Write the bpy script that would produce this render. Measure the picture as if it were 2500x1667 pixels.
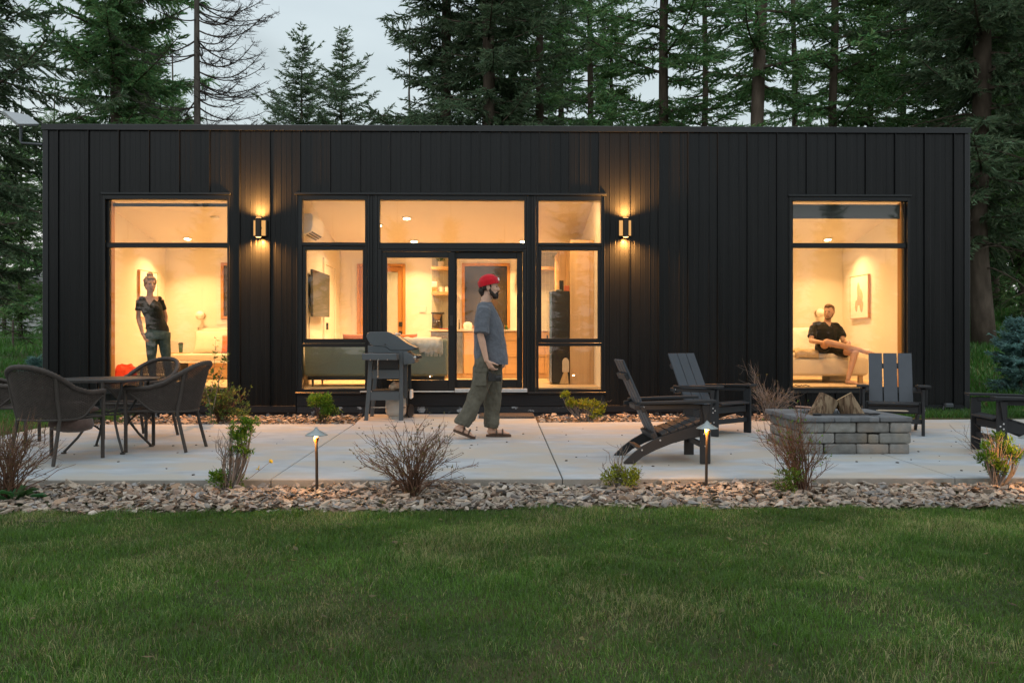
import bpy, bmesh, math, random
import numpy as np
from mathutils import Vector, Matrix, Euler, noise

SC = bpy.context.scene
COL = SC.collection
for o in list(bpy.data.objects):
    bpy.data.objects.remove(o)
rad = math.radians
RND = random.Random(11)

# ------------------------------------------------------------------ camera
F, CX, CY, YAW, CAMZ = 2200.0, 1250.0, 835.0, 0.0168, 1.06
cam_d = bpy.data.cameras.new('camera')
cam_d.sensor_width = 36.0
cam_d.lens = F / 2500.0 * 36.0
cam_d.shift_y = 0.0006
cam_d.clip_start = 0.05
cam_d.clip_end = 3000
cam = bpy.data.objects.new('camera', cam_d)
cam.location = (0, 0, CAMZ)
cam.rotation_euler = (rad(90), 0, -YAW)
COL.objects.link(cam)
SC.camera = cam

# ------------------------------------------------------------------ dusk sky
SUN_EL, SUN_ROT = 42.0, 200.0          # soft daylight left over above the photographer
wd = bpy.data.worlds.new('World')
SC.world = wd
wd.use_nodes = True
nt = wd.node_tree
nt.nodes.clear()
def wn(t, **k):
    n = nt.nodes.new(t)
    for a, b in k.items():
        setattr(n, a, b)
    return n
wout = wn('ShaderNodeOutputWorld')
wbg = wn('ShaderNodeBackground')
wbg.inputs['Strength'].default_value = 0.10
sky = wn('ShaderNodeTexSky', sky_type='NISHITA', sun_disc=False)
sky.sun_elevation = rad(SUN_EL)
sky.sun_rotation = rad(SUN_ROT)
sky.altitude = 900
sky.dust_density = 2.0
tc = wn('ShaderNodeTexCoord')
sp = wn('ShaderNodeSeparateXYZ')
nt.links.new(tc.outputs['Generated'], sp.inputs[0])
cr = wn('ShaderNodeValToRGB')
e = cr.color_ramp.elements
e[0].position, e[0].color = 0.0, (0.92, 0.89, 0.85, 1)
e[1].position, e[1].color = 0.12, (0.84, 0.845, 0.825, 1)
for p_, c_ in ((0.24, (0.58, 0.665, 0.68, 1)), (0.36, (0.58, 0.67, 0.71, 1)), (0.65, (0.80, 0.89, 0.94, 1)), (1.0, (1.0, 1.08, 1.14, 1))):
    q_ = cr.color_ramp.elements.new(p_)
    q_.color = c_
nt.links.new(sp.outputs['Z'], cr.inputs[0])
# thin evening cloud over the clear dusk sky
mp = wn('ShaderNodeMapping')
mp.inputs['Scale'].default_value = (1.6, 1.6, 5.5)
mp.inputs['Rotation'].default_value = (0, rad(-28), 0)
nz = wn('ShaderNodeTexNoise')
nz.inputs['Scale'].default_value = 1.7
nz.inputs['Detail'].default_value = 5
nt.links.new(tc.outputs['Generated'], mp.inputs[0])
nt.links.new(mp.outputs[0], nz.inputs['Vector'])
cr2 = wn('ShaderNodeValToRGB')
cr2.color_ramp.elements[0].position = 0.38
cr2.color_ramp.elements[0].color = (0.90, 0.905, 0.91, 1)
cr2.color_ramp.elements[1].position = 0.62
cr2.color_ramp.elements[1].color = (1.03, 1.02, 1.01, 1)
nt.links.new(nz.outputs['Fac'], cr2.inputs[0])
mul = wn('ShaderNodeMixRGB', blend_type='MULTIPLY')
mul.inputs[0].default_value = 1
nt.links.new(cr.outputs[0], mul.inputs[1])
nt.links.new(cr2.outputs[0], mul.inputs[2])
# one small grey cloud streak in the open patch of sky
def _vm(op, a, b=None):
    n = wn('ShaderNodeVectorMath', operation=op)
    for i_, q in enumerate((a, b)):
        if q is None: continue
        if isinstance(q, (tuple, Vector)): n.inputs[i_].default_value = tuple(q)
        else: nt.links.new(q, n.inputs[i_])
    return n.outputs['Value'] if op in ('DOT_PRODUCT', 'LENGTH') else n.outputs[0]
def _ma(op, a, b=None):
    n = wn('ShaderNodeMath', operation=op)
    for i_, q in enumerate((a, b)):
        if q is None: continue
        if isinstance(q, (int, float)): n.inputs[i_].default_value = q
        else: nt.links.new(q, n.inputs[i_])
    return n.outputs[0]
_cd = Vector((-0.264, 1.0, 0.318)).normalized()
_e1 = Vector((1, 0.20, -0.62)); _e1 = (_e1 - _cd * _e1.dot(_cd)).normalized(); _e2 = _cd.cross(_e1)
_w = _vm('NORMALIZE', tc.outputs['Generated'])
_wob = _ma('MULTIPLY', _ma('SUBTRACT', nz.outputs['Fac'], 0.5), 0.05)
_a = _ma('DIVIDE', _vm('DOT_PRODUCT', _w, _e1), 0.042)
_b = _ma('DIVIDE', _ma('ADD', _vm('DOT_PRODUCT', _w, _e2), _wob), 0.017)
_g = _ma('POWER', 2.718, _ma('MULTIPLY', _ma('ADD', _ma('MULTIPLY', _a, _a), _ma('MULTIPLY', _b, _b)), -1.0))
_fr = _ma('GREATER_THAN', _vm('DOT_PRODUCT', _w, _cd), 0.0)
_k = _ma('SUBTRACT', 1.0, _ma('MULTIPLY', _ma('MULTIPLY', _g, _fr), 0.15))
sc8 = wn('ShaderNodeMixRGB', blend_type='MULTIPLY')
sc8.inputs[0].default_value = 1
sc8.inputs[2].default_value = (12.4, 12.4, 12.4, 1)
_km = wn('ShaderNodeMixRGB', blend_type='MULTIPLY'); _km.inputs[0].default_value = 1
nt.links.new(mul.outputs[0], _km.inputs[1]); nt.links.new(_k, _km.inputs[2])
nt.links.new(_km.outputs[0], sc8.inputs[1])
mx = wn('ShaderNodeMixRGB', blend_type='MIX')
mx.inputs[0].default_value = 0.90
nt.links.new(sky.outputs[0], mx.inputs[1])
nt.links.new(sc8.outputs[0], mx.inputs[2])
nt.links.new(mx.outputs[0], wbg.inputs['Color'])
nt.links.new(wbg.outputs[0], wout.inputs['Surface'])

sun_d = bpy.data.lights.new('sun', 'SUN')
sun_d.energy = 0.40
sun_d.angle = rad(60)
sun_d.color = (1.0, 0.97, 0.93)
sun = bpy.data.objects.new('sun', sun_d)
# very wide and weak: the open evening sky over the lawn
_d = Vector((math.sin(rad(SUN_ROT)) * math.cos(rad(SUN_EL)), math.cos(rad(SUN_ROT)) * math.cos(rad(SUN_EL)), math.sin(rad(SUN_EL))))
sun.rotation_euler = _d.to_track_quat('Z', 'Y').to_euler()
sun.location = (12, 20, 30)
COL.objects.link(sun)

vs = SC.view_settings
vs.view_transform = 'Standard'
vs.look = 'None'
vs.exposure = 0.0
vs.gamma = 1.0
vs.use_curve_mapping = False
SC.render.engine = 'CYCLES'
SC.cycles.use_denoising = True
try:
    SC.cycles.denoiser = 'OPENIMAGEDENOISE'
except Exception:
    pass
SC.cycles.max_bounces = 10
SC.cycles.diffuse_bounces = 5
SC.cycles.transparent_max_bounces = 24
SC.cycles.caustics_reflective = False
SC.cycles.caustics_refractive = False
SC.cycles.sample_clamp_indirect = 6.0

# ------------------------------------------------------------------ survey helpers (points measured against the camera, each at its real distance)
SLOPE, FY = 0.0132, 13.33              # the patio falls gently away from the facade at y = FY
CT, ST = math.cos(YAW), math.sin(YAW)
def zp(y):
    return SLOPE * (y - FY)
def ray(px, py):
    u = (px - CX) / F
    return Vector((CT * u + ST, CT - ST * u, (CY - py) / F))
def at(px, py, y):
    d = ray(px, py)
    return Vector((0, 0, CAMZ)) + d * (y / d.y)
def gnd(px, py, off=0.0):
    d = ray(px, py)
    t = (CAMZ + SLOPE * FY - off) / (SLOPE * d.y - d.z)
    return Vector((0, 0, CAMZ)) + d * t
def ceil_at(px, py):
    d = ray(px, py)
    t = (5.905 - CAMZ) / (d.z + 0.173 * d.y)
    return Vector((0, 0, CAMZ)) + d * t
def ceil_z(y):
    return 5.905 - 0.173 * y
def X(px, y=FY):
    return at(px, CY, y).x
def Z(py, px=1250, y=FY):
    return at(px, py, y).z
def sstep(a, b, x):
    t = np.clip((np.asarray(x, float) - a) / (b - a), 0, 1)
    return t * t * (3 - 2 * t)
def ground_z(x, y):
    x = np.asarray(x, float); y = np.asarray(y, float)
    z = np.full(np.broadcast(x, y).shape, -0.235) + 0.0 * x
    front = -0.235 + 0.012 * y
    z = np.where(y < 13, np.minimum(front, -0.145), -0.145)
    z = z + 0.165 * sstep(9.5, 13.0, y) * sstep(4.9, 5.6, np.abs(x + 0.1) ) * 0.85
    right = 0.145 * np.clip(y - 14.3, 0, 16) * sstep(6.0, 9.5, x)
    left = 0.052 * np.clip(y - 14.3, 0, 26) * (1 - sstep(6.0, 9.5, x))
    z = z + right + left
    z = z + sstep(45, 200, y) * 3.0
    z = z + 0.05 * np.sin(x * 0.9 + 1.0) * np.sin(y * 0.7) * sstep(14, 20, y)
    z = z + 0.018 * np.sin(x * 1.7 + 0.6 * y) * np.sin(y * 1.3 + 0.4) * (1 - sstep(6.0, 6.6, y))
    z = z + 0.05 * np.exp(-(((x - 1.75) / 0.45) ** 2 + ((y - 4.35) / 0.22) ** 2))
    return z

# ------------------------------------------------------------------ object helpers
def off(o):
    v = Vector((0, 0, 0))
    while o is not None:
        v += Vector(o.location)
        o = o.parent
    return v
def tag(o, label=None, cat=None, group=None, kind=None):
    if label: o['label'] = label
    if cat: o['category'] = cat
    if group: o['group'] = group
    if kind: o['kind'] = kind
    return o
def thing(name, label, cat, loc=(0, 0, 0), rotz=0.0, group=None):
    o = bpy.data.objects.new(name, None)
    o.empty_display_size = 0.1
    COL.objects.link(o)
    o.location = loc
    o.rotation_euler = (0, 0, rotz)
    return tag(o, label, cat, group)
def link_mesh(name, me, parent=None):
    o = bpy.data.objects.new(name, me)
    COL.objects.link(o)
    if parent is not None:
        o.parent = parent
    return o
def kids(o):
    return [c for c in bpy.data.objects if c.parent == o]
def copy_tree(o, parent=None, table=None):
    if table is None:
        table = {}
        for c in bpy.data.objects:
            if c.parent: table.setdefault(c.parent.name, []).append(c)
    c = o.copy()
    COL.objects.link(c)
    c.parent = parent
    for ch in table.get(o.name, []):
        copy_tree(ch, c, table)
    return c
def stuff(o, label=None):
    o['kind'] = 'stuff'
    if label: o['label'] = label
    return o

class MB:
    """collects simple shapes, links them as one mesh"""
    def __init__(s):
        s.v, s.f, s.mi = [], [], []
    def add(s, vs_, fs, mi=0, M=None):
        b = len(s.v)
        if M is not None:
            vs_ = [M @ Vector(p) for p in vs_]
        s.v.extend([tuple(p) for p in vs_])
        s.f.extend([tuple(b + i for i in f) for f in fs])
        s.mi.extend([mi] * len(fs))
        return s
    def box(s, x0, x1, y0, y1, z0, z1, mi=0, M=None):
        v = [(x0, y0, z0), (x1, y0, z0), (x1, y1, z0), (x0, y1, z0), (x0, y0, z1), (x1, y0, z1), (x1, y1, z1), (x0, y1, z1)]
        return s.add(v, [(0, 3, 2, 1), (4, 5, 6, 7), (0, 1, 5, 4), (1, 2, 6, 5), (2, 3, 7, 6), (3, 0, 4, 7)], mi, M)
    def bar(s, p, q, w, h, up=(0, 0, 1), mi=0):
        p, q, up = Vector(p), Vector(q), Vector(up)
        d = (q - p).normalized()
        a = d.cross(up).normalized() * (w / 2)
        b = a.cross(d).normalized() * (h / 2)
        v = [p - a - b, p + a - b, p + a + b, p - a + b, q - a - b, q + a - b, q + a + b, q - a + b]
        return s.add(v, [(0, 1, 2, 3), (7, 6, 5, 4), (0, 4, 5, 1), (1, 5, 6, 2), (2, 6, 7, 3), (3, 7, 4, 0)], mi)
    def tube(s, pts, r, n=8, mi=0, closed=False):
        pts = [Vector(p) for p in pts]
        k = len(pts)
        rs = r if isinstance(r, (list, tuple)) else [r] * k
        T = []
        for i in range(k):
            if closed:
                t = pts[(i + 1) % k] - pts[(i - 1) % k]
            else:
                t = pts[min(i + 1, k - 1)] - pts[max(i - 1, 0)]
            T.append(t.normalized() if t.length > 1e-9 else Vector((0, 0, 1)))
        a = T[0].orthogonal().normalized()
        vs_, fs = [], []
        for i in range(k):
            a = (a - T[i] * a.dot(T[i])).normalized()
            b = T[i].cross(a)
            for j in range(n):
                th = 2 * math.pi * j / n
                vs_.append(pts[i] + (a * math.cos(th) + b * math.sin(th)) * rs[i])
        m = k if closed else k - 1
        for i in range(m):
            i2 = (i + 1) % k
            for j in range(n):
                fs.append((i * n + j, i * n + (j + 1) % n, i2 * n + (j + 1) % n, i2 * n + j))
        if not closed:
            fs.append(tuple(range(n - 1, -1, -1)))
            fs.append(tuple((k - 1) * n + j for j in range(n)))
        return s.add(vs_, fs, mi)
    def lathe(s, prof, c=(0, 0, 0), n=20, mi=0, M=None):
        vs_, fs = [], []
        c = Vector(c)
        k = len(prof)
        for r_, z_ in prof:
            for j in range(n):
                th = 2 * math.pi * j / n
                vs_.append(c + Vector((r_ * math.cos(th), r_ * math.sin(th), z_)))
        for i in range(k - 1):
            for j in range(n):
                fs.append((i * n + j, i * n + (j + 1) % n, (i + 1) * n + (j + 1) % n, (i + 1) * n + j))
        fs.append(tuple(range(n - 1, -1, -1)))
        fs.append(tuple((k - 1) * n + j for j in range(n)))
        return s.add(vs_, fs, mi, M)
    def prism(s, poly, a, b, plane='xz', mi=0, M=None):
        n = len(poly)
        area = sum(poly[i][0] * poly[(i + 1) % n][1] - poly[(i + 1) % n][0] * poly[i][1] for i in range(n))
        if area < 0: poly = poly[::-1]
        def pt(p, t):
            if plane == 'xz': return (p[0], t, p[1])
            if plane == 'yz': return (t, p[0], p[1])
            return (p[0], p[1], t)
        v = [pt(p, a) for p in poly] + [pt(p, b) for p in poly]
        fs = [tuple(range(n)), tuple(range(2 * n - 1, n - 1, -1))]
        for i in range(n):
            j = (i + 1) % n
            fs.append((i, n + i, n + j, j))
        if plane in ('yz', 'xy'):
            fs = [tuple(reversed(f)) for f in fs]
        return s.add(v, fs, mi, M)
    def ell(s, c, r, n=12, mi=0, M=None, rot=None):
        if not hasattr(r, '__len__'): r = (r, r, r)
        vs_, fs = [], []
        m = max(6, n * 2 // 3)
        Rm = Euler(rot).to_matrix() if rot else None
        c = Vector(c)
        for i in range(1, m):
            ph = math.pi * i / m
            for j in range(n):
                th = 2 * math.pi * j / n
                p = Vector((r[0] * math.sin(ph) * math.cos(th), r[1] * math.sin(ph) * math.sin(th), r[2] * math.cos(ph)))
                if Rm: p = Rm @ p
                vs_.append(c + p)
        t = Vector((0, 0, r[2])); 
        if Rm: t = Rm @ t
        vs_.append(c + t); vs_.append(c - t)
        a, b = len(vs_) - 2, len(vs_) - 1
        for i in range(m - 2):
            for j in range(n):
                fs.append((i * n + j, (i + 1) * n + j, (i + 1) * n + (j + 1) % n, i * n + (j + 1) % n))
        for j in range(n):
            fs.append((a, j, (j + 1) % n))
            fs.append((b, (m - 2) * n + (j + 1) % n, (m - 2) * n + j))
        return s.add(vs_, fs, mi, M)
    def cap(s, p, q, r0, r1, n=12, mi=0):
        p, q = Vector(p), Vector(q)
        L = (q - p).length
        if L < 1e-6:
            return s.ell(p, max(r0, r1), n, mi)
        d = (q - p) / L
        pts, rs = [], []
        for k in range(5):
            a = math.pi / 2 * k / 4
            pts.append(p - d * r0 * math.cos(a) * 0.999); rs.append(max(r0 * math.sin(a), 1e-4))
        for k in range(5):
            a = math.pi / 2 * k / 4
            pts.append(q + d * r1 * math.sin(a)); rs.append(max(r1 * math.cos(a), 1e-4))
        return s.tube(pts, rs, n, mi)
    def loft(s, rings, n=20, mi=0):
        """rings: (centre, radius_x, radius_y[, power]) stacked roughly along z, horizontal rings"""
        vs_, fs = [], []
        for c, rx, ry in rings:
            for j in range(n):
                th = 2 * math.pi * j / n
                vs_.append((c[0] + rx * math.cos(th), c[1] + ry * math.sin(th), c[2]))
        k = len(rings)
        up = rings[-1][0][2] > rings[0][0][2]
        for i in range(k - 1):
            for j in range(n):
                f = (i * n + j, i * n + (j + 1) % n, (i + 1) * n + (j + 1) % n, (i + 1) * n + j)
                fs.append(f if up else f[::-1])
        f0, f1 = tuple(range(n - 1, -1, -1)), tuple((k - 1) * n + j for j in range(n))
        fs += [f0, f1] if up else [f0[::-1], f1[::-1]]
        return s.add(vs_, fs, mi)
    def mesh(s, name, mats, o=None, bevel=0.0, seg=1, smooth=None):
        vv = s.v if o is None else [(p[0] - o[0], p[1] - o[1], p[2] - o[2]) for p in s.v]
        me = bpy.data.meshes.new(name)
        me.from_pydata(vv, [], s.f)
        for m_ in (mats if isinstance(mats, (list, tuple)) else [mats]):
            me.materials.append(m_)
        if any(s.mi):
            me.polygons.foreach_set('material_index', s.mi)
        if bevel > 0:
            bm = bmesh.new(); bm.from_mesh(me)
            es = [e_ for e_ in bm.edges if len(e_.link_faces) == 2 and e_.calc_face_angle(0) > 0.5]
            bmesh.ops.bevel(bm, geom=es, offset=bevel, segments=seg, affect='EDGES', profile=0.5, clamp_overlap=True)
            bm.to_mesh(me); bm.free()
        if smooth is not None:
            me.polygons.foreach_set('use_smooth', [True] * len(me.polygons))
            if smooth < 3.1:
                me.set_sharp_from_angle(angle=smooth)
        me.update()
        return me
    def build(s, name, mats, parent=None, world=True, bevel=0.0, seg=1, smooth=None):
        o = off(parent) if (world and parent is not None) else None
        return link_mesh(name, s.mesh(name, mats, o, bevel, seg, smooth), parent)

def solo(mb, name, mats, label, cat, group=None, bevel=0.0, seg=1, smooth=None, base=None):
    """a thing that is one mesh, origin at its base"""
    vs_ = np.array(mb.v)
    if base is None:
        base = ((vs_[:, 0].min() + vs_[:, 0].max()) / 2, (vs_[:, 1].min() + vs_[:, 1].max()) / 2, vs_[:, 2].min())
    o = link_mesh(name, mb.mesh(name, mats, base, bevel, seg, smooth))
    o.location = base
    return tag(o, label, cat, group)

# ------------------------------------------------------------------ materials
MATS = {}
def M(name, col, rough=0.6, metal=0.0, var=0.12, scale=9.0, bump=0.0, bscale=60.0, spec=0.4, col2=None, c2=(0.45, 0.62),
      stretch=(1, 1, 1), rnd=0.0, coat=0.0, island=0.0, rnd_hue=0.0, coords='Object', sheen=0.0, detail=6, sss=0.0):
    m = bpy.data.materials.new(name)
    m.use_nodes = True
    t = m.node_tree
    b = t.nodes['Principled BSDF']
    L = t.links.new
    tcn = t.nodes.new('ShaderNodeTexCoord')
    mpn = t.nodes.new('ShaderNodeMapping')
    mpn.inputs['Scale'].default_value = stretch
    L(tcn.outputs[coords], mpn.inputs[0])
    n = t.nodes.new('ShaderNodeTexNoise')
    n.inputs['Scale'].default_value = scale
    n.inputs['Detail'].default_value = detail
    L(mpn.outputs[0], n.inputs['Vector'])
    r = t.nodes.new('ShaderNodeValToRGB')
    r.color_ramp.elements[0].position = 0.25
    r.color_ramp.elements[1].position = 0.75
    r.color_ramp.elements[0].color = tuple(c * (1 - var) for c in col) + (1,)
    r.color_ramp.elements[1].color = tuple(min(1, c * (1 + var)) for c in col) + (1,)
    L(n.outputs['Fac'], r.inputs[0])
    out = r.outputs[0]
    if col2 is not None:
        n2 = t.nodes.new('ShaderNodeTexNoise')
        n2.inputs['Scale'].default_value = scale * 0.37
        n2.inputs['Detail'].default_value = 5
        L(mpn.outputs[0], n2.inputs['Vector'])
        mr = t.nodes.new('ShaderNodeMapRange')
        mr.inputs[1].default_value, mr.inputs[2].default_value = c2
        L(n2.outputs['Fac'], mr.inputs[0])
        mx_ = t.nodes.new('ShaderNodeMixRGB')
        L(mr.outputs[0], mx_.inputs[0]); L(out, mx_.inputs[1])
        mx_.inputs[2].default_value = tuple(col2) + (1,)
        out = mx_.outputs[0]
    if rnd or island or rnd_hue:
        if island:
            gi = t.nodes.new('ShaderNodeNewGeometry'); src = gi.outputs['Random Per Island']
        else:
            gi = t.nodes.new('ShaderNodeObjectInfo'); src = gi.outputs['Random']
        hs = t.nodes.new('ShaderNodeHueSaturation')
        a = rnd or island
        mr2 = t.nodes.new('ShaderNodeMapRange')
        mr2.inputs[3].default_value, mr2.inputs[4].default_value = 1 - a, 1 + a
        L(src, mr2.inputs[0]); L(mr2.outputs[0], hs.inputs['Value'])
        if rnd_hue:
            ml = t.nodes.new('ShaderNodeMath'); ml.operation = 'MULTIPLY'; ml.inputs[1].default_value = 7.31
            fr = t.nodes.new('ShaderNodeMath'); fr.operation = 'FRACT'
            mr3 = t.nodes.new('ShaderNodeMapRange')
            mr3.inputs[3].default_value, mr3.inputs[4].default_value = 0.5 - rnd_hue, 0.5 + rnd_hue
            L(src, ml.inputs[0]); L(ml.outputs[0], fr.inputs[0]); L(fr.outputs[0], mr3.inputs[0]); L(mr3.outputs[0], hs.inputs['Hue'])
        L(out, hs.inputs['Color'])
        out = hs.outputs[0]
    L(out, b.inputs['Base Color'])
    b.inputs['Roughness'].default_value = rough
    b.inputs['Metallic'].default_value = metal
    b.inputs['Specular IOR Level'].default_value = spec
    if coat: b.inputs['Coat Weight'].default_value = coat
    if sheen: b.inputs['Sheen Weight'].default_value = sheen
    if sss:
        b.inputs['Subsurface Weight'].default_value = sss
        b.inputs['Subsurface Radius'].default_value = (0.02, 0.008, 0.004)
    if bump:
        nb = t.nodes.new('ShaderNodeTexNoise')
        nb.inputs['Scale'].default_value = bscale
        nb.inputs['Detail'].default_value = 6
        L(mpn.outputs[0], nb.inputs['Vector'])
        bp = t.nodes.new('ShaderNodeBump')
        bp.inputs['Strength'].default_value = bump
        bp.inputs['Distance'].default_value = 0.02
        L(nb.outputs['Fac'], bp.inputs['Height'])
        L(bp.outputs[0], b.inputs['Normal'])
    MATS[name] = m
    return m
def translucent(m, fac=.3, gain=1.3):
    """thin leaves let some of the light from behind through"""
    t = m.node_tree; b = t.nodes['Principled BSDF']
    o = [n for n in t.nodes if n.type == 'OUTPUT_MATERIAL'][0]
    src = b.inputs['Base Color'].links[0].from_socket
    tl = t.nodes.new('ShaderNodeBsdfTranslucent'); mxs = t.nodes.new('ShaderNodeMixShader'); mxs.inputs[0].default_value = fac
    hs = t.nodes.new('ShaderNodeHueSaturation'); hs.inputs['Value'].default_value = gain; hs.inputs['Saturation'].default_value = 1.15
    t.links.new(src, hs.inputs['Color']); t.links.new(hs.outputs[0], tl.inputs[0])
    t.links.new(b.outputs[0], mxs.inputs[1]); t.links.new(tl.outputs[0], mxs.inputs[2]); t.links.new(mxs.outputs[0], o.inputs[0])
    return m
def emis(name, col, strength, base=(0.8, 0.8, 0.8)):
    m = bpy.data.materials.new(name)
    m.use_nodes = True
    b = m.node_tree.nodes['Principled BSDF']
    b.inputs['Base Color'].default_value = tuple(base) + (1,)
    b.inputs['Emission Color'].default_value = tuple(col) + (1,)
    b.inputs['Emission Strength'].default_value = strength
    return m
def glass_mat(name, tint=(0.97, 0.98, 0.97), base=0.045, power=5.0):
    m = bpy.data.materials.new(name)
    m.use_nodes = True
    t = m.node_tree
    t.nodes.clear()
    o = t.nodes.new('ShaderNodeOutputMaterial')
    mxs = t.nodes.new('ShaderNodeMixShader')
    tr = t.nodes.new('ShaderNodeBsdfTransparent'); tr.inputs[0].default_value = tint + (1,)
    gl = t.nodes.new('ShaderNodeBsdfGlossy'); gl.inputs['Roughness'].default_value = 0.01
    lw = t.nodes.new('ShaderNodeLayerWeight'); lw.inputs[0].default_value = 0.5
    pw = t.nodes.new('ShaderNodeMath'); pw.operation = 'POWER'; pw.inputs[1].default_value = power
    ma = t.nodes.new('ShaderNodeMath'); ma.operation = 'MULTIPLY_ADD'; ma.inputs[1].default_value = 0.9; ma.inputs[2].default_value = base
    L = t.links.new
    L(lw.outputs['Facing'], pw.inputs[0]); L(pw.outputs[0], ma.inputs[0]); L(ma.outputs[0], mxs.inputs[0])
    L(tr.outputs[0], mxs.inputs[1]); L(gl.outputs[0], mxs.inputs[2]); L(mxs.outputs[0], o.inputs[0])
    return m
def wood(name, col, dark=0.6, rough=0.5, axis='z', scale=14.0, rnd=0.0):
    st = {'x': (0.06, 1, 1), 'y': (1, 0.06, 1), 'z': (1, 1, 0.06)}[axis]
    return M(name, col, rough=rough, var=1 - dark, scale=scale, stretch=st, bump=0.08, bscale=scale * 2, rnd=rnd)

WARM = (1.0, 0.57, 0.23)
def lamp(name, kind, loc, power, size=0.08, color=WARM, parent=None, rot=None, spot=None, blend=0.5, spread=180):
    d = bpy.data.lights.new(name, kind)
    d.energy = power
    d.color = color
    if kind == 'AREA':
        d.shape = 'DISK'; d.size = size; d.spread = rad(spread)
    else:
        d.shadow_soft_size = size
    if kind == 'SPOT':
        d.spot_size = rad(spot or 120); d.spot_blend = blend
    o = bpy.data.objects.new(name, d)
    COL.objects.link(o)
    if parent is not None:
        o.parent = parent
        o.location = Vector(loc) - off(parent)
    else:
        o.location = loc
    if rot: o.rotation_euler = rot
    return o
def remeshed(mb, name, mats, parent, voxel=0.008, smooth=4, factor=0.5, rough=0.0, rscale=9.0, world=False, cuts=(), drop=None):
    """union of overlapping closed shapes as one continuous skin"""
    tmp = mb.build(name + '_tmp', mats, None, smooth=3.14)
    a = tmp.modifiers.new('r', 'REMESH'); a.mode = 'VOXEL'; a.voxel_size = voxel
    if smooth:
        b = tmp.modifiers.new('s', 'SMOOTH'); b.factor = factor; b.iterations = smooth
    dg = bpy.context.evaluated_depsgraph_get()
    me = bpy.data.meshes.new_from_object(tmp.evaluated_get(dg))
    me.name = name
    bpy.data.objects.remove(tmp)
    if not me.materials:
        for m_ in (mats if isinstance(mats, (list, tuple)) else [mats]): me.materials.append(m_)
    if cuts:                                        # open hems: cut the closed shape with planes (point, normal of the side to drop)
        bm = bmesh.new(); bm.from_mesh(me)
        for pt, no_, rr_ in cuts:
            pt, no_ = Vector(pt), Vector(no_).normalized()
            gm = [v for v in bm.verts if (v.co - pt).length < rr_]
            gs = set(gm)
            ge = [e_ for e_ in bm.edges if e_.verts[0] in gs and e_.verts[1] in gs]
            gf = [f for f in bm.faces if all(v in gs for v in f.verts)]
            bmesh.ops.bisect_plane(bm, geom=gm + ge + gf, plane_co=pt, plane_no=no_, clear_outer=True)
        bm.to_mesh(me); bm.free()
    if drop:                                        # neck opening
        bm = bmesh.new(); bm.from_mesh(me)
        bmesh.ops.delete(bm, geom=[v for v in bm.verts if drop(v.co)], context='VERTS')
        bm.to_mesh(me); bm.free()
    n = len(me.vertices)
    co = np.empty(n * 3); me.vertices.foreach_get('co', co)
    co = co.reshape(-1, 3)
    if rough:
        no = np.empty(n * 3); me.vertices.foreach_get('normal', no); no = no.reshape(-1, 3)
        dsp = np.array([noise.fractal(Vector((p[0] * rscale, p[1] * rscale, p[2] * rscale * 0.6)), 1.0, 2.0, 3) for p in co])
        co = co + no * (dsp * rough)[:, None]
    if world and parent is not None:
        co = co - np.array(off(parent))[None, :]
    me.vertices.foreach_set('co', co.ravel())
    me.polygons.foreach_set('use_smooth', [True] * len(me.polygons))
    me.update()
    return link_mesh(name, me, parent)
# ================================================================== MATERIALS OF THE SETTING
def stone_mat(name, island):
    m = bpy.data.materials.new(name); m.use_nodes = True
    t = m.node_tree; L = t.links.new; b = t.nodes['Principled BSDF']
    src = (t.nodes.new('ShaderNodeNewGeometry').outputs['Random Per Island'] if island else t.nodes.new('ShaderNodeObjectInfo').outputs['Random'])
    r = t.nodes.new('ShaderNodeValToRGB')
    cols = [(0.0, (.27, .21, .16)), (.12, (.42, .36, .29)), (.26, (.17, .115, .085)), (.38, (.34, .30, .26)), (.50, (.46, .38, .29)), (.60, (.15, .15, .15)), (.70, (.36, .24, .16)), (.82, (.27, .27, .27)), (.91, (.24, .17, .12)), (1.0, (.55, .49, .42))]
    e_ = r.color_ramp.elements
    e_[0].position, e_[0].color = cols[0][0], cols[0][1] + (1,)
    e_[1].position, e_[1].color = cols[-1][0], cols[-1][1] + (1,)
    for p_, c_ in cols[1:-1]:
        q_ = e_.new(p_); q_.color = c_ + (1,)
    L(src, r.inputs[0])
    tcn = t.nodes.new('ShaderNodeTexCoord'); n = t.nodes.new('ShaderNodeTexNoise')
    n.inputs['Scale'].default_value = 34; n.inputs['Detail'].default_value = 7
    L(tcn.outputs['Object'], n.inputs['Vector'])
    mr = t.nodes.new('ShaderNodeMapRange'); mr.inputs[1].default_value, mr.inputs[2].default_value = .3, .7
    mr.inputs[3].default_value, mr.inputs[4].default_value = .65, 1.25
    L(n.outputs['Fac'], mr.inputs[0])
    hs = t.nodes.new('ShaderNodeHueSaturation'); L(mr.outputs[0], hs.inputs['Value']); L(r.outputs[0], hs.inputs['Color'])
    L(hs.outputs[0], b.inputs['Base Color']); b.inputs['Roughness'].default_value = .85
    b.inputs['Specular IOR Level'].default_value = .2
    bp = t.nodes.new('ShaderNodeBump'); bp.inputs['Strength'].default_value = .35; bp.inputs['Distance'].default_value = .01
    L(n.outputs['Fac'], bp.inputs['Height']); L(bp.outputs[0], b.inputs['Normal'])
    return m
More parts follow.
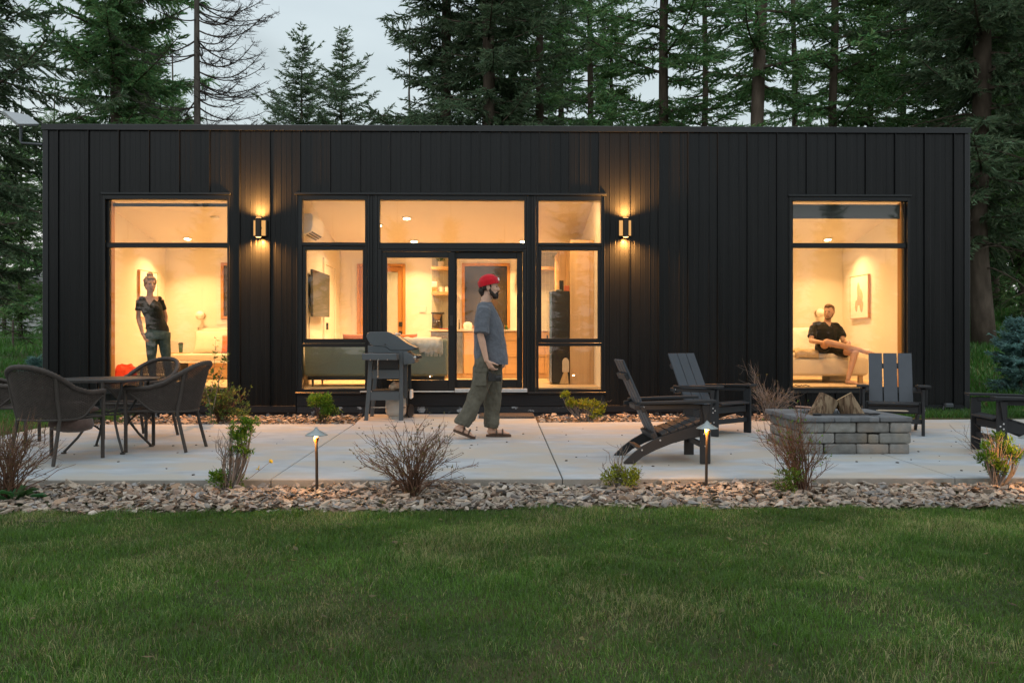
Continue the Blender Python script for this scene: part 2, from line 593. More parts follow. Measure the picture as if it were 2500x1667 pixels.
def grass_mat(name, green, straw, patch=2.0, amount=(0.50, 0.72), bright=0.58):
    m = bpy.data.materials.new(name); m.use_nodes = True
    t = m.node_tree; L = t.links.new; b = t.nodes['Principled BSDF']
    g = t.nodes.new('ShaderNodeNewGeometry')
    n = t.nodes.new('ShaderNodeTexNoise'); n.inputs['Scale'].default_value = patch; n.inputs['Detail'].default_value = 5
    L(g.outputs['Position'], n.inputs['Vector'])
    mr = t.nodes.new('ShaderNodeMapRange'); mr.inputs[1].default_value, mr.inputs[2].default_value = amount
    mr.inputs[3].default_value, mr.inputs[4].default_value = 0.02, 0.62
    L(n.outputs['Fac'], mr.inputs[0])
    lt = t.nodes.new('ShaderNodeMath'); lt.operation = 'LESS_THAN'
    ml = t.nodes.new('ShaderNodeMath'); ml.operation = 'MULTIPLY'; ml.inputs[1].default_value = 13.7
    fr = t.nodes.new('ShaderNodeMath'); fr.operation = 'FRACT'
    L(g.outputs['Random Per Island'], ml.inputs[0]); L(ml.outputs[0], fr.inputs[0])
    L(fr.outputs[0], lt.inputs[0]); L(mr.outputs[0], lt.inputs[1])
    mxn = t.nodes.new('ShaderNodeMixRGB'); mxn.inputs[1].default_value = green + (1,); mxn.inputs[2].default_value = straw + (1,)
    L(lt.outputs[0], mxn.inputs[0])
    hs = t.nodes.new('ShaderNodeHueSaturation')
    m2 = t.nodes.new('ShaderNodeMapRange'); m2.inputs[3].default_value, m2.inputs[4].default_value = 1 - bright, 1 + bright
    n4 = t.nodes.new('ShaderNodeTexNoise'); n4.inputs['Scale'].default_value = patch * .62; n4.inputs['Detail'].default_value = 4   # lusher and thinner turf
    L(g.outputs['Position'], n4.inputs['Vector'])
    m4 = t.nodes.new('ShaderNodeMapRange'); m4.inputs[1].default_value, m4.inputs[2].default_value = .32, .68
    m4.inputs[3].default_value, m4.inputs[4].default_value = .66, 1.36
    L(n4.outputs['Fac'], m4.inputs[0])
    mm = t.nodes.new('ShaderNodeMath'); mm.operation = 'MULTIPLY'
    L(g.outputs['Random Per Island'], m2.inputs[0]); L(m2.outputs[0], mm.inputs[0]); L(m4.outputs[0], mm.inputs[1]); L(mm.outputs[0], hs.inputs['Value']); L(mxn.outputs[0], hs.inputs['Color'])
    L(hs.outputs[0], b.inputs['Base Color'])
    b.inputs['Roughness'].default_value = .45; b.inputs['Specular IOR Level'].default_value = .38
    return m

m_soil = M('lawn_soil', (.040, .052, .020), rough=.95, var=.35, scale=6, col2=(.07, .06, .03), spec=.1)
m_earth = M('bed_earth', (.10, .08, .06), rough=.95, var=.4, scale=18, bump=.5, spec=.1)
m_conc = M('concrete', (.350, .382, .408), rough=.80, var=.17, scale=4.2, col2=(.39, .37, .33), c2=(.44, .58), stretch=(.85, 1.5, 1), bump=.10, bscale=45, spec=.25, detail=9)
m_conc_side = M('concrete_side', (.30, .28, .25), rough=.9, var=.25, scale=9, bump=.15, bscale=80, spec=.2)
m_lawn = translucent(grass_mat('grass_blade', (.080, .155, .032), (.28, .27, .13), 1.3, (.43, .74)), .38, 1.55)
m_meadow = translucent(grass_mat('meadow_blade', (.065, .160, .035), (.20, .22, .08), .7, (.55, .85), .35), .35, 1.4)

# ================================================================== GROUND
def grid_mesh(xs, ys, zf):
    xx, yy = np.meshgrid(xs, ys)
    zz = zf(xx, yy)
    v = np.stack([xx.ravel(), yy.ravel(), zz.ravel()], 1)
    nx, ny = len(xs), len(ys)
    f = [(j * nx + i, j * nx + i + 1, (j + 1) * nx + i + 1, (j + 1) * nx + i) for j in range(ny - 1) for i in range(nx - 1)]
    me = bpy.data.meshes.new('ground')
    me.from_pydata(v.tolist(), [], f)
    me.polygons.foreach_set('use_smooth', [True] * len(me.polygons))
    return me
xs = np.concatenate([[-600, -250, -120, -60, -35], np.linspace(-24, -10, 15), np.linspace(-9.5, 9.5, 96), np.linspace(10, 24, 15), [35, 60, 120, 250, 600]])
ys = np.concatenate([[-600, -250, -100, -50, -20, -8, -3, 0, 1], np.linspace(1.5, 14.5, 105), np.linspace(15, 45, 31), [55, 75, 110, 180, 300, 600]])
ground_me = grid_mesh(xs, ys, ground_z)
ground_me.materials.append(m_soil)
ground = link_mesh('ground', ground_me)
tag(ground, 'dark green lawn ground running from the camera to the trees', kind='structure')

# ---- concrete patio in four poured slabs
patio = thing('patio', 'pale grey concrete patio in front of the black cabin', None)
patio['kind'] = 'structure'
def slab(poly):
    mb = MB()
    n = len(poly)
    v = [(x, y, -0.32) for x, y in poly] + [(x, y, zp(y)) for x, y in poly]
    mb.add(v, [tuple(range(n, 2 * n))], 0)
    mb.add(v, [tuple(range(n - 1, -1, -1))] + [(i, (i + 1) % n, n + (i + 1) % n, n + i) for i in range(n)], 1)
    o = mb.build('concrete_slab', [m_conc, m_conc_side], patio)
    bm = bmesh.new(); bm.from_mesh(o.data)
    bmesh.ops.remove_doubles(bm, verts=bm.verts, dist=1e-5)
    es = [e_ for e_ in bm.edges if all(abs(vv.co.z - zp(vv.co.y)) < 1e-4 for vv in e_.verts)]
    bmesh.ops.bevel(bm, geom=es, offset=.012, segments=2, affect='EDGES', profile=.5)
    bm.to_mesh(o.data); bm.free()
    return o
PF, g_ = 7.53, 0.004
slab([(-5.8, PF), (-1.88 - g_, PF), (-1.88 - g_, 11.93), (-5.25, 11.93), (-5.62, 11.78), (-5.8, 11.4)])
slab([(-1.88 + g_, PF), (.55 - g_, PF), (.55 - g_, 13.34), (-1.92, 13.34), (-1.90, 12.3), (-1.88 + g_, 11.95)])
slab([(.55 + g_, PF), (3.86 - g_, PF), (3.86 - g_, 12.24), (.55 + g_, 12.08)])
slab([(3.86 + g_, PF), (10.0, PF), (10.0, 12.55), (5.6, 12.36), (3.86 + g_, 12.24)])

# ---- stones
def rock_mesh(seed, n=11):
    r = random.Random(seed)
    bm = bmesh.new()
    for _ in range(n):
        a = r.uniform(0, 6.283); rr = r.uniform(.75, 1.0); zz = r.uniform(-1, 1)
        bm.verts.new((math.cos(a) * rr * .5, math.sin(a) * rr * r.uniform(.25, .36), zz * r.uniform(.11, .2)))
    h = bmesh.ops.convex_hull(bm, input=bm.verts)
    dead = [v for v in bm.verts if not v.link_faces]
    bmesh.ops.delete(bm, geom=dead, context='VERTS')
    bmesh.ops.recalc_face_normals(bm, faces=bm.faces)
    me = bpy.data.meshes.new('stone')
    bm.to_mesh(me); bm.free()
    return me
m_stone_one, m_stone_mass = stone_mat('stone_single', False), stone_mat('stone_mass', True)
ROCKS = [rock_mesh(s) for s in range(14)]
for r_ in ROCKS: r_.materials.append(m_stone_one)
ROCKV = [np.array([v.co[:] for v in r_.vertices]) for r_ in ROCKS]
ROCKF = [[tuple(p.vertices) for p in r_.polygons] for r_ in ROCKS]
def rock_pile(parent, spots, singles):
    """spots: (x, y, z, size, rot(3), variant); the largest-looking become single stones, the rest one mass"""
    spots = sorted(spots, key=lambda s_: -(s_[3] / math.hypot(s_[0], s_[1])) - (5 if False else 0))
    inview = [s_ for s_ in spots if abs(s_[0] - .017 * s_[1]) < .575 * s_[1]]
    one = inview[:singles]
    ids = set(id(s_) for s_ in one)
    o0 = off(parent)
    for s_ in one:
        o = bpy.data.objects.new('stone', ROCKS[s_[5]])
        COL.objects.link(o); o.parent = parent
        o.location = Vector(s_[:3]) - o0
        o.scale = (s_[3],) * 3; o.rotation_euler = s_[4]
    V, Fs, b = [], [], 0
    for s_ in spots:
        if id(s_) in ids: continue
        Rm = np.array(Euler(s_[4]).to_matrix())
        V.append(ROCKV[s_[5]] @ Rm.T * s_[3] + np.array(s_[:3]) - np.array(o0))
        Fs += [tuple(b + i for i in f) for f in ROCKF[s_[5]]]
        b += len(ROCKV[s_[5]])
    me = bpy.data.meshes.new('loose_stone'); me.from_pydata(np.concatenate(V).tolist(), [], Fs); me.materials.append(m_stone_mass)
    stuff(link_mesh('loose_stone', me, parent))
def spot(r, x, y, z, s0, s1):
    s = (s0 + (s1 - s0) * r.random() ** 1.7) * (1.4 if r.random() < .07 else 1)
    return (x, y, z + s * .06, s, (r.gauss(0, .28), r.gauss(0, .28), r.uniform(0, 6.28)), r.randrange(14))
LAWN_EDGE = lambda x: 6.50 + .05 * math.sin(x * 1.1 + .5) + .03 * math.sin(x * 3.3) + .014 * x
bed = link_mesh('gravel_bed', grid_mesh(np.linspace(-7.2, 8.2, 60), np.linspace(6.2, 7.56, 8), lambda x, y: ground_z(x, y) * 0 - .150 + .015 * np.sin(x * 2.3) * np.sin(y * 4) + np.minimum(0, (y - 6.5) * .06)))
bed.data.materials.append(m_earth)
tag(bed, 'bed of broken tan stones along the front edge of the patio', kind='structure')
rr = random.Random(5)
sp_ = []
for _ in range(10500):
    x, y = rr.uniform(-5.6, 6.2), rr.uniform(6.38, 7.50)
    if y < LAWN_EDGE(x) - .06: continue
    lift = rr.choice((0, 0, .012, .026))
    sp_.append(spot(rr, x, y, -.142 + lift + .012 * math.sin(x * 2.3) * math.sin(y * 4), .040, .108))
rock_pile(bed, sp_, 300)
rear = link_mesh('gravel_border', grid_mesh(np.linspace(-5.9, 5.7, 50), np.linspace(11.7, 13.36, 6), lambda x, y: -.078 + .02 * (y - 11.8) + 0 * x))
rear.data.materials.append(m_earth)
tag(rear, 'strip of reddish stones between the patio and the cabin wall', kind='structure')
sp_ = []
for _ in range(3000):
    x, y = rr.uniform(-5.75, 5.5), rr.uniform(11.9, 13.3)
    if -1.95 < x < .6: continue
    if x > .5 and y < 12.06 + .05 * x: continue
    if x > 4.2 and rr.random() < (x - 4.2): continue
    sp_.append(spot(rr, x, y, -.058 + .012 * (y - 11.8) + rr.choice((0, .012, .024)), .05, .11))
rock_pile(rear, sp_, 120)

# ---- grass
def blades(name, P, h, w, lean, mat, seed=1, seg2=True):
    g = np.random.default_rng(seed)
    n = len(P)
    a = g.uniform(0, 2 * np.pi, n); bdir = g.uniform(0, 2 * np.pi, n)
    side = np.stack([np.cos(a), np.sin(a), np.zeros(n)], 1) * (w / 2)[:, None]
    ld = np.stack([np.cos(bdir), np.sin(bdir), np.zeros(n)], 1) * (lean * h)[:, None]
    up = np.zeros((n, 3)); up[:, 2] = h
    v = np.empty((n, 5, 3))
    v[:, 0] = P - side; v[:, 1] = P + side
    v[:, 2] = P + side * .75 + up * .55 + ld * .35; v[:, 3] = P - side * .75 + up * .55 + ld * .35
    v[:, 4] = P + up * (1 - .35 * lean[:, None]) + ld
    me = bpy.data.meshes.new(name)
    me.vertices.add(n * 5); me.vertices.foreach_set('co', v.ravel())
    base = np.arange(n)[:, None] * 5
    lv = np.concatenate([base + np.array([[0, 1, 2, 3]]), base + np.array([[3, 2, 4]])], 1).ravel()
    me.loops.add(n * 7); me.loops.foreach_set('vertex_index', lv.astype(np.int32))
    ls = (np.arange(n)[:, None] * 7 + np.array([[0, 4]])).ravel()
    me.polygons.add(n * 2)
    me.polygons.foreach_set('loop_start', ls.astype(np.int32))
    me.polygons.foreach_set('loop_total', np.tile([4, 3], n).astype(np.int32))
    me.update(calc_edges=True)
    me.materials.append(mat)
    return link_mesh(name, me)
G = np.random.default_rng(3)
def nval(x, y, s, o=0.0):
    return (np.sin(x * s + 1.7 * np.sin(y * s * .7 + o)) + np.sin(y * s * 1.3 + 1.3 * np.sin(x * s * .9 + o))) * .5
n_ = 430000
yy = 1.6 + 5.1 * np.sqrt(G.uniform(0, 1, n_))
xx = (G.uniform(-1, 1, n_)) * (.64 * yy + .75) + .017 * yy
edge = 6.50 + .05 * np.sin(xx * 1.1 + .5) + .03 * np.sin(xx * 3.3) + .014 * xx + G.normal(0, .025, n_)
k_ = yy < edge
xx, yy = xx[k_], yy[k_]
hh = (.042 + .014 * nval(xx, yy, 2.1) + .008 * nval(xx, yy, 6.3, 2)) * G.uniform(.6, 1.3, len(xx)) + .012 * np.exp(-((yy - 6.45) / .12) ** 2)
hh *= 1 + .35 * np.clip(nval(xx, yy, 11.0, 5), -.6, 1)
hh = np.clip(hh, .018, .12)
lawn = blades('grass', np.stack([xx, yy, ground_z(xx, yy) - .004], 1), hh, G.uniform(.0020, .0037, len(xx)), np.clip(G.gamma(2.2, .28, len(xx)), 0, 1.3), m_lawn, 4)
tag(lawn, 'mown green lawn grass with straw coloured patches in the foreground', kind='stuff')
# longer meadow grass behind and beside the cabin
def region(n, x0, x1, y0, y1):
    return np.stack([G.uniform(x0, x1, n), G.uniform(y0, y1, n)], 1)
q = np.concatenate([region(15000, -9.0, -5.85, 9.2, 14.0), region(9000, 5.5, 9.5, 12.40, 13.36), region(9000, 9.6, 12, 11.5, 13.5), region(3000, -6.4, -5.2, 12.6, 13.3)])
k_ = ~((q[:, 0] > 5.5) & (q[:, 0] < 10) & (q[:, 1] < 12.58))
q = q[k_]
sidegrass = blades('grass', np.stack([q[:, 0], q[:, 1], ground_z(q[:, 0], q[:, 1]) - .005], 1), G.uniform(.05, .14, len(q)), G.uniform(.006, .010, len(q)), np.clip(G.gamma(2, .25, len(q)), 0, 1.1), m_meadow, 8)
tag(sidegrass, 'bright green lawn strips beside the ends of the cabin', kind='stuff')
q = np.concatenate([region(42000, 7.2, 16, 13.4, 30), region(16000, 16, 26, 16, 40), region(36000, -20, -6.8, 14, 38), region(9000, -30, -14, 24, 50)])
ph = .16 + .10 * (nval(q[:, 0], q[:, 1], 1.1) + .6)
meadow = blades('meadow_grass', np.stack([q[:, 0], q[:, 1], ground_z(q[:, 0], q[:, 1]) - .01], 1), np.clip(ph, .08, .4) * G.uniform(.6, 1.4, len(q)), G.uniform(.012, .026, len(q)), np.clip(G.gamma(2, .25, len(q)), 0, 1.1), m_meadow, 9)
tag(meadow, 'long bright green meadow grass rising behind the cabin', kind='stuff')
# ================================================================== TREES
m_bark = M('bark', (.105, .082, .064), rough=.95, var=.45, scale=7, stretch=(1, 1, .35), bump=.9, bscale=16, spec=.1)
m_bark_grey = M('bark_grey', (.125, .108, .095), rough=.95, var=.4, scale=9, stretch=(1, 1, .35), bump=.8, bscale=18, spec=.1)
m_twig = M('dead_twig', (.085, .072, .064), rough=.95, var=.3, scale=6, spec=.1)
def needle_mat(name, col, hue=.042):
    m = M(name, col, rough=.62, var=.45, scale=1.1, island=.5, rnd_hue=hue, spec=.2)
    return translucent(m, .36, 1.8)
m_needle = needle_mat('needle_green', (.132, .225, .100))
m_needle_dark = needle_mat('needle_dark', (.105, .150, .088))
m_needle_light = needle_mat('needle_light', (.150, .240, .100))
m_needle_blue = needle_mat('needle_blue', (.17, .285, .27))

def conifer_meshes(seed, H, r0, z0, Lmax, shape, droop, gap=.42, per=5, dens=1.0, bare=.12, needle=.115, dead_below=None, ztop=None, lean=0.0, tipup=.25):
    """trunk, limbs and crown: whorls of drooping boughs hung with needle sprays"""
    r = random.Random(seed)
    g = np.random.default_rng(seed)
    tr = MB()
    sw = [(r.uniform(-.06, .06), r.uniform(-.06, .06)) for _ in range(12)]
    def tpos(z):
        k = max(0, min(10.99, z / H * 11)); i = int(k); f = k - i
        return Vector((lean * z + sw[i][0] * (1 - f) + sw[i + 1][0] * f, sw[i][1] * (1 - f) + sw[i + 1][1] * f, z))
    def trad(z):
        return max(.012, r0 * (1 - z / H) ** .8 + .25 * r0 * math.exp(-z / .35))
    tr.tube([tpos(H * i / 30) - Vector((0, 0, .3 if i == 0 else 0)) for i in range(31)], [trad(H * i / 30) for i in range(31)], 12)
    lm = MB()
    sp = []                                   # sprays: pos, dir, normal, length, width
    z = z0
    if dead_below:
        zz = dead_below[0]
        while zz < dead_below[1]:
            for _ in range(r.choice((1, 2, 2, 3))):
                a = r.uniform(0, 6.283); L = r.uniform(.5, 1.0) * Lmax * .7
                d = Vector((math.cos(a), math.sin(a), r.uniform(-.35, .1)))
                p = tpos(zz); pts = [p]
                for i in range(5):
                    pts.append(pts[-1] + (d + Vector((r.uniform(-.2, .2), r.uniform(-.2, .2), -.10 * i + r.uniform(-.1, .1)))) * (L / 5))
                lm.tube(pts, [.020, .017, .013, .010, .007, .004], 5)
                for q_ in pts[2:]:
                    for _k in range(3):
                        e_ = q_ + Vector((r.uniform(-.5, .5), r.uniform(-.5, .5), r.uniform(-.4, .12))) * .8
                        lm.tube([q_, (q_ + e_) / 2 + Vector((0, 0, .03)), e_], [.006, .005, .003], 3)
            zz += r.uniform(.25, .6)
    while z < H - .2:
        t = (z - z0) / (H - z0)
        if ztop and z > ztop: break
        prof = (1 - t) ** shape * (min(1.0, .55 + t * 4.0))
        nb = per if t < .85 else 4
        a0 = r.uniform(0, 6.283)
        for k in range(nb):
            if r.random() < .06: continue
            a = a0 + 6.283 * k / nb + r.uniform(-.35, .35)
            L = max(.18, Lmax * prof * (r.uniform(.45, 1.2) if r.random() < .85 else r.uniform(.2, .5)))
            dr = droop * (1 - t) * r.uniform(.3, 1.6) - .45 * t + r.uniform(-.30, .18)
            n = 7
            pts = []
            p0 = tpos(z + r.uniform(-.5, .5) * gap)
            hd = Vector((math.cos(a), math.sin(a), 0)); sd = Vector((-math.sin(a), math.cos(a), 0))
            bend = r.uniform(-.15, .15)
            for i in range(n + 1):
                s = i / n
                zz = -dr * L * (s * .55 + .55 * s * s) + tipup * L * s * s * s * droop
                pts.append(p0 + hd * (L * s) + sd * (bend * L * s * s) + Vector((0, 0, zz)))
            lm.tube(pts, [max(.004, .010 + .011 * L * (1 - i / n) ** 1.2) for i in range(n + 1)], 4)
            ntw = max(6, int(L * 14 * dens))
            hole = r.uniform(.2, 1.3)
            for j in range(ntw):
                if abs(j / ntw - hole) < .07: continue
                s = bare * (1 - t * .8) + (1 - bare * (1 - t * .8)) * (j + r.random()) / ntw
                i = min(n - 1, int(s * n)); f = s * n - i
                p = pts[i] * (1 - f) + pts[i + 1] * f
                d0 = (pts[i + 1] - pts[i]).normalized()
                for side in (-1, 1):
                    tl = (.16 + .34 * L * .42 * (1 - s) + .08) * r.uniform(.5, 1.25)
                    tl = min(tl, .75)
                    d = (d0 * r.uniform(.35, .8) + sd * side * r.uniform(.5, 1.0) + Vector((0, 0, r.uniform(-.75, .38) * (.5 + droop)))).normalized()
                    m = max(4, int(tl / (needle * .23)))
                    for q_ in range(m):
                        u = (q_ + .25) / m
                        pp = p + d * (tl * u) + Vector((0, 0, -.16 * droop * tl * u * u * 2))
                        dd = (d + Vector((g.normal(0, .35), g.normal(0, .35), g.normal(-.18 * droop, .32)))).normalized()
                        sp.append((pp[0], pp[1], pp[2], dd[0], dd[1], dd[2], needle * r.uniform(.7, 1.45), needle * r.uniform(.26, .46)))
            # tuft at the tip
            for _ in range(4):
                dd = ((pts[-1] - pts[-2]).normalized() + Vector((g.normal(0, .4), g.normal(0, .4), g.normal(0, .3)))).normalized()
                p = pts[-1]
                sp.append((p[0], p[1], p[2], dd[0], dd[1], dd[2], needle * 1.2, needle * .3))
        z += gap * (1 - .45 * t) * r.uniform(.7, 1.3)
    A = np.array(sp)
    n = len(A)
    P, D = A[:, :3], A[:, 3:6]
    Ln, W = A[:, 6:7], A[:, 7:8]
    rn = g.normal(0, 1, (n, 3)); rn[:, 2] += .9
    S = np.cross(D, rn); S /= np.linalg.norm(S, axis=1, keepdims=True) + 1e-9
    N = np.cross(S, D)
    v = np.empty((n, 3, 3))
    v[:, 0] = P + S * W * .5 - N * W * .1
    v[:, 1] = P - S * W * .5 - N * W * .1
    v[:, 2] = P + D * Ln
    me = bpy.data.meshes.new('crown')
    me.vertices.add(n * 3); me.vertices.foreach_set('co', v.ravel())
    me.loops.add(n * 3); me.loops.foreach_set('vertex_index', np.arange(n * 3, dtype=np.int32))
    me.polygons.add(n); me.polygons.foreach_set('loop_start', (np.arange(n) * 3).astype(np.int32)); me.polygons.foreach_set('loop_total', np.full(n, 3, np.int32))
    me.update(calc_edges=True)
    tm = tr.mesh('trunk', m_bark, smooth=3.14)
    lmm = lm.mesh('limbs', m_bark)
    return tm, lmm, me, n

TREE_KIND = {}
def kind(name, mat, bark=None, **k):
    t_, l_, c_, n = conifer_meshes(**k)
    c_.materials.append(mat)
    if bark: t_.materials.clear(); t_.materials.append(bark); l_.materials.clear(); l_.materials.append(bark)
    TREE_KIND[name] = (t_, l_, c_)
    return n
nt_ = 0
nt_ += kind('broad', m_needle, seed=21, H=19, r0=.20, z0=.7, Lmax=3.1, shape=.72, droop=.42, gap=.34, per=6, dens=1.25, bare=.10, needle=.115, ztop=15)
nt_ += kind('drooping', m_needle_dark, seed=22, H=24, r0=.20, z0=2.2, Lmax=2.7, shape=.6, droop=.38, gap=.44, per=6, dens=1.15, bare=.10, needle=.115, dead_below=(1.5, 5.5), ztop=16, tipup=.55)
nt_ += kind('drooping2', m_needle_dark, seed=33, H=26, r0=.19, z0=2.4, Lmax=2.5, shape=.6, droop=.32, gap=.50, per=6, dens=1.1, bare=.12, needle=.115, dead_below=(1.5, 6.0), ztop=16, tipup=.5)
nt_ += kind('tall', m_needle, seed=24, H=27, r0=.16, z0=2.0, Lmax=2.9, shape=.6, droop=.16, gap=.74, per=5, dens=.86, bare=.14, needle=.12, dead_below=(2.0, 5.0), ztop=16)
nt_ += kind('tall2', m_needle, seed=25, H=25, r0=.165, z0=1.6, Lmax=3.1, shape=.55, droop=.20, gap=.78, per=5, dens=.88, bare=.12, needle=.12, ztop=16)
nt_ += kind('dense', m_needle_light, seed=26, H=20, r0=.16, z0=.6, Lmax=2.4, shape=.7, droop=.34, gap=.40, per=6, dens=1.1, bare=.08, needle=.12, ztop=15)
nt_ += kind('far', m_needle_dark, seed=27, H=17, r0=.16, z0=1.0, Lmax=4.8, shape=.66, droop=.12, gap=.62, per=6, dens=.80, bare=.10, needle=.17)
nt_ += kind('blue', m_needle_blue, bark=m_bark_grey, seed=28, H=2.6, r0=.05, z0=.12, Lmax=1.25, shape=.85, droop=.10, gap=.17, per=7, dens=2.2, bare=.12, needle=.085)
print('needle sprays', nt_)
def tree(kindname, x, y, label, scale=1.0, rot=0.0, group='conifers around the cabin', name='conifer_tree', cat='tree', z=None, mat=None):
    zz = float(ground_z(x, y)) - .02 if z is None else z
    root = thing(name, label, cat, (x, y, zz), rot, group)
    root.scale = (scale,) * 3
    for nm, me in zip(('trunk', 'limbs', 'crown'), TREE_KIND[kindname]):
        link_mesh(nm, me, root)
    return root
def tx(px, y):
    return X(px, y)
T = [  # kind, pixel column of the trunk, distance, scale, rotation, label
    ('broad', 283, 23.0, 1.0, .4, 'broad dense green spruce rising behind the left end of the cabin roof'),
    ('drooping', -85, 17.5, .95, 2.2, 'dark spruce at the left edge whose boughs hang into the frame above the dish'),
    ('dense', 50, 33.0, .52, 1.0, 'green spruce in the meadow by the wire fence, left of the cabin'),
    ('dense', 135, 36.0, .58, 3.9, 'green spruce half hidden by the left corner of the cabin'),
    ('far', 735, 52.0, 1.04, .3, 'pointed distant fir standing alone against the pale sky, the left one'),
    ('far', 835, 50.0, 1.0, 1.9, 'pointed narrow distant fir against the pale sky, nearest to the dark spruce group'),
    ('far', 683, 54.0, .84, 4.0, 'short distant fir leaning on the pointed fir in the gap of sky'),
    ('drooping', 1085, 25.5, 1.0, 0.2, 'dark drooping spruce whose long boughs reach left into the open sky'),
    ('drooping2', 1190, 23.5, 1.05, 1.3, 'thick trunked dark spruce with bare grey twigs above the sliding door'),
    ('drooping2', 1253, 29.0, .95, 3.1, 'slim dark spruce behind the thick trunked spruce above the cabin'),
    ('tall', 1315, 26.0, .95, 4.6, 'straight fir with a bare brown trunk above the right wall lamp'),
    ('tall2', 1440, 34.0, 1.0, 2.0, 'green fir further back between two bare trunks above the roof'),
    ('tall2', 1612, 24.0, 1.0, 5.4, 'fir with a forked bare limb above the blank stretch of wall'),
    ('tall', 1825, 21.5, 1.15, 3.6, 'thick grey leaning trunked fir with bright low boughs above the roof'),
    ('tall2', 2035, 25.0, .9, 1.1, 'open fir with bare side limbs against the bright sky, above the right window'),
    ('tall2', 1722, 34.0, .95, 0.9, 'fir in the second row behind the leaning trunk'),
    ('dense', 1495, 37.0, .90, 2.4, 'full spruce in the second row left of the forked limb'),
    ('tall', 1938, 37.0, 1.0, 2.7, 'thin fir in the bright gap left of the open fir'),
    ('dense', 2125, 30.0, .92, 4.4, 'full green spruce over the right end of the roof'),
    ('tall', 2205, 33.0, .95, 5.0, 'slim trunked fir behind the full green spruce'),
    ('broad', 2318, 27.0, 1.0, 2.0, 'dense dark spruce rising over the right corner of the cabin'),
    ('drooping', 2395, 21.5, 1.25, 0.5, 'massive dark trunked fir standing just right of the cabin'),
    ('tall', 2428, 28.0, 1.0, 2.3, 'straight brown trunked fir close to the right edge of the picture'),
    ('dense', 2500, 25.0, .95, 0.0, 'leafy green spruce filling the right edge of the picture'),
    ('broad', 2580, 33.0, 1.0, 1.2, 'broad spruce beyond the right edge on the grassy slope'),
    ('drooping2', 1370, 40.0, 1.0, 0.4, 'dark spruce in the back row right of the bare brown trunk'),
    ('drooping', 1000, 40.0, .62, 5.1, 'low dark spruce under the long boughs beside the open sky'),
    ('dense', 2445, 44.0, 1.0, 3.3, 'spruce far up the slope right of the cabin'),
    ('dense', 10, 48.0, .60, 1.9, 'spruce far across the meadow left of the cabin'),
    ('broad', 350, 42.0, .95, 3.0, 'spruce in the back row behind the broad left spruce'),
    ('dense', 420, 33.0, .62, 2.0, 'young spruce at the foot of the bare larch behind the roof'),
]
for kd, px, y, s, rt, lb in T:
    o = tree(kd, tx(px, y), y, lb, s, rt)
    if px in (1825, 1612, 2035): o.rotation_euler = (0, rad({1825: -2.2, 1612: 1.0, 2035: 1.6}[px]), rt)
# trees across the lawn, behind the photographer: they stand in the window reflections
for i, (kd, x, y, s, rt) in enumerate([('broad', -9, -17, 1.0, 0), ('dense', -2.5, -24, 1.0, 1), ('tall', 3.5, -19, 1.0, 2), ('broad', 9.5, -22, 1.1, 3), ('dense', 15, -16, 1.0, 4), ('tall2', -15, -22, 1.0, 5), ('dense', 21, -22, 1.1, 1.5), ('dense', -22, -20, 1.1, .5), ('broad', -6, -30, 1.1, 2.2), ('broad', 6.5, -31, 1.1, .8), ('broad', 0.5, -33, 1.0, 4), ('dense', -12, -28, 1.0, 3), ('dense', 12.5, -29, 1.0, 5), ('broad', 18, -31, 1.1, 1), ('broad', -18, -31, 1.1, 2), ('dense', 25, -30, 1.1, 0), ('dense', -26, -28, 1.1, 3)]):
    tree(kd, x * 1.15, y * 1.2, 'conifer across the lawn that shows only as a reflection in the windows', s * .60, rt, 'conifers across the lawn')
_rr = random.Random(41)
for i in range(40):
    tree(('broad', 'dense')[i % 2], -34 + 3.45 * (i % 20) + _rr.uniform(-.8, .8), (-21 if i < 20 else -27) + _rr.uniform(-1.5, 1.5), 'conifer across the lawn that shows only as a reflection in the windows', _rr.uniform(.36, .5), _rr.uniform(0, 6), 'conifers across the lawn')
tree('blue', X(2492, 15.2), 15.2, 'blue green spruce shrub on the slope at the right edge', .55, .5, 'blue spruces', 'blue_spruce')
tree('blue', X(88, 15.8), 15.8, 'small blue green spruce peeping out behind the left corner of the cabin', .36, 2.0, 'blue spruces', 'blue_spruce', z=-.10)

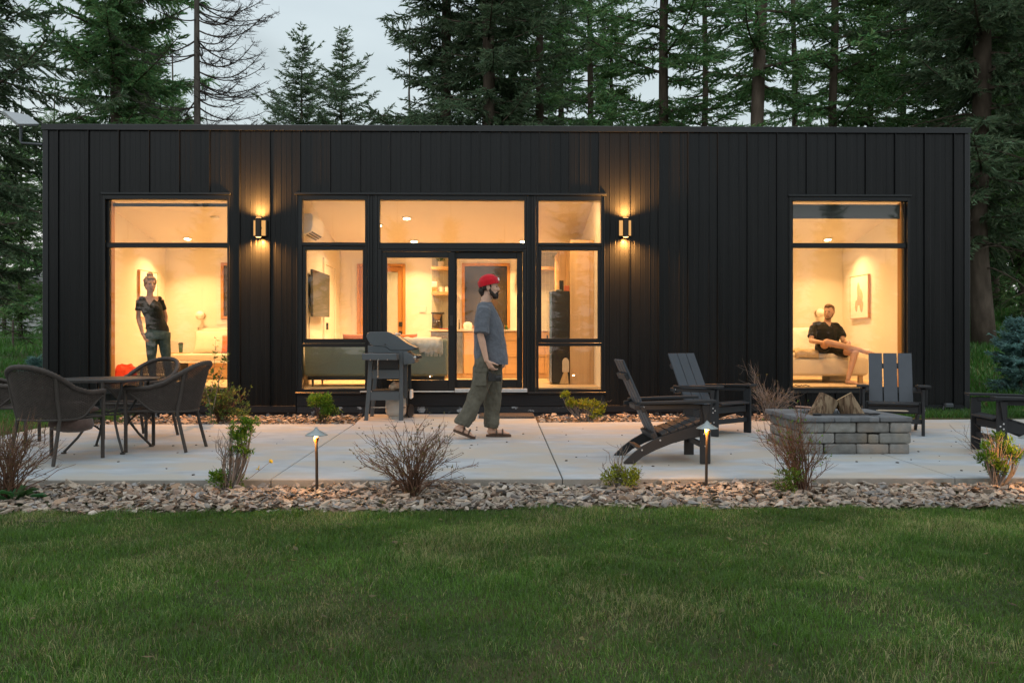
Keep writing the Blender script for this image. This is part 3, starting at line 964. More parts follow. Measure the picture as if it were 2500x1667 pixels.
# bare larch
def bare_tree(x, y, label):
    r = random.Random(8)
    root = thing('bare_larch', label, 'tree', (x, y, float(ground_z(x, y))), 0, None)
    t = MB(); H = 13.5
    def tp(z): return Vector((.03 * math.sin(z * .5) + .008 * z, 0, z))
    t.tube([tp(H * i / 24) for i in range(25)], [.105 * (1 - i / 25) ** .8 + .008 for i in range(25)], 10)
    t.build('trunk', m_bark_grey, root, world=False, smooth=3.14)
    b = MB(); z = 4.0
    while z < 13:
        for _ in range(r.choice((2, 3, 3))):
            a = r.uniform(0, 6.283)
            if r.random() < .45: a = r.uniform(-.6, .6)
            L = r.uniform(.5, 1.0) * 2.0 * (1 - max(0, (z - 8.5)) / 7)
            hd = Vector((math.cos(a), math.sin(a), 0)); sd = Vector((-math.sin(a), math.cos(a), 0))
            p = tp(z); pts = []
            for i in range(9):
                s = i / 8
                pts.append(p + hd * L * s + sd * .1 * math.sin(s * 4) + Vector((0, 0, L * (-.55 * s + .62 * s * s))))
            b.tube(pts, [.017 * (1 - i / 9.5) + .004 for i in range(9)], 4)
            for q in range(int(L * 11)):
                s = r.uniform(.2, 1); i = min(7, int(s * 8)); pp = pts[i].lerp(pts[i + 1], s * 8 - i)
                l2 = r.uniform(.12, .55) * (1.1 - s * .5)
                d = (hd * r.uniform(.2, .9) + sd * r.uniform(-1, 1) + Vector((0, 0, r.uniform(-.5, .25)))).normalized()
                e2 = pp + d * l2 + Vector((0, 0, .25 * l2))
                md = (pp + e2) / 2 - Vector((0, 0, .07 * l2))
                b.tube([pp, md, e2], [.0065, .0055, .0035], 3)
                for _k in range(3):
                    e3 = md + Vector((r.uniform(-1, 1), r.uniform(-1, 1), r.uniform(-.2, 1.0))) * .14
                    b.tube([md, e3], [.0045, .0025], 3)
        z += r.uniform(.13, .28)
    b.build('branches', m_twig, root, world=False)
    return root
bare_tree(X(476, 21), 21, 'leafless larch with a thin grey trunk and upswept twigs behind the roof')

# ================================================================== BEYOND THE MEADOW
fence = thing('wire_fence', 'low wire fence with wooden posts across the meadow left of the cabin', 'fence', (X(20, 31), 31, float(ground_z(X(20, 31), 31))))
m_post = M('weathered_post', (.10, .08, .06), rough=.9, var=.3, scale=12)
fp = [(-18, 31.5), (-16.6, 31.2), (-15.2, 31), (-14.6, 31), (-13.1, 30.8), (-11.4, 30.5)]
for i, (x, y) in enumerate(fp):
    z = float(ground_z(x, y)); w = .075 if i == 3 else .03
    mb = MB(); mb.box(x - w, x + w, y - w, y + w, z - .2, z + .95 + (.1 if i == 3 else 0)); mb.build('post', m_post, fence, bevel=.01)
wr = MB()
for hgt in (.35, .62, .88):
    wr.tube([(x, y - .04, float(ground_z(x, y)) + hgt) for x, y in fp], .006, 4)
wr.build('wire', M('fence_wire', (.2, .2, .2), metal=.8), fence)
hx, hy = X(36, 62), 62.0
hz = float(ground_z(hx, hy))
far_house = thing('far_house', 'pale sided house glimpsed through the trees beyond the left meadow', 'house', (hx, hy, hz))
m_siding = M('pale_siding', (.42, .43, .42), rough=.7)
mb = MB()
for k in range(12):
    mb.box(hx - 4, hx + 4.5, hy - .02 * (k % 2), hy + 6, hz + .22 * k - .2, hz + .22 * k + .012)
mb.build('wall', m_siding, far_house)
mb = MB(); mb.prism([(hx - 4.4, hz + 2.45), (hx + 4.9, hz + 2.45), (hx + .2, hz + 4.6)], hy - .4, hy + 6.4); mb.build('roof', M('far_roof', (.13, .12, .12)), far_house)
# ================================================================== THE BLACK CABIN
def panel_mat():
    m = M('black_panel', (.0050, .0058, .0066), rough=.42, metal=0.0, var=.12, scale=3, stretch=(9, 9, .25), spec=.27, rnd=.15)
    t = m.node_tree; b = t.nodes['Principled BSDF']
    # faint long streaks in the gloss of the coated steel
    n = t.nodes.new('ShaderNodeTexNoise'); n.inputs['Scale'].default_value = 22; n.inputs['Detail'].default_value = 3
    mp_ = t.nodes.new('ShaderNodeMapping'); mp_.inputs['Scale'].default_value = (1, 1, .015)
    tc_ = t.nodes.new('ShaderNodeTexCoord')
    t.links.new(tc_.outputs['Object'], mp_.inputs[0]); t.links.new(mp_.outputs[0], n.inputs['Vector'])
    mr = t.nodes.new('ShaderNodeMapRange'); mr.inputs[3].default_value, mr.inputs[4].default_value = .22, .36
    t.links.new(n.outputs['Fac'], mr.inputs[0]); t.links.new(mr.outputs[0], b.inputs['Roughness'])
    bp = t.nodes.new('ShaderNodeBump'); bp.inputs['Strength'].default_value = .10; bp.inputs['Distance'].default_value = .01
    t.links.new(n.outputs['Fac'], bp.inputs['Height'])
    n3 = t.nodes.new('ShaderNodeTexNoise'); n3.inputs['Scale'].default_value = 1.6; n3.inputs['Detail'].default_value = 1   # thin sheet never lies quite flat
    mp3 = t.nodes.new('ShaderNodeMapping'); mp3.inputs['Scale'].default_value = (2.2, 1, .35)
    t.links.new(tc_.outputs['Object'], mp3.inputs[0]); t.links.new(mp3.outputs[0], n3.inputs['Vector'])
    b3 = t.nodes.new('ShaderNodeBump'); b3.inputs['Strength'].default_value = .5; b3.inputs['Distance'].default_value = .03
    t.links.new(n3.outputs['Fac'], b3.inputs['Height']); t.links.new(bp.outputs[0], b3.inputs['Normal']); t.links.new(b3.outputs[0], b.inputs['Normal'])
    return m
m_panel = panel_mat()
m_trim = M('black_trim', (.008, .010, .012), rough=.36, var=.08, spec=.45)
m_frame = M('window_frame_black', (.006, .007, .008), rough=.33, var=.06, spec=.4)
m_base = M('black_fascia_board', (.009, .010, .012), rough=.6, var=.25, scale=10, stretch=(.2, 1, 1), bump=.15, bscale=30, spec=.3)
m_found = M('painted_foundation', (.020, .022, .025), rough=.75, var=.2, scale=20, col2=(.30, .32, .34), c2=(.60, .64), bump=.3, bscale=40)
m_wall = M('cream_wall', (.80, .76, .68), rough=.75, var=.02, scale=3, bump=.02, bscale=200, spec=.2)
m_ceil = M('white_ceiling', (.78, .74, .66), rough=.85, var=.015, spec=.15)
m_floor = wood('light_plank_floor', (.60, .45, .28), .85, .45, 'x', 9)
m_pine = wood('pine_trim', (.48, .225, .060), .8, .42, 'z', 16)
m_oak = wood('pale_oak', (.56, .37, .19), .88, .45, 'z', 18)
m_oak_h = wood('pale_oak_shelf', (.56, .37, .19), .88, .45, 'x', 18)
m_glass = glass_mat('window_glass', base=.042)
m_white = M('white_paint', (.78, .75, .70), rough=.5, var=.03)
m_alu = M('aluminium_sill', (.55, .58, .60), rough=.35, metal=.6, var=.08, scale=20)
m_blackmetal = M('black_metal', (.02, .02, .021), rough=.4, spec=.5)
m_blind = M('dark_blind', (.040, .042, .040), rough=.55, var=.2, scale=30, spec=.4)

XL, XR, YB = X(106), X(2366), 17.8
ZT = lambda x: 4.245 + 0 * x
cabin = thing('cabin', 'long single storey black metal clad cabin with lit windows', 'cabin', (0.2, 15.5, 0))
WIN = {  # name: px left, px right, y top, y bottom (outer trim)
    'left': (251, 561, 474, 957), 'mid': (723, 1478, 475, 957), 'right': (1927, 2221, 479, 955)}
R_ = {}
for k_, (a, b, c, d) in WIN.items():
    R_[k_] = (X(a), X(b), Z(d, (a + b) / 2), Z(c, (a + b) / 2))
Z0 = Z(990, 500)                                  # lower edge of the wall panels
Z1 = Z(322, 1250)                                 # under the coping
# --- wall panels: one folded sheet each, with a standing seam and pencil ribs
PITCH = .4415
xs0 = X(141.5)
def panel_piece(x0, x1, z0, z1, seam_x, seam):
    pts = [(x0, FY + .018)]
    if seam:
        pts += [(x0, FY - .030), (x0 + .013, FY - .030), (x0 + .013, FY)]
    else:
        pts += [(x0, FY)]
    for k__, off_ in enumerate((.085, .16, .235, .31, .375)):
        rh = .0045 if k__ % 2 else .0018
        xr = seam_x + off_
        if x0 + .03 < xr and xr + .022 < x1 - .004:
            pts += [(xr, FY), (xr + .004, FY - rh), (xr + .010, FY - rh), (xr + .016, FY)]
    pts += [(x1 - .002, FY), (x1 - .002, FY + .018)]
    mb = MB(); mb.prism(pts, z0, z1, 'xy')
    return mb.build('wall_panel', m_panel, cabin)
i = -1
while True:
    xa = xs0 + i * PITCH; xb = xa + PITCH
    i += 1
    if xa > XR - .1: break
    xa_, xb_ = max(xa, XL + .075), min(xb, XR - .075)
    if xb_ - xa_ < .02: continue
    cuts = sorted(set([xa_, xb_] + [w_ for r_ in R_.values() for w_ in r_[:2] if xa_ + .01 < w_ < xb_ - .01]))
    for p_, q_ in zip(cuts[:-1], cuts[1:]):
        mid_ = (p_ + q_) / 2
        seam = abs(p_ - xa) < 1e-6
        hit = [r_ for r_ in R_.values() if r_[0] < mid_ < r_[1]]
        if hit:
            panel_piece(p_, q_, hit[0][3] + .004, Z1, xa, seam)
            if hit[0] is not R_['mid']:
                panel_piece(p_, q_, Z0, hit[0][2] - .004, xa, seam)
        else:
            panel_piece(p_, q_, Z0, Z1, xa, seam)
# --- structural front wall with openings, other walls
def wall_with_holes(y0, y1, x0, x1, z0, z1f, holes):
    mb = MB(); xs_ = [x0]
    for h in sorted(holes):
        mb.box(xs_[-1], h[0], y0, y1, z0, z1f)
        mb.box(h[0], h[1], y0, y1, z0, h[2]); mb.box(h[0], h[1], y0, y1, h[3], z1f)
        xs_.append(h[1])
    mb.box(xs_[-1], x1, y0, y1, z0, z1f)
    return mb
wall_with_holes(FY + .020, FY + .16, XL + .02, XR - .02, .06, 4.20, [(r[0], r[1], r[2], r[3]) for r in R_.values()]).build('front_wall', m_base, cabin)
wall_with_holes(FY + .1605, FY + .20, XL + .1, XR - .1, .3, 4.0, [(r[0] + .05, r[1] - .05, r[2] + .03, r[3] - .04) for r in R_.values()]).build('interior_front_wall', m_wall, cabin)
FLZ = .375
XW0, XW1, XP0, XP1, XP2 = -6.45, 6.81, -3.05, 1.58, 3.6
mb = MB()
for xa, xb in ((XL, XW0), (XW1, XR)):
    mb.prism([(FY + .02, .06), (YB, .06), (YB, 3.5), (FY + .02, 4.2)], xa, xb, 'yz')
mb.build('side_wall', m_panel, cabin)
mb = MB(); mb.box(XW0, XW1, YB - .15, YB, .06, 3.45); mb.build('rear_wall', m_panel, cabin)
# inner skins
mb = MB()
mb.prism([(FY + .2, FLZ), (17.6, FLZ), (17.6, ceil_z(17.6) + .03), (FY + .2, ceil_z(FY + .2) + .03)], XW0, XW0 + .015, 'yz')
mb.prism([(FY + .2, FLZ), (17.6, FLZ), (17.6, ceil_z(17.6) + .03), (FY + .2, ceil_z(FY + .2) + .03)], XW1 - .015, XW1, 'yz')
mb.box(XW0 + .015, XW1 - .015, 17.6, 17.64, FLZ, 2.9)
mb.build('interior_wall', m_wall, cabin)
for xa, xb in ((XP0 - .12, XP0), (XP1, XP1 + .12), (XP2, XP2 + .12)):
    mb = MB(); mb.prism([(FY + .2, FLZ), (17.598, FLZ), (17.598, ceil_z(17.598) + .02), (FY + .2, ceil_z(FY + .2) + .02)], xa, xb, 'yz')
    mb.build('partition_wall', m_wall, cabin)
mb = MB(); mb.box(XW0, XW1, FY + .16, 17.66, FLZ - .12, FLZ); mb.build('floor', m_floor, cabin)
mb = MB(); mb.prism([(FY + .161, ceil_z(FY + .161)), (17.66, ceil_z(17.66)), (17.66, ceil_z(17.66) + .05), (FY + .161, ceil_z(FY + .161) + .05)], XW0 + .001, XW1 - .001, 'yz'); mb.build('ceiling', m_ceil, cabin)
mb = MB(); mb.prism([(FY + .02, 4.2), (YB + .1, 3.5), (YB + .1, 3.6), (FY + .02, 4.24)], XL, XR, 'yz'); mb.build('roof', m_trim, cabin)
for (xa, xb) in ((XW0 + .015, XP0 - .12), (XP0, XP1), (XP2 + .12, XW1 - .015)):
    mb = MB(); mb.box(xa + .01, xb - .01, 17.585, 17.599, FLZ, FLZ + .11); mb.build('baseboard', m_white, cabin, bevel=.003)
mb = MB(); mb.box(XW1 - .029, XW1 - .016, FY + .21, 17.58, FLZ, FLZ + .11); mb.build('baseboard', m_white, cabin)
mb = MB(); mb.box(XP1 - .013, XP1 - .001, FY + .21, 13.72, FLZ, FLZ + .13); mb.build('baseboard', m_white, cabin)
mb = MB(); mb.box(XW0 + .016, XW0 + .029, FY + .21, 16.5, FLZ, FLZ + .11); mb.build('baseboard', m_white, cabin)
# --- coping (three folded lengths), corner trims, base fascia, foundation
jx = [XL - .012, X(685), X(1526), XR + .012]
for a, b in zip(jx[:-1], jx[1:]):
    mb = MB(); mb.prism([(FY - .045, Z1 - .004), (FY - .045, Z(309, 1250) - .004), (FY - .03, Z(309, 1250) + .004), (FY + .20, Z(309, 1250) + .012), (FY + .20, Z1 + .04), (FY - .033, Z1 + .03), (FY - .033, Z1 - .004)], a + .001, b - .001, 'yz')
    mb.build('roof_coping', m_trim, cabin)
for a, b in ((XL - .004, XL + .076), (XR - .076, XR + .004)):
    mb = MB(); mb.box(a, b, FY - .022, FY + .3, .06, Z1 - .006); mb.build('corner_trim', m_trim, cabin, bevel=.004)
for a, b in ((XL, R_['mid'][0]), (R_['mid'][1], XR)):
    mb = MB(); mb.box(a, b, FY - .008, FY + .019, Z(1007, 500), Z0 - .003); mb.build('base_fascia', m_base, cabin, bevel=.003)
mb = MB(); mb.box(XL + .04, XR - .04, FY + .03, FY + .2, -.15, .30); mb.build('foundation', m_found, cabin)
xa, xb = R_['mid'][0], R_['mid'][1]
zs = [Z(1008, 1100), Z(992, 1100), Z(961, 1100)]
mb = MB(); mb.box(xa + .004, xb - .004, FY + .004, FY + .019, zs[1] + .004, zs[2]); mb.build('skirting_board', m_base, cabin, bevel=.004)
mb = MB(); mb.box(xa + .004, xb - .004, FY + .012, FY + .029, zs[0], zs[1] - .004); mb.build('skirting_board', m_found, cabin, bevel=.004)

# ------------------------------------------------------------------ windows
GY = FY + .085                                    # glass plane
def rect(px0, px1, y0, y1):
    m_ = (px0 + px1) / 2
    return X(px0), X(px1), Z(y1, m_), Z(y0, m_)
def frame_boxes(mb, o, i, y0, y1):
    """ring between outer rect o and inner rect i (x0,x1,z0,z1)"""
    mb.box(o[0], i[0], y0, y1, o[2], o[3]); mb.box(i[1], o[1], y0, y1, o[2], o[3])
    mb.box(i[0], i[1], y0, y1, o[2], i[2]); mb.box(i[0], i[1], y0, y1, i[3], o[3])
def pane(r, parent, y=GY, label=None):
    mb = MB(); mb.box(r[0] + .002, r[1] - .002, y, y + .006, r[2] + .002, r[3] - .002)
    return mb.build('pane', m_glass, parent)
def opening_box(rc, parent):
    o = R_[rc]
    mb = MB()                                     # drip cap and trim
    mb.box(o[0] - .02, o[1] + .02, FY - .035, FY + .02, o[3] - .012, o[3] + .02)
    mb.build('head_flashing', m_trim, parent, bevel=.004)
    mb = MB(); mb.box(o[0] - .01, o[1] + .01, FY - .03, FY + .05, o[2] - .028, o[2]); mb.build('sill', m_trim, parent, bevel=.004)
def picture_window(key, upper, lower, label):
    o = R_[key]
    w = None
    mb = MB()
    u, l = rect(*upper), rect(*lower)
    x0, x1 = o[0] + .035, o[1] - .035
    x0i, x1i = o[0] + .075, o[1] - .055
    # outer return of the opening, then the sash ring set back
    mb.box(o[0], x0, FY - .012, FY + .10, o[2], o[3] - .013); mb.box(x1, o[1], FY - .012, FY + .10, o[2], o[3] - .013)
    mb.box(x0, x1, FY - .010, FY + .10, u[3], o[3] - .013); mb.box(x0, x1, FY - .010, FY + .10, o[2], l[2])
    mb.box(x0, x1, FY + .03, FY + .11, l[3], u[2])
    mb.box(x0, x0i, FY + .055, FY + .12, l[2], l[3]); mb.box(x0, x0i, FY + .055, FY + .12, u[2], u[3])
    mb.box(x1i, x1, FY + .055, FY + .12, l[2], l[3]); mb.box(x1i, x1, FY + .055, FY + .12, u[2], u[3])
    w = mb.build('window', m_frame, cabin, bevel=.003)
    w['label'] = label
    for r in (u, l):
        pane((x0i, x1i, r[2], r[3]), w)
    opening_box(key, w)
    mb = MB()                                     # pine jamb liner inside
    mb.box(o[0] + .052, o[0] + .068, FY + .125, FY + .26, l[2], u[3]); mb.box(o[1] - .068, o[1] - .052, FY + .125, FY + .26, l[2], u[3])
    mb.box(o[0] + .068, o[1] - .068, FY + .125, FY + .26, l[2] - .001, l[2] + .014)
    mb.build('jamb_liner', m_pine, w)
    return w
w_left = picture_window('left', (262, 553, 487, 592), (262, 553, 604, 949), 'tall left picture window with a transom over one big pane')
w_right = picture_window('right', (1932, 2206, 491, 593), (1932, 2206, 605, 947), 'tall right picture window with a transom over one big pane')
# middle group
om = R_['mid']
def side_light(trans, sash_o, sash_i, low, xo0, xo1, label):
    mb = MB()
    t_, so, si, lo = rect(*trans), rect(*sash_o), rect(*sash_i), rect(*low)
    x0, x1 = X(xo0), X(xo1)
    top, bot = om[3] - .013, om[2]
    # fixed frame
    mb.box(x0, t_[0], FY + .0, FY + .11, bot, top); mb.box(t_[1], x1, FY + .0, FY + .11, bot, top)
    mb.box(t_[0], t_[1], FY + .0, FY + .11, t_[3], top); mb.box(t_[0], t_[1], FY + .0, FY + .11, so[3], t_[2])
    mb.box(t_[0], t_[1], FY + .0, FY + .11, lo[3], so[2]); mb.box(t_[0], t_[1], FY + .0, FY + .11, bot, lo[2])
    w = mb.build('window', m_frame, cabin, bevel=.003); w['label'] = label
    pane(t_, w); pane(lo, w)
    mb = MB(); frame_boxes(mb, (t_[0] + .001, t_[1] - .001, so[2] + .003, so[3] - .003), si, FY + .02, FY + .10)
    s_ = mb.build('sash', m_frame, w, bevel=.004)
    mb = MB(); mb.box(si[0] + .001, si[1] - .001, GY, GY + .006, si[2] + .001, si[3] - .001); mb.build('pane', m_glass, w)
    return w
side_light((737.5, 891, 488, 592), (731, 893, 600, 838), (746, 885, 610, 827), (738, 891, 847, 949), 727, 896, 'left sidelight of the middle window group, by the grill')
side_light((1315, 1468, 490, 593), (1313, 1471, 600, 837), (1322, 1460, 611, 826), (1315.5, 1468, 845, 949), 1309, 1474, 'right sidelight of the middle window group, before the dark fridge')
for a, b in ((897, 921), (1286, 1308)):           # folded posts between the lights
    mb = MB(); x0, x1 = X(a), X(b); z0, z1 = om[2], om[3] - .013
    w_ = (x1 - x0)
    pts = [(x0, FY + .11), (x0, FY - .006), (x0 + w_ * .22, FY - .006), (x0 + w_ * .26, FY + .012), (x0 + w_ * .42, FY + .012), (x0 + w_ * .46, FY - .010), (x0 + w_ * .52, FY - .010), (x0 + w_ * .56, FY + .012), (x0 + w_ * .74, FY + .012), (x0 + w_ * .78, FY - .006), (x1, FY - .006), (x1, FY + .11)]
    mb.prism(pts, z0, z1, 'xy')
    mb.build('mullion_post', m_frame, cabin)
mb = MB()
for a, b, c, d in ((724, 726.6, 0, 0), (1474.4, 1477.2, 0, 0)):
    mb.box(X(a), X(b), FY - .014, FY + .11, om[2], om[3] - .013)
mo = mb.build('window_surround', m_trim, cabin, bevel=.003)
mb = MB(); mb.box(om[0] - .02, om[1] + .02, FY - .035, FY + .02, om[3] - .012, om[3] + .02); mb.build('head_flashing', m_trim, cabin, bevel=.004)
mb = MB(); mb.box(om[0] - .01, X(880), FY - .03, FY + .05, om[2] - .028, om[2] - .001); mb.box(X(1289), om[1] + .01, FY - .03, FY + .05, om[2] - .028, om[2] - .001); mb.build('sill', m_trim, cabin, bevel=.004)
# transom over the door
t_ = rect(927, 1280, 489, 593)
mb = MB(); frame_boxes(mb, (X(921.4), X(1285.6), Z(608, 1100), om[3] - .013), t_, FY + .0, FY + .11)
tw = mb.build('window', m_frame, cabin, bevel=.003); tw['label'] = 'wide transom over the sliding door'
pane(t_, tw)
# sliding door
dz0, dz1 = Z(955, 1100), Z(608.5, 1100)
mb = MB(); xa, xb = X(921.4), X(1285.6)
mb.box(xa, X(932), FY - .004, FY + .13, dz0, dz1); mb.box(X(1276.5), xb, FY - .004, FY + .13, dz0, dz1); mb.box(X(932), X(1276.5), FY - .004, FY + .13, Z(614, 1100), dz1)
door = mb.build('sliding_door', m_frame, cabin, bevel=.004)
lo, li = (X(932) + .002, X(1110), Z(954, 1020), Z(614.5, 1020)), rect(944.5, 1094, 629, 928)
mb = MB(); frame_boxes(mb, lo, li, FY + .012, FY + .055); mb.build('door_leaf', m_frame, door, bevel=.004)
pane(li, door, FY + .03)
ro, ri = (X(1101), X(1276) - .002, Z(947, 1190), Z(614.5, 1190)), rect(1115, 1262, 631, 927)
mb = MB(); frame_boxes(mb, ro, ri, FY + .065, FY + .11); mb.build('door_leaf', m_frame, door, bevel=.004)
pane(ri, door, FY + .085)
hx0 = X(1267)
mb = MB()
hz0, hz1 = Z(822, 1267), Z(786, 1267)
mb.box(hx0 - .018, hx0 + .018, FY + .058, FY + .066, hz0 - .02, hz1 + .06)
mb.bar((hx0, FY + .015, hz0), (hx0, FY + .015, hz1), .022, .022, (1, 0, 0)); mb.box(hx0 - .01, hx0 + .01, FY + .015, FY + .06, hz0, hz0 + .02); mb.box(hx0 - .01, hx0 + .01, FY + .015, FY + .06, hz1 - .02, hz1)
mb.build('door_handle', m_blackmetal, door, bevel=.004)
mb = MB(); hx1 = X(1102); mb.box(hx1 - .02, hx1 + .02, FY + .002, FY + .0115, Z(795, 1102), Z(770, 1102)); mb.build('latch_cover', m_blackmetal, door, bevel=.003)
mb = MB(); mb.box(X(1111), X(1287), FY - .09, FY + .0, Z(957, 1200), Z(948, 1200)); mb.box(X(880), X(1110), FY - .06, FY + .010, Z(957, 1000), Z(955, 1000) + .006); mb.build('door_threshold', m_alu, door, bevel=.004)
# blinds rolled up inside the picture windows
mb = MB(); mb.box(R_['right'][0] + .09, R_['right'][1] - .085, FY + .14, FY + .155, Z(531, 2070), Z(496, 2070)); mb.build('roller_blind', m_blind, cabin)
mb = MB(); mb.box(R_['left'][0] + .09, R_['left'][1] - .085, FY + .14, FY + .155, Z(501, 400), Z(493, 400)); mb.build('roller_blind', m_blind, cabin)
# rear openings seen through the rooms
def back_window(px0, px1, y0, y1, label, glassmat, cas=.10):
    Y = 17.595
    x0, x1, z0, z1 = at(px0, y0, Y).x, at(px1, y0, Y).x, at((px0 + px1) / 2, y1, Y).z, at((px0 + px1) / 2, y0, Y).z
    mb = MB(); frame_boxes(mb, (x0, x1, z0, z1), (x0 + .055, x1 - .055, z0 + .055, z1 - .055), Y - .05, Y + .003)
    w = mb.build('window', m_pine, cabin, bevel=.003); w['label'] = label
    mb = MB(); mb.box(x0 + .054, x1 - .054, Y - .012, Y - .006, z0 + .054, z1 - .054); mb.build('pane', glassmat, w)
    mb = MB(); frame_boxes(mb, (x0 - cas, x1 + cas, z0 - cas, z1 + cas), (x0 - .002, x1 + .002, z0 - .002, z1 + .002), Y - .014, Y + .004); mb.build('casing', m_white, w, bevel=.003)
    return w, (x0, x1, z0, z1)
m_darkpane = M('dusky_pane', (.055, .042, .026), rough=.12, var=.5, scale=4, spec=.6, col2=(.09, .07, .045))
back_window(1128, 1245, 643, 801, 'kitchen window in a pine frame, dark behind', m_darkpane)
back_window(540.5, 660, 642, 779, 'small pine framed window at the back of the left room', m_darkpane)
# back door with frosted glass
Yd = 17.59
x0, x1, z1 = X(873, Yd), X(990, Yd), at(930, 645, Yd).z
mb = MB(); mb.box(x0, x0 + .05, Yd - .08, Yd + .005, FLZ, z1); mb.box(x1 - .05, x1, Yd - .08, Yd + .005, FLZ, z1); mb.box(x0 + .05, x1 - .05, Yd - .08, Yd + .005, z1 - .05, z1)
bd = mb.build('back_door', m_pine, cabin, bevel=.003); bd['label'] = 'pine back door with one frosted glass light'
gx0, gx1, gz0, gz1 = x0 + .16, X(972, Yd), FLZ + .2, at(930, 664, Yd).z
mb = MB(); frame_boxes(mb, (x0 + .052, x1 - .052, FLZ + .005, z1 - .052), (gx0, gx1, gz0, gz1), Yd - .04, Yd + .003); mb.build('door_leaf', m_pine, bd, bevel=.003)
mb = MB(); mb.box(gx0, gx1, Yd - .02, Yd - .01, gz0, gz1); mb.build('frosted_pane', M('frosted_glass', (.50, .53, .49), rough=.35, var=.05), bd)
mb = MB(); bx = X(978.5, Yd)
mb.box(bx - .035, bx + .035, Yd - .065, Yd - .041, at(978, 797, Yd).z, at(978, 786, Yd).z); mb.box(bx - .035, bx + .035, Yd - .065, Yd - .041, at(978, 820, Yd).z, at(978, 808, Yd).z); mb.build('door_lock', m_blackmetal, bd, bevel=.006)
mb = MB(); frame_boxes(mb, (x0 - .11, x1 + .02, FLZ, z1 + .11), (x0 - .002, x1 + .002, FLZ, z1 + .002), Yd - .02, Yd + .006); mb.build('casing', m_white, bd)
# white door in the wall behind the television
mb = MB(); mb.box(XP0 + .001, XP0 + .022, 15.95, 16.85, FLZ + .01, 2.42); idr = mb.build('interior_door', m_white, cabin, bevel=.003)
mb = MB(); 
mb.box(XP0 + .001, XP0 + .035, 15.83, 15.945, FLZ, 2.54); mb.box(XP0 + .001, XP0 + .035, 16.855, 16.97, FLZ, 2.54); mb.box(XP0 + .001, XP0 + .035, 15.945, 16.855, 2.425, 2.54)
mb.build('casing', m_white, idr, bevel=.003)
mb = MB(); mb.box(XP0 + .022, XP0 + .055, 16.04, 16.09, 1.28, 1.40); mb.build('door_handle', m_blackmetal, idr)

# ------------------------------------------------------------------ downlights set in the ceilings
m_lit = emis('lit_downlight', (1.0, .74, .42), 30)
def downlight(x, y, label, power, tilt=0):
    z = ceil_z(y)
    root = thing('downlight', label, 'ceiling light', (x, y, z - .012), 0, 'recessed ceiling lights')
    root.rotation_euler = (-math.atan(.173), 0, 0)
    mb = MB(); mb.lathe([(.062, .002), (.085, .006), (.085, -.004), (.066, -.008)], (0, 0, 0), 20); mb.build('trim_ring', m_white, root, world=False, smooth=.6)
    mb = MB(); mb.lathe([(.06, -.009), (.055, -.013)], (0, 0, 0), 16); mb.build('lens', m_lit, root, world=False)
    l = lamp('lamp', 'AREA', (0, 0, 0), power, .13, WARM, spread=125)
    l.parent = root; l.location = (0, 0, -.03); l.rotation_euler = (rad(tilt), 0, 0)
PW = 47
p = ceil_at(458, 581.5); downlight(p.x, p.y, 'lit downlight in the ceiling of the left room', PW)
downlight(-4.0, 16.2, 'added unseen downlight on the right side of the left room ceiling', PW)  # unseen extra lamp, added to light the left room
for px_, py_, lb in ((993, 531.5, 'highest lit downlight seen through the wide transom'), (1011, 588, 'lit downlight just above the left leaf of the sliding door'), (1278, 588, 'lit downlight at the right end of the wide transom')):
    p = ceil_at(px_, py_); downlight(p.x, p.y, lb, PW)
downlight(-2.1, 16.0, 'added unseen downlight near the television wall', PW)  # out-of-view lamp added to brighten the middle room
p = ceil_at(2021, 583.6); downlight(p.x, p.y, 'lit downlight in the bedroom ceiling', PW * .75)
for x_, y_, lb in ((-5.2, 13.74, 'added unseen downlight above the glass of the left room'), (-3.9, 13.74, 'added unseen downlight above the glass at the right of the left room'), (-1.8, 13.74, 'added unseen downlight above the left sidelight'), (.95, 13.70, 'added unseen downlight above the fridge'), (-.5, 13.74, 'added unseen downlight above the sliding door'), (5.1, 13.74, 'added unseen downlight above the glass of the bedroom'), (6.1, 13.74, 'added unseen downlight above the right end of the bedroom')):
    downlight(x_, y_, lb, PW * (.5 if x_ > 4 else .62), 38)  # added fill lamps, hidden above the window heads, brighten people and room fronts
downlight(4.6, 15.6, 'added unseen downlight on the left side of the bedroom ceiling', PW)  # extra bedroom lamp, added for its light and out of view

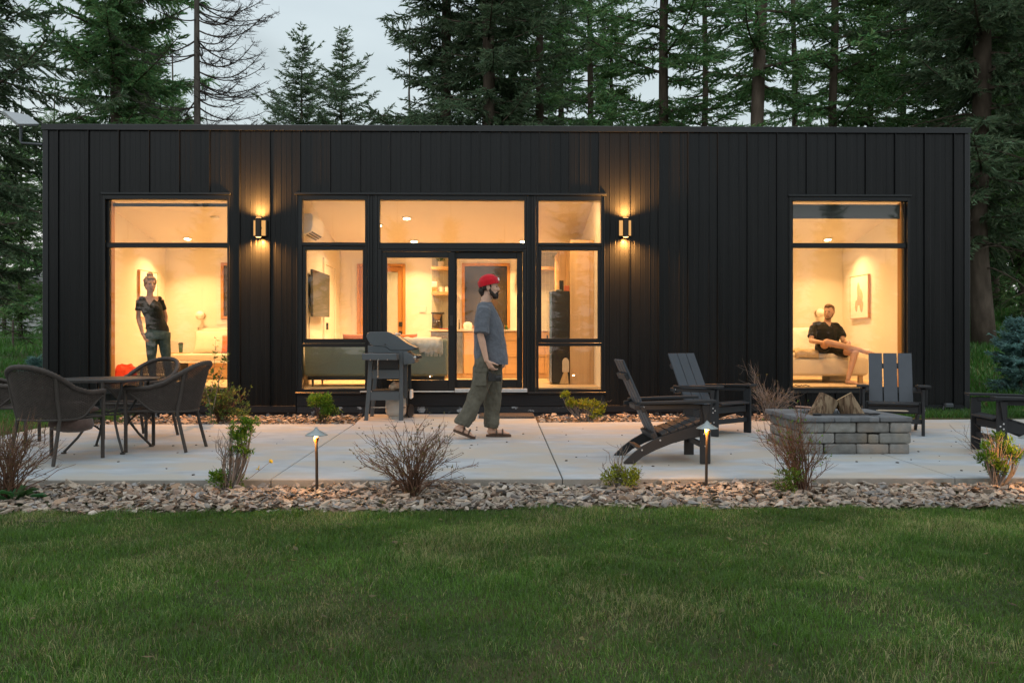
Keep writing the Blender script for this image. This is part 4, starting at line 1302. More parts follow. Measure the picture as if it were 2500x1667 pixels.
# ------------------------------------------------------------------ wall lamps
m_bronze = M('dark_bronze', (.05, .040, .032), rough=.4, metal=.7)
m_lampglow = emis('lamp_glow', (1.0, .52, .15), 9)
m_plateglow = emis('painted_plate_glow', (1.0, .50, .15), .85, (.06, .035, .015))
def wall_lamp(px, label):
    c = at(px, 555, FY)
    z0, z1 = Z(582, px), Z(534, px)
    zc = (z0 + z1) / 2
    root = thing('wall_lamp', label, 'wall lamp', (c.x, FY - .03, zc), 0, 'wall lamps beside the middle windows')
    mb = MB(); mb.box(-.092, .108, -.018, .03, -.118, .118); mb.build('backplate', m_bronze, root, world=False, bevel=.005)
    mb = MB(); mb.box(-.088, .086, -.024, -.0185, -.112, .112); mb.build('painted_glow', m_plateglow, root, world=False)  # lamplight falling on the backplate, put in as a thin glowing sheet
    mb = MB(); mb.tube([(.0, -.02, 0), (.0, -.07, 0)], .035, 16); mb.build('arm', m_bronze, root, world=False, smooth=.6)
    mb = MB()
    mb.lathe([(.040, -.135), (.043, -.14), (.043, .14), (.040, .135)], (0, -.085, 0), 24)
    mb.build('shade', m_bronze, root, world=False, smooth=.6)
    for zz in (-.141, .137):
        mb = MB(); mb.lathe([(.036, zz), (.038, zz + .006)], (0, -.085, 0), 20); mb.build('bulb', m_lampglow, root, world=False)
    for s in (1, -1):
        l = lamp('lamp', 'SPOT', (0, 0, 0), 1100 if s > 0 else 700, .03, (1, .39, .085), spot=158, blend=1.0); l.parent = root
        l.location = (0, -.085, s * .152); l.rotation_euler = (rad(180) if s > 0 else 0, 0, 0)
        l.rotation_euler.x += rad(-6 if s > 0 else 6)
    return root
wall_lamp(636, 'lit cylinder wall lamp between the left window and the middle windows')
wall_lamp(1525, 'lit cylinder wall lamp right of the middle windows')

# ------------------------------------------------------------------ dish, valve, mat
dx = Y_ = 13.55
root = thing('satellite_dish', 'flat white satellite panel on a bent grey mast at the left roof end', 'satellite dish', tuple(at(50, 350, Y_)))
m_dish = M('dish_white', (.42, .45, .47), rough=.35, var=.03)
m_grey = M('grey_steel', (.085, .095, .105), rough=.4, metal=.4)
c = [at(4, 272, 13.30), at(66, 283, 13.75), at(95, 306, 13.80), at(44, 306, 13.35)]
n_ = (c[1] - c[0]).cross(c[3] - c[0]).normalized() * .025
mb = MB(); v_ = [p + n_ for p in c] + [p - n_ for p in c]; mb.add(v_, [(0, 1, 2, 3), (7, 6, 5, 4), (0, 4, 5, 1), (1, 5, 6, 2), (2, 6, 7, 3), (3, 7, 4, 0)])
mb.build('panel', m_dish, root, bevel=.01, seg=2)
mb = MB(); mb.tube([at(51, 303, Y_), at(50.5, 346, Y_), at(53, 350, Y_), at(104, 353.5, 13.5)], .022, 10); mb.build('mast', m_grey, root, smooth=.8)
gv = at(2313, 1000, FY)
root = thing('gas_valve', 'small grey box and pipe at the right foot of the cabin wall', 'utility box', (gv.x, FY - .05, .02))
mb = MB(); mb.box(gv.x - .06, gv.x + .06, FY - .075, FY + .02, .09, .15); mb.build('box', m_grey, root, bevel=.008)
mb = MB(); mb.tube([(gv.x - .07, FY - .04, .11), (gv.x - .085, FY - .04, .06), (gv.x - .08, FY - .04, 0.0)], .012, 8); mb.tube([(gv.x + .20, FY - .01, .05), (gv.x + .20, FY - .06, .05)], .02, 8); mb.build('pipe', m_grey, root, smooth=.8)
a, b = gnd(1170, 1016), gnd(1306, 1016)
mb = MB(); mb.box(a.x, .53, 12.62, 13.22, zp(12.9) - .002, zp(12.9) + .028)
solo(mb, 'door_mat', M('coir_mat', (.12, .10, .085), rough=.98, var=.5, scale=60, bump=.8, bscale=160, spec=.05), 'dark coarse door mat on the concrete below the sliding door', 'door mat', bevel=.006)
# ================================================================== FURNITURE ON THE PATIO
m_poly = M('charcoal_board', (.019, .021, .024), rough=.52, var=.12, scale=8, stretch=(.3, 1, 1), bump=.05, bscale=120, spec=.4, rnd=.06)
m_polyl = M('slate_board', (.048, .058, .072), rough=.5, var=.08, scale=8, bump=.05, bscale=150, spec=.4, rnd=.05)
m_bolt = M('steel_bolt', (.55, .55, .55), rough=.3, metal=.9)
def make_adirondack(label):
    """faces +x, origin on the floor midway between the front legs"""
    root = thing('adirondack_chair', label, 'chair', (0, 0, 0), 0, 'adirondack chairs round the fire pit')
    P = lambda mb, n, m=m_poly, bv=.004, **k: mb.build(n, m, root, world=False, bevel=bv, **k)
    for s in (-1, 1):
        mb = MB(); mb.box(-.095, 0, s * .325 - .016, s * .325 + .016, 0, .545); P(mb, 'leg')
        mb = MB(); mb.box(-.085, -.03, s * .3085 - (.07 if s > 0 else 0), s * .3085 + (.07 if s < 0 else 0), .37, .545)
        mb = MB(); mb.prism([(-.02, .545), (-.085, .545), (-.085, .52), (-.06, .36), (-.045, .36), (-.02, .52)], s * .3255 + s * .017, s * .3255 + s * .045); P(mb, 'arm_bracket')
        # side rail: deep board sweeping from the front down to the ground behind
        top = [(-.06, .372), (-.20, .331), (-.35, .283), (-.50, .232), (-.62, .165), (-.72, .09), (-.80, .012), (-.80, 0)]
        bot = [(-.70, 0), (-.62, .065), (-.50, .125), (-.35, .185), (-.20, .225), (-.06, .25)]
        mb = MB(); mb.prism(top + bot, s * .291 - .016, s * .291 + .016); P(mb, 'side_rail')
        # arm, slightly bowed and rising to the front
        n = 8; up, lo = [], []
        for i in range(n + 1):
            t = i / n; x = -.66 + .70 * t; z = .545 + .010 * math.sin(t * 2.2) + .012 * t * t
            up.append((x, z + .026)); lo.append((x, z))
        yo, yi = .405, .265
        mb = MB(); b0 = len(mb.v)
        for i in range(n + 1):
            t = i / n; a_ = s * (yi + .02 * (1 - t)); c_ = s * (yo - .045 * (1 - t) ** 2 * 1.6)
            mb.v += [(lo[i][0], a_, lo[i][1]), (lo[i][0], c_, lo[i][1]), (up[i][0], c_, up[i][1]), (up[i][0], a_, up[i][1])]
        for i in range(n):
            for j in range(4):
                f = (i * 4 + j, i * 4 + (j + 1) % 4, i * 4 + 4 + (j + 1) % 4, i * 4 + 4 + j)
                mb.f.append(f if s < 0 else f[::-1]); mb.mi.append(0)
        fe = [(3, 2, 1, 0), (n * 4, n * 4 + 1, n * 4 + 2, n * 4 + 3)]
        for f in fe: mb.f.append(f if s < 0 else f[::-1]); mb.mi.append(0)
        P(mb, 'arm')
        mb = MB(); mb.bar((-.70, s * .318, .520), (-.06, s * .318, .528), .032, .045); P(mb, 'arm_support')
    for k in range(6):
        t = k / 5
        x = -.02 - .078 * k; z = [.374, .375, .350, .325, .300, .275][k]
        ang = [-.22, .31, .31, .31, .31, .31][k]
        Mx = Matrix.Translation((x, 0, z)) @ Matrix.Rotation(-ang, 4, 'Y')
        mb = MB(); mb.box(-.0385, .0385, -.307 if k else -.275, .307 if k else .275, -.010, .010, M=Mx); P(mb, 'seat_slat')
    # back: three wide boards leaning back
    b0, b1 = Vector((-.475, 0, .225)), Vector((-.80, 0, .955))
    d = (b1 - b0).normalized(); nrm = Vector((d.z, 0, -d.x))
    for k in (-1, 0, 1):
        mb = MB(); mb.bar(b0 + Vector((0, k * .172, 0)), b1 + Vector((0, k * .172, 0)), .158, .020, nrm); P(mb, 'back_slat', m_polyl)
    for t, w in ((.80, .49), (.40, .70), (.05, .58)):
        p_ = b0.lerp(b1, t) - nrm * .027
        mb = MB(); mb.bar(p_ - Vector((0, w / 2, 0)), p_ + Vector((0, w / 2, 0)), .033, .060, d); P(mb, 'back_brace')
    mb = MB(); mb.box(-.055, -.032, -.274, .274, .262, .34); P(mb, 'apron')
    mb = MB(); mb.box(-.060, -.035, -.308, .308, .135, .190); P(mb, 'stretcher')
    mb = MB(); mb.bar((-.63, -.275, .13), (-.63, .275, .13), .05, .022); P(mb, 'rear_stretcher')
    mb = MB()
    for s in (-1, 1):
        for x, z in ((-.03, .30), (-.06, .325), (-.06, .275), (-.047, .162), (-.047, .50)):
            mb.ell((x, s * .343, z), (.009, .004, .009), 8)
        for x, z in ((-.46, .215), (-.63, .125)):
            mb.ell((x, s * .309, z), (.009, .004, .009), 8)
        mb.ell((-.62, s * .337, .522), (.009, .004, .009), 8)
    stuff(mb.build('bolts', m_bolt, root, world=False))
    return root
ad = make_adirondack('black adirondack chair seen from the side, left of the stone fire pit')
def put(o, x, y, deg, label=None):
    o.location = (x, y, zp(y)); o.rotation_euler = (math.atan(SLOPE) * math.sin(0), 0, rad(deg))
    if label: o['label'] = label
na, nb_ = gnd(1724, 1104.4), gnd(1688, 1085)
put(ad, 1.965, 8.62, 1)
o = copy_tree(ad); put(o, (gnd(1753.8, 1066).x + gnd(1833, 1057).x) / 2, (gnd(1753.8, 1066).y + gnd(1833, 1057).y) / 2, -50, 'black adirondack chair by the cabin wall turned to the right, behind the side-on chair')
o = copy_tree(ad); put(o, 4.67, 10.54, -111, 'adirondack chair facing the camera behind the stone fire pit')
o = copy_tree(ad); put(o, 4.89, 8.98, 172, 'black adirondack chair cut off by the right edge of the picture')
for oo in (o,): pass

# ------------------------------------------------------------------ wicker chairs and table
def wicker_mat():
    m = M('brown_wicker', (.050, .040, .034), rough=.62, var=.3, scale=26, spec=.35, bump=.2, bscale=140)
    return m
m_wick = wicker_mat()
m_wickleg = M('wicker_leg', (.046, .038, .032), rough=.6, var=.25, scale=40, stretch=(1, 1, 6), bump=.25, bscale=120)
def make_wicker(label):
    """faces +x, origin on floor under the seat centre; barrel back sweeping down into the arms"""
    root = thing('wicker_chair', label, 'chair', (0, 0, 0), 0, 'wicker chairs round the patio table')
    # the shell: angle phi from 0 (back) to +-pi (front); straight arms at the front
    def plan(u, flare):
        """u in -1..1 along the shell, from left arm tip round the back to the right arm tip"""
        a = abs(u); s = 1 if u > 0 else -1
        if a < .62:
            th = a / .62 * math.pi / 2
            x, y = -.10 - .22 * math.cos(th), s * .27 * math.sin(th) ** .85
        else:
            t = (a - .62) / .38
            x, y = -.10 + .38 * t, s * (.27 + .012 * math.sin(t * 3))
        k = 1 + flare
        return x * (k if x < 0 else 1) - (.05 * flare * 4 if a < .62 else .05 * flare * 4 * (1 - (a - .62) / .38)), y * (1 + flare * .6)
    def rim(u):
        a = abs(u)
        h = .635 + .245 * math.cos(min(1.0, a / .80) * math.pi / 2) ** 1.5 + .012 * max(0, a - .85)
        return float(h)
    def low(u):
        a = abs(u)
        return .40 + (.20 * float(sstep(.66, 1.0, a)) if a > .66 else 0)
    NU, NV = 88, 22
    def pnt(u, v, out=0.0):
        z0, z1 = low(u), rim(u)
        z = z0 + (z1 - z0) * v
        fl = max(0, (z - .40)) * .50
        x, y = plan(u, fl)
        return Vector((x, y, z))
    wv = MB()
    # upright stakes
    for i in range(NU + 1):
        u = -1 + 2 * i / NU
        pts = [pnt(u, v / 6) for v in range(7)]
        if pts[-1].z - pts[0].z < .03: continue
        t = (pnt(min(1, u + .01), .5) - pnt(max(-1, u - .01), .5)).normalized() * .0028
        nrm = Vector((t.y, -t.x, 0)).normalized() * .003
        for k in range(6):
            p, q_ = pts[k], pts[k + 1]
            wv.add([p - t, p + t, q_ + t, q_ - t], [(0, 1, 2, 3)])
    # woven strands over and under the stakes
    for j in range(NV * 2):
        zz = .405 + j * (.50 / (NV * 2))
        row = []
        for i in range(NU * 2 + 1):
            u = -1 + i / NU
            z0, z1 = low(u), rim(u)
            if z0 + .002 < zz < z1 - .012:
                p = pnt(u, (zz - z0) / (z1 - z0))
                p2 = pnt(min(1, u + .01), .5) - pnt(max(-1, u - .01), .5); nn = Vector((p2.y, -p2.x, 0)).normalized()
                w_ = math.sin(math.pi * (i * 1.0 + j)) if False else (1 if (i // 2 + j) % 2 else -1)
                row.append(p + nn * (.0035 * w_))
            else:
                row.append(None)
        gap_ = .0053 if j % 13 else .0036
        for a_, b_ in zip(row[:-1], row[1:]):
            if a_ is None or b_ is None: continue
            h = Vector((0, 0, gap_))
            wv.add([a_ - h, b_ - h, b_ + h, a_ + h], [(0, 1, 2, 3)])
    wv.build('woven_back', m_wick, root, world=False)
    # thick rolled rim
    rp, rs = [], []
    for i in range(97):
        u = -1 + 2 * i / 96
        rp.append(pnt(u, 1.0)); rs.append(.024 + .0024 * (1 if i % 2 else -1))
    mb = MB(); mb.tube(rp, rs, 9); mb.build('rim', m_wick, root, world=False, smooth=3.14)
    lp = [pnt(-1 + 2 * i / 40, 0.0) for i in range(41)]
    mb = MB(); mb.tube(lp, .011, 7); mb.build('lower_rail', m_wickleg, root, world=False, smooth=3.14)
    # posts and legs
    for s in (-1, 1):
        mb = MB(); mb.tube([(.262, s * .283, 0), (.262, s * .283, .30), (.268, s * .288, .625)], .018, 9); mb.build('leg', m_wickleg, root, world=False, smooth=1)
        b_ = pnt(s * .36, 0); t_ = pnt(s * .36, .98)
        mb = MB(); mb.tube([(b_.x - .10, b_.y + s * .015, 0), (b_.x - .035, b_.y + s * .004, .25), b_, (b_ + t_) / 2 + Vector((-.008, 0, 0)), t_], .017, 9); mb.build('leg', m_wickleg, root, world=False, smooth=1)
        mb = MB(); mb.tube([(.262, s * .283, .40), (.10, s * .28, .41), (-.16, s * .235, .395)], .012, 7); mb.build('seat_rail', m_wickleg, root, world=False, smooth=1)
        # arched apron under the seat
    mb = MB(); mb.tube([(.262, -.283, .395), (.285, 0, .40), (.262, .283, .395)], .013, 8)
    mb.tube([(.262, -.283, .25)] + [(.268, -.283 + .566 * k / 8, .25 + .11 * math.sin(math.pi * k / 8)) for k in range(1, 8)] + [(.262, .283, .25)], .009, 7)
    mb.build('apron_rail', m_wickleg, root, world=False, smooth=1)
    mb = MB()
    for k in range(26):                            # woven apron
        y = -.27 + .54 * k / 25; za = .255 + .11 * math.sin(math.pi * (k + .5) / 26)
        mb.add([(.268, y - .006, za), (.268, y + .006, za), (.268, y + .006, .395), (.268, y - .006, .395)], [(0, 1, 2, 3)])
    mb.build('apron', m_wick, root, world=False)
    st = MB()
    for k in range(52):
        x = -.27 + .54 * k / 51
        hw = .272 if x > -.08 else max(.05, .272 * math.sqrt(max(0, 1 - ((x + .08) / .235) ** 2)))
        z = .415 - .012 * math.cos(k * .12 - 3)
        st.add([(x - .0042, -hw, z), (x + .0042, -hw, z), (x + .0042, hw, z + (.002 if k % 2 else 0)), (x - .0042, hw, z + (.002 if k % 2 else 0))], [(0, 1, 2, 3)])
    for k in range(30):
        y = -.265 + .53 * k / 29
        st.add([(-.26 if abs(y) < .15 else -.17, y - .006, .411), (.27, y - .006, .411), (.27, y + .006, .411), (-.26 if abs(y) < .15 else -.17, y + .006, .411)], [(0, 1, 2, 3)])
    st.build('seat', m_wick, root, world=False)
    return root
wc = make_wicker('brown wicker armchair with its back to the camera at the near side of the table')
def putw(o, x, y, deg, label=None, s=1.0):
    o.location = (x, y, zp(y)); o.rotation_euler = (0, 0, rad(deg)); o.scale = (s,) * 3
    if label: o['label'] = label
putw(wc, -4.16, 8.60, 76, s=1.02)
w3 = copy_tree(wc); putw(w3, -3.45, 9.42, 174, 'brown wicker armchair in profile on the right side of the patio table', 1.02)
w4 = copy_tree(wc); putw(w4, -4.10, 10.45, -108, 'brown wicker armchair behind the table in front of the left window', 1.02)
w1 = copy_tree(wc); putw(w1, -5.27, 9.75, 14, 'brown wicker armchair cut off by the left edge of the picture', 1.02)
tcx, tcy = X(266, 9.36), 9.36
tz = zp(tcy)
m_table = M('dark_table_metal', (.035, .033, .031), rough=.42, var=.2, scale=14, spec=.5)
tb = thing('patio_table', 'round dark metal patio table with curved legs among the wicker chairs', 'table', (tcx, tcy, tz))
mb = MB(); mb.lathe([(.46, .715), (.488, .72), (.492, .735), (.488, .742), (.0005, .744)], (0, 0, 0), 48); mb.build('table_top', m_table, tb, world=False, smooth=.6)
for k in range(4):
    a = rad(40 + 90 * k); c_, s_ = math.cos(a), math.sin(a)
    pr = [(.40, .715), (.385, .62), (.27, .50), (.19, .38), (.20, .29), (.30, .15), (.40, .045), (.43, .014)]
    mb = MB(); mb.tube([(r * c_, r * s_, z) for r, z in pr], .0135, 8); mb.lathe([(.026, 0), (.026, .014)], (.43 * c_, .43 * s_, 0), 12); mb.build('leg', m_table, tb, world=False, smooth=.8)
mb = MB(); mb.tube([(.20 * math.cos(t * math.pi / 14), .20 * math.sin(t * math.pi / 14), .38) for t in range(28)], .010, 7, closed=True); mb.build('ring', m_table, tb, world=False, smooth=2)
# brown cushion and cloth pouch on the near chair
m_brown = M('brown_cloth', (.10, .066, .055), rough=.9, var=.2, scale=30, bump=.2, bscale=200, spec=.1, sheen=.2)
def pillow(name, mat, label, cat, c, sx, sy, sz, rot=(0, 0, 0), group=None, n=18, wr=.006):
    """soft cushion with pinched corners"""
    vs_, fs = [], []
    Rm = Euler(rot).to_matrix()
    for sgn in (1, -1):
        for i in range(n + 1):
            for j in range(n + 1):
                u, v = -1 + 2 * i / n, -1 + 2 * j / n
                h = ((1 - abs(u) ** 2.6) * (1 - abs(v) ** 2.6)) ** .42
                pin = 1 - .07 * (1 - abs(u) ** 2) * 0 - .09 * (abs(v) ** 2) * (1 - u * u) * .6 - .0
                x = u * sx / 2 * (1 - .06 * (1 - v * v)); y = v * sy / 2 * (1 - .06 * (1 - u * u))
                z = sgn * sz / 2 * h + wr * noise.noise(Vector((x * 9 + c[0], y * 9, sgn + c[1] * 3)))
                vs_.append(Vector(c) + Rm @ Vector((x, y, z)))
    m_ = (n + 1) ** 2
    for s0, flip in ((0, False), (m_, True)):
        for i in range(n):
            for j in range(n):
                f = (s0 + i * (n + 1) + j, s0 + (i + 1) * (n + 1) + j, s0 + (i + 1) * (n + 1) + j + 1, s0 + i * (n + 1) + j + 1)
                fs.append(f[::-1] if flip else f)
    mb = MB(); mb.add(vs_, fs)
    o = solo(mb, name, mat, label, cat, group, smooth=3.14)
    bm = bmesh.new(); bm.from_mesh(o.data); bmesh.ops.remove_doubles(bm, verts=bm.verts, dist=.004); bm.to_mesh(o.data); bm.free()
    return o
pillow('seat_cushion', m_brown, 'brown cushion on the seat of the wicker chair with its back to the camera', 'cushion', (-4.10, 8.66, zp(8.66) + .515), .44, .44, .12, (.10, .12, rad(76)))
mb = MB(); b = Vector((-4.02, 8.58, zp(8.6)))
mb.loft([((b.x, b.y, b.z + .40), .19, .15), ((b.x, b.y, b.z + .34), .205, .165), ((b.x, b.y + .01, b.z + .30), .18, .14), ((b.x + .01, b.y + .01, b.z + .275), .09, .07)], 20)
mb.tube([(b.x - .17, b.y - .14, b.z + .36), (b.x - .175, b.y - .15, b.z + .28), (b.x - .17, b.y - .15, b.z + .22), (b.x - .18, b.y - .15, b.z + .17)], .004, 5)
solo(mb, 'cloth_pouch', m_brown, 'dark brown drawstring pouch slung under the seat of the near wicker chair', 'pouch', smooth=1.0)

# ------------------------------------------------------------------ grill, seen from its side, front to the right
g0 = gnd(891, 1029); gy = 12.30; S_ = 1 / (2200 / 12.19 * 5.6)
gx = lambda c: at(840 + c / 5.6, 1000, gy).x
gzz = lambda c: zp(gy) + (1395 - c) * S_ * (gy / 12.19)
m_grill = M('grill_grey', (.072, .086, .096), rough=.42, var=.07, scale=5, spec=.5)
m_grilld = M('grill_dark', (.035, .038, .040), rough=.5, spec=.4)
m_steel = M('brushed_steel', (.55, .53, .50), rough=.25, metal=1.0, var=.1)
gr = thing('gas_grill', 'grey gas barbecue grill standing side-on before the middle windows', 'grill', (gx(520), gy + .3, zp(gy)))
def poly(pts): return [(gx(a), gzz(b)) for a, b in pts]
ya, yb = gy + .06, gy + .66
lid_side = [(296, 250), (298, 215), (315, 190), (345, 180), (592, 179), (640, 195), (720, 240), (850, 335), (980, 398), (965, 410), (905, 432), (625, 434), (590, 405), (560, 384), (400, 374), (345, 340), (310, 290)]
for y0, y1 in ((ya, ya + .03), (yb - .03, yb)):
    lid = MB(); lid.prism(poly(lid_side), y0, y1); lid.build('lid_end', m_grill, gr, bevel=.006)
mb = MB()
top = [(318, 196), (348, 186), (592, 185), (640, 200), (720, 246), (850, 340), (968, 398)]
bot = [(958, 404), (842, 350), (714, 256), (634, 212), (590, 196), (350, 197), (324, 208)]
mb.prism(poly(top + bot), ya + .031, yb - .031); mb.prism(poly([(302, 250), (318, 196), (324, 208), (312, 280), (345, 335), (400, 368), (396, 376), (340, 345)]), ya + .031, yb - .031)
mb.build('lid_hood', m_steel, gr, smooth=.5)
mb = MB(); mb.bar((gx(700), ya + .05, gzz(205)), (gx(700), yb - .05, gzz(205)), .025, .025); mb.bar((gx(700), ya + .07, gzz(205)), (gx(690), ya + .07, gzz(235)), .02, .02); mb.build('lid_handle', m_white, gr, bevel=.006)
mb = MB(); mb.tube([(gx(555), ya - .004, gzz(352)), (gx(555), ya + .02, gzz(352))], .011, 12); mb.build('hinge', m_blackmetal, gr)
mb = MB(); mb.prism(poly([(312, 365), (560, 384), (625, 436), (860, 436), (860, 470), (316, 470)]), ya + .005, yb - .005); mb.build('cook_box', m_grill, gr, bevel=.004)
mb = MB(); mb.prism(poly([(800, 455), (862, 458), (930, 500), (965, 560), (960, 606), (806, 634)]), ya - .02, yb + .02); mb.build('control_panel', m_grill, gr, bevel=.006)
for k in range(3):
    y = ya + .10 + .2 * k
    kb = MB(); kb.tube([(gx(930), y, gzz(537)), (gx(972), y, gzz(530))], [.036, .034], 16); kn = kb.build('knob', m_steel, gr, smooth=.7)
    kb = MB(); kb.tube([(gx(972), y, gzz(530)), (gx(1012), y, gzz(522))], [.026, .022], 14); kb.build('grip', m_blackmetal, kn, smooth=.7)
mb = MB(); mb.box(gx(284), gx(752), gy - .27, gy + .05, gzz(562), gzz(472)); mb.build('side_shelf', m_grill, gr, bevel=.012, seg=2)
mb = MB(); mb.box(gx(284), gx(752), yb + .01, yb + .33, gzz(562), gzz(472)); mb.build('side_shelf', m_grill, gr, bevel=.012, seg=2)
hk = MB()
for c in (398, 512, 626):
    hk.tube([(gx(c), gy - .27, gzz(540)), (gx(c), gy - .29, gzz(552)), (gx(c), gy - .285, gzz(560))], .006, 6)
hk.build('hooks', m_steel, gr, smooth=1)
for y0 in (ya, yb - .03):
    mb = MB(); mb.prism(poly([(326, 440), (384, 440), (372, 800), (345, 1130), (318, 1378), (318, 1395), (252, 1395), (265, 1370), (292, 1080), (322, 640)]), y0, y0 + .03); mb.build('leg', m_grill, gr, bevel=.004)
    mb = MB(); mb.prism(poly([(745, 440), (803, 440), (803, 1395), (740, 1395), (748, 1100)]), y0, y0 + .03); mb.build('leg', m_grill, gr, bevel=.004)
    mb = MB(); mb.prism(poly([(376, 700), (746, 700), (746, 822), (372, 822)]), y0 + .004, y0 + .026); mb.prism(poly([(356, 1002), (746, 1002), (746, 1118), (346, 1118)]), y0 + .004, y0 + .026); mb.build('side_panel', m_grill, gr, bevel=.003)
mb = MB(); mb.box(gx(362), gx(860), ya + .031, yb - .031, gzz(1002), gzz(985)); mb.build('bottom_shelf', m_grilld, gr, bevel=.003)
mb = MB(); mb.box(gx(395), gx(735), ya + .04, yb - .04, gzz(698), gzz(560)); mb.build('grease_tray', m_grilld, gr, bevel=.004)
for y0 in (ya + .02, yb - .04):
    mb = MB(); mb.box(gx(808), gx(858), y0, y0 + .02, gzz(1090), gzz(640)); mb.build('door_post', m_grilld, gr, bevel=.003)
wz = zp(gy + .3) + .095
mb = MB(); mb.lathe([(.07, -.02), (.095, -.016), (.098, 0), (.095, .016), (.07, .02)], (0, 0, 0), 24, M=Matrix.Translation((gx(856), yb - .16, wz)) @ Matrix.Rotation(rad(68), 4, 'Z') @ Matrix.Rotation(rad(90), 4, 'X'))
mb.build('wheel', m_blackmetal, gr, smooth=.6)
mb = MB(); mb.box(gx(868), gx(905), ya + .2, ya + .40, gzz(1110), gzz(985)); mb.build('towel', m_white, gr, bevel=.01)
mb = MB(); mb.box(gx(330), gx(830), ya + .20, ya + .23, gzz(1235), gzz(1222)); mb.build('rear_brace', m_steel, gr)
mb = MB(); tcn_ = (gx(668), gy + .36, zp(gy + .36))
mb.lathe([(.10, .0), (.105, .02), (.098, .03), (.135, .06), (.145, .10), (.145, .25), (.13, .30), (.08, .335), (.04, .35)], tcn_, 24)
mb.lathe([(.09, .33), (.095, .33), (.095, .40), (.09, .40)], tcn_, 20); mb.lathe([(.02, .35), (.02, .39)], tcn_, 10)
solo(mb, 'gas_bottle', M('bottle_cream', (.42, .40, .36), rough=.5, var=.15, scale=8), 'cream gas bottle on the concrete under the grill', 'gas bottle', smooth=.8)
hb = MB(); hb.tube([(tcn_[0], tcn_[1], tcn_[2] + .39), (tcn_[0] + .10, tcn_[1] - .05, tcn_[2] + .46), (tcn_[0] + .16, tcn_[1] - .05, tcn_[2] + .62), (gx(815), tcn_[1], gzz(640))], .008, 8); hb.build('gas_hose', m_blackmetal, gr, smooth=1)
mb = MB(); cz = gzz(985)
for k in range(5):
    mb.ell((gx(640 + k * 20), gy + .16 + .02 * (k % 2), cz + .045 + .02 * (k % 3)), (.045, .06, .05 - .006 * k), 12, rot=(.3 * k, .5, .2 * k))
remeshed(mb, 'grill_cloth', [M('tan_rag', (.36, .27, .19), rough=.95, var=.4, scale=22, bump=.4, bscale=60, spec=.1)], None, .008, 3, rough=.012, rscale=22)
rg = bpy.data.objects['grill_cloth']; tag(rg, 'crumpled tan rag on the bottom shelf of the grill', 'rag')
mb = MB(); mb.tube([(gx(500), gy - .292, gzz(556)), (gx(500), gy - .292, gzz(765))], .006, 8); mb.tube([(gx(500), gy - .292, gzz(765)), (gx(500), gy - .292, gzz(790))], .012, 8)
solo(mb, 'grill_tool', m_steel, 'thin steel grill skewer hanging from the side shelf hook', 'skewer')

# ------------------------------------------------------------------ fire pit
m_block = M('pit_block', (.215, .212, .20), rough=.9, var=.28, scale=13, rnd=.32, rnd_hue=.02, bump=.35, bscale=55, spec=.15, col2=(.27, .235, .19), c2=(.5, .7))
m_capst = M('pit_cap', (.145, .153, .162), rough=.9, var=.22, scale=11, rnd=.12, bump=.25, bscale=60, spec=.15)
FPX0, FPY0, FPW = 3.035, 8.944, 1.105
fz = zp(FPY0) - .004
fp_ = thing('fire_pit', 'square fire pit of tumbled grey blocks with capstones on the patio', 'fire pit', (FPX0 + FPW / 2, FPY0 + FPW / 2, fz))
def block(x0, x1, y0, y1, z0, z1, m, name, r, bv=.016):
    mb = MB(); j = lambda a: a + r.uniform(-.004, .004)
    mb.box(j(x0) + .004, j(x1) - .004, y0, y1, z0 + .0015, z1 - .004)
    o = mb.build(name, m, fp_, bevel=bv, seg=2, smooth=.9)
    return o
r = random.Random(2)
px2 = lambda c: FPX0 + (c - 530) / 1446.0
rows = [(0, .1075, [530, 870, 1338, 1818, 2125]), (.1075, .2155, [548, 1026, 1503, 1667, 2135]), (.2155, .324, [558, 871, 1342, 1822, 2145])]
dep = .18
for z0, z1, xs_ in rows:
    for a, b in zip(xs_[:-1], xs_[1:]):
        j = r.uniform(-.006, .006)
        zt = z1 - (.012 if (a == 1503) else 0)
        block(px2(a), px2(b), FPY0 + j, FPY0 + dep, fz + z0, fz + zt, m_block, 'block', r)
    X0, X1 = px2(xs_[0]), px2(xs_[-1])
    ys_ = [FPY0 + dep + .002, FPY0 + dep + r.uniform(.2, .3), FPY0 + dep + r.uniform(.5, .62), FPY0 + FPW]
    for sx in (0, 1):
        for a, b in zip(ys_[:-1], ys_[1:]):
            if sx == 0: block(X0 + r.uniform(-.004, .006), X0 + dep, a, b, fz + z0, fz + z1, m_block, 'block', r)
            else: block(X1 - dep, X1 + r.uniform(-.006, .004), a, b, fz + z0, fz + z1, m_block, 'block', r)
    for a, b in ((X0 + dep + .002, X0 + .55), (X0 + .55, X1 - dep - .002)):
        block(a, b, FPY0 + FPW - dep, FPY0 + FPW, fz + z0, fz + z1, m_block, 'block', r)
cz0, cz1 = fz + .324, fz + .378
cx_ = [485, 1011, 1247, 1510, 1667, 2152]
cd = .235
for k_, (a, b) in enumerate(zip(cx_[:-1], cx_[1:])):
    block(px2(a), px2(b), FPY0 - .02 + r.uniform(-.004, .004), FPY0 + cd, cz0, cz1, m_capst, 'capstone', r, .008)
X0, X1 = px2(485), px2(2152)
for sx in (0, 1):
    ys_ = [FPY0 + cd + .002, FPY0 + .50, FPY0 + .72, FPY0 + FPW + .02 - cd]
    for a, b in zip(ys_[:-1], ys_[1:]):
        block(X0 if sx == 0 else X1 - cd, X0 + cd if sx == 0 else X1, a, b, cz0, cz1, m_capst, 'capstone', r, .008)
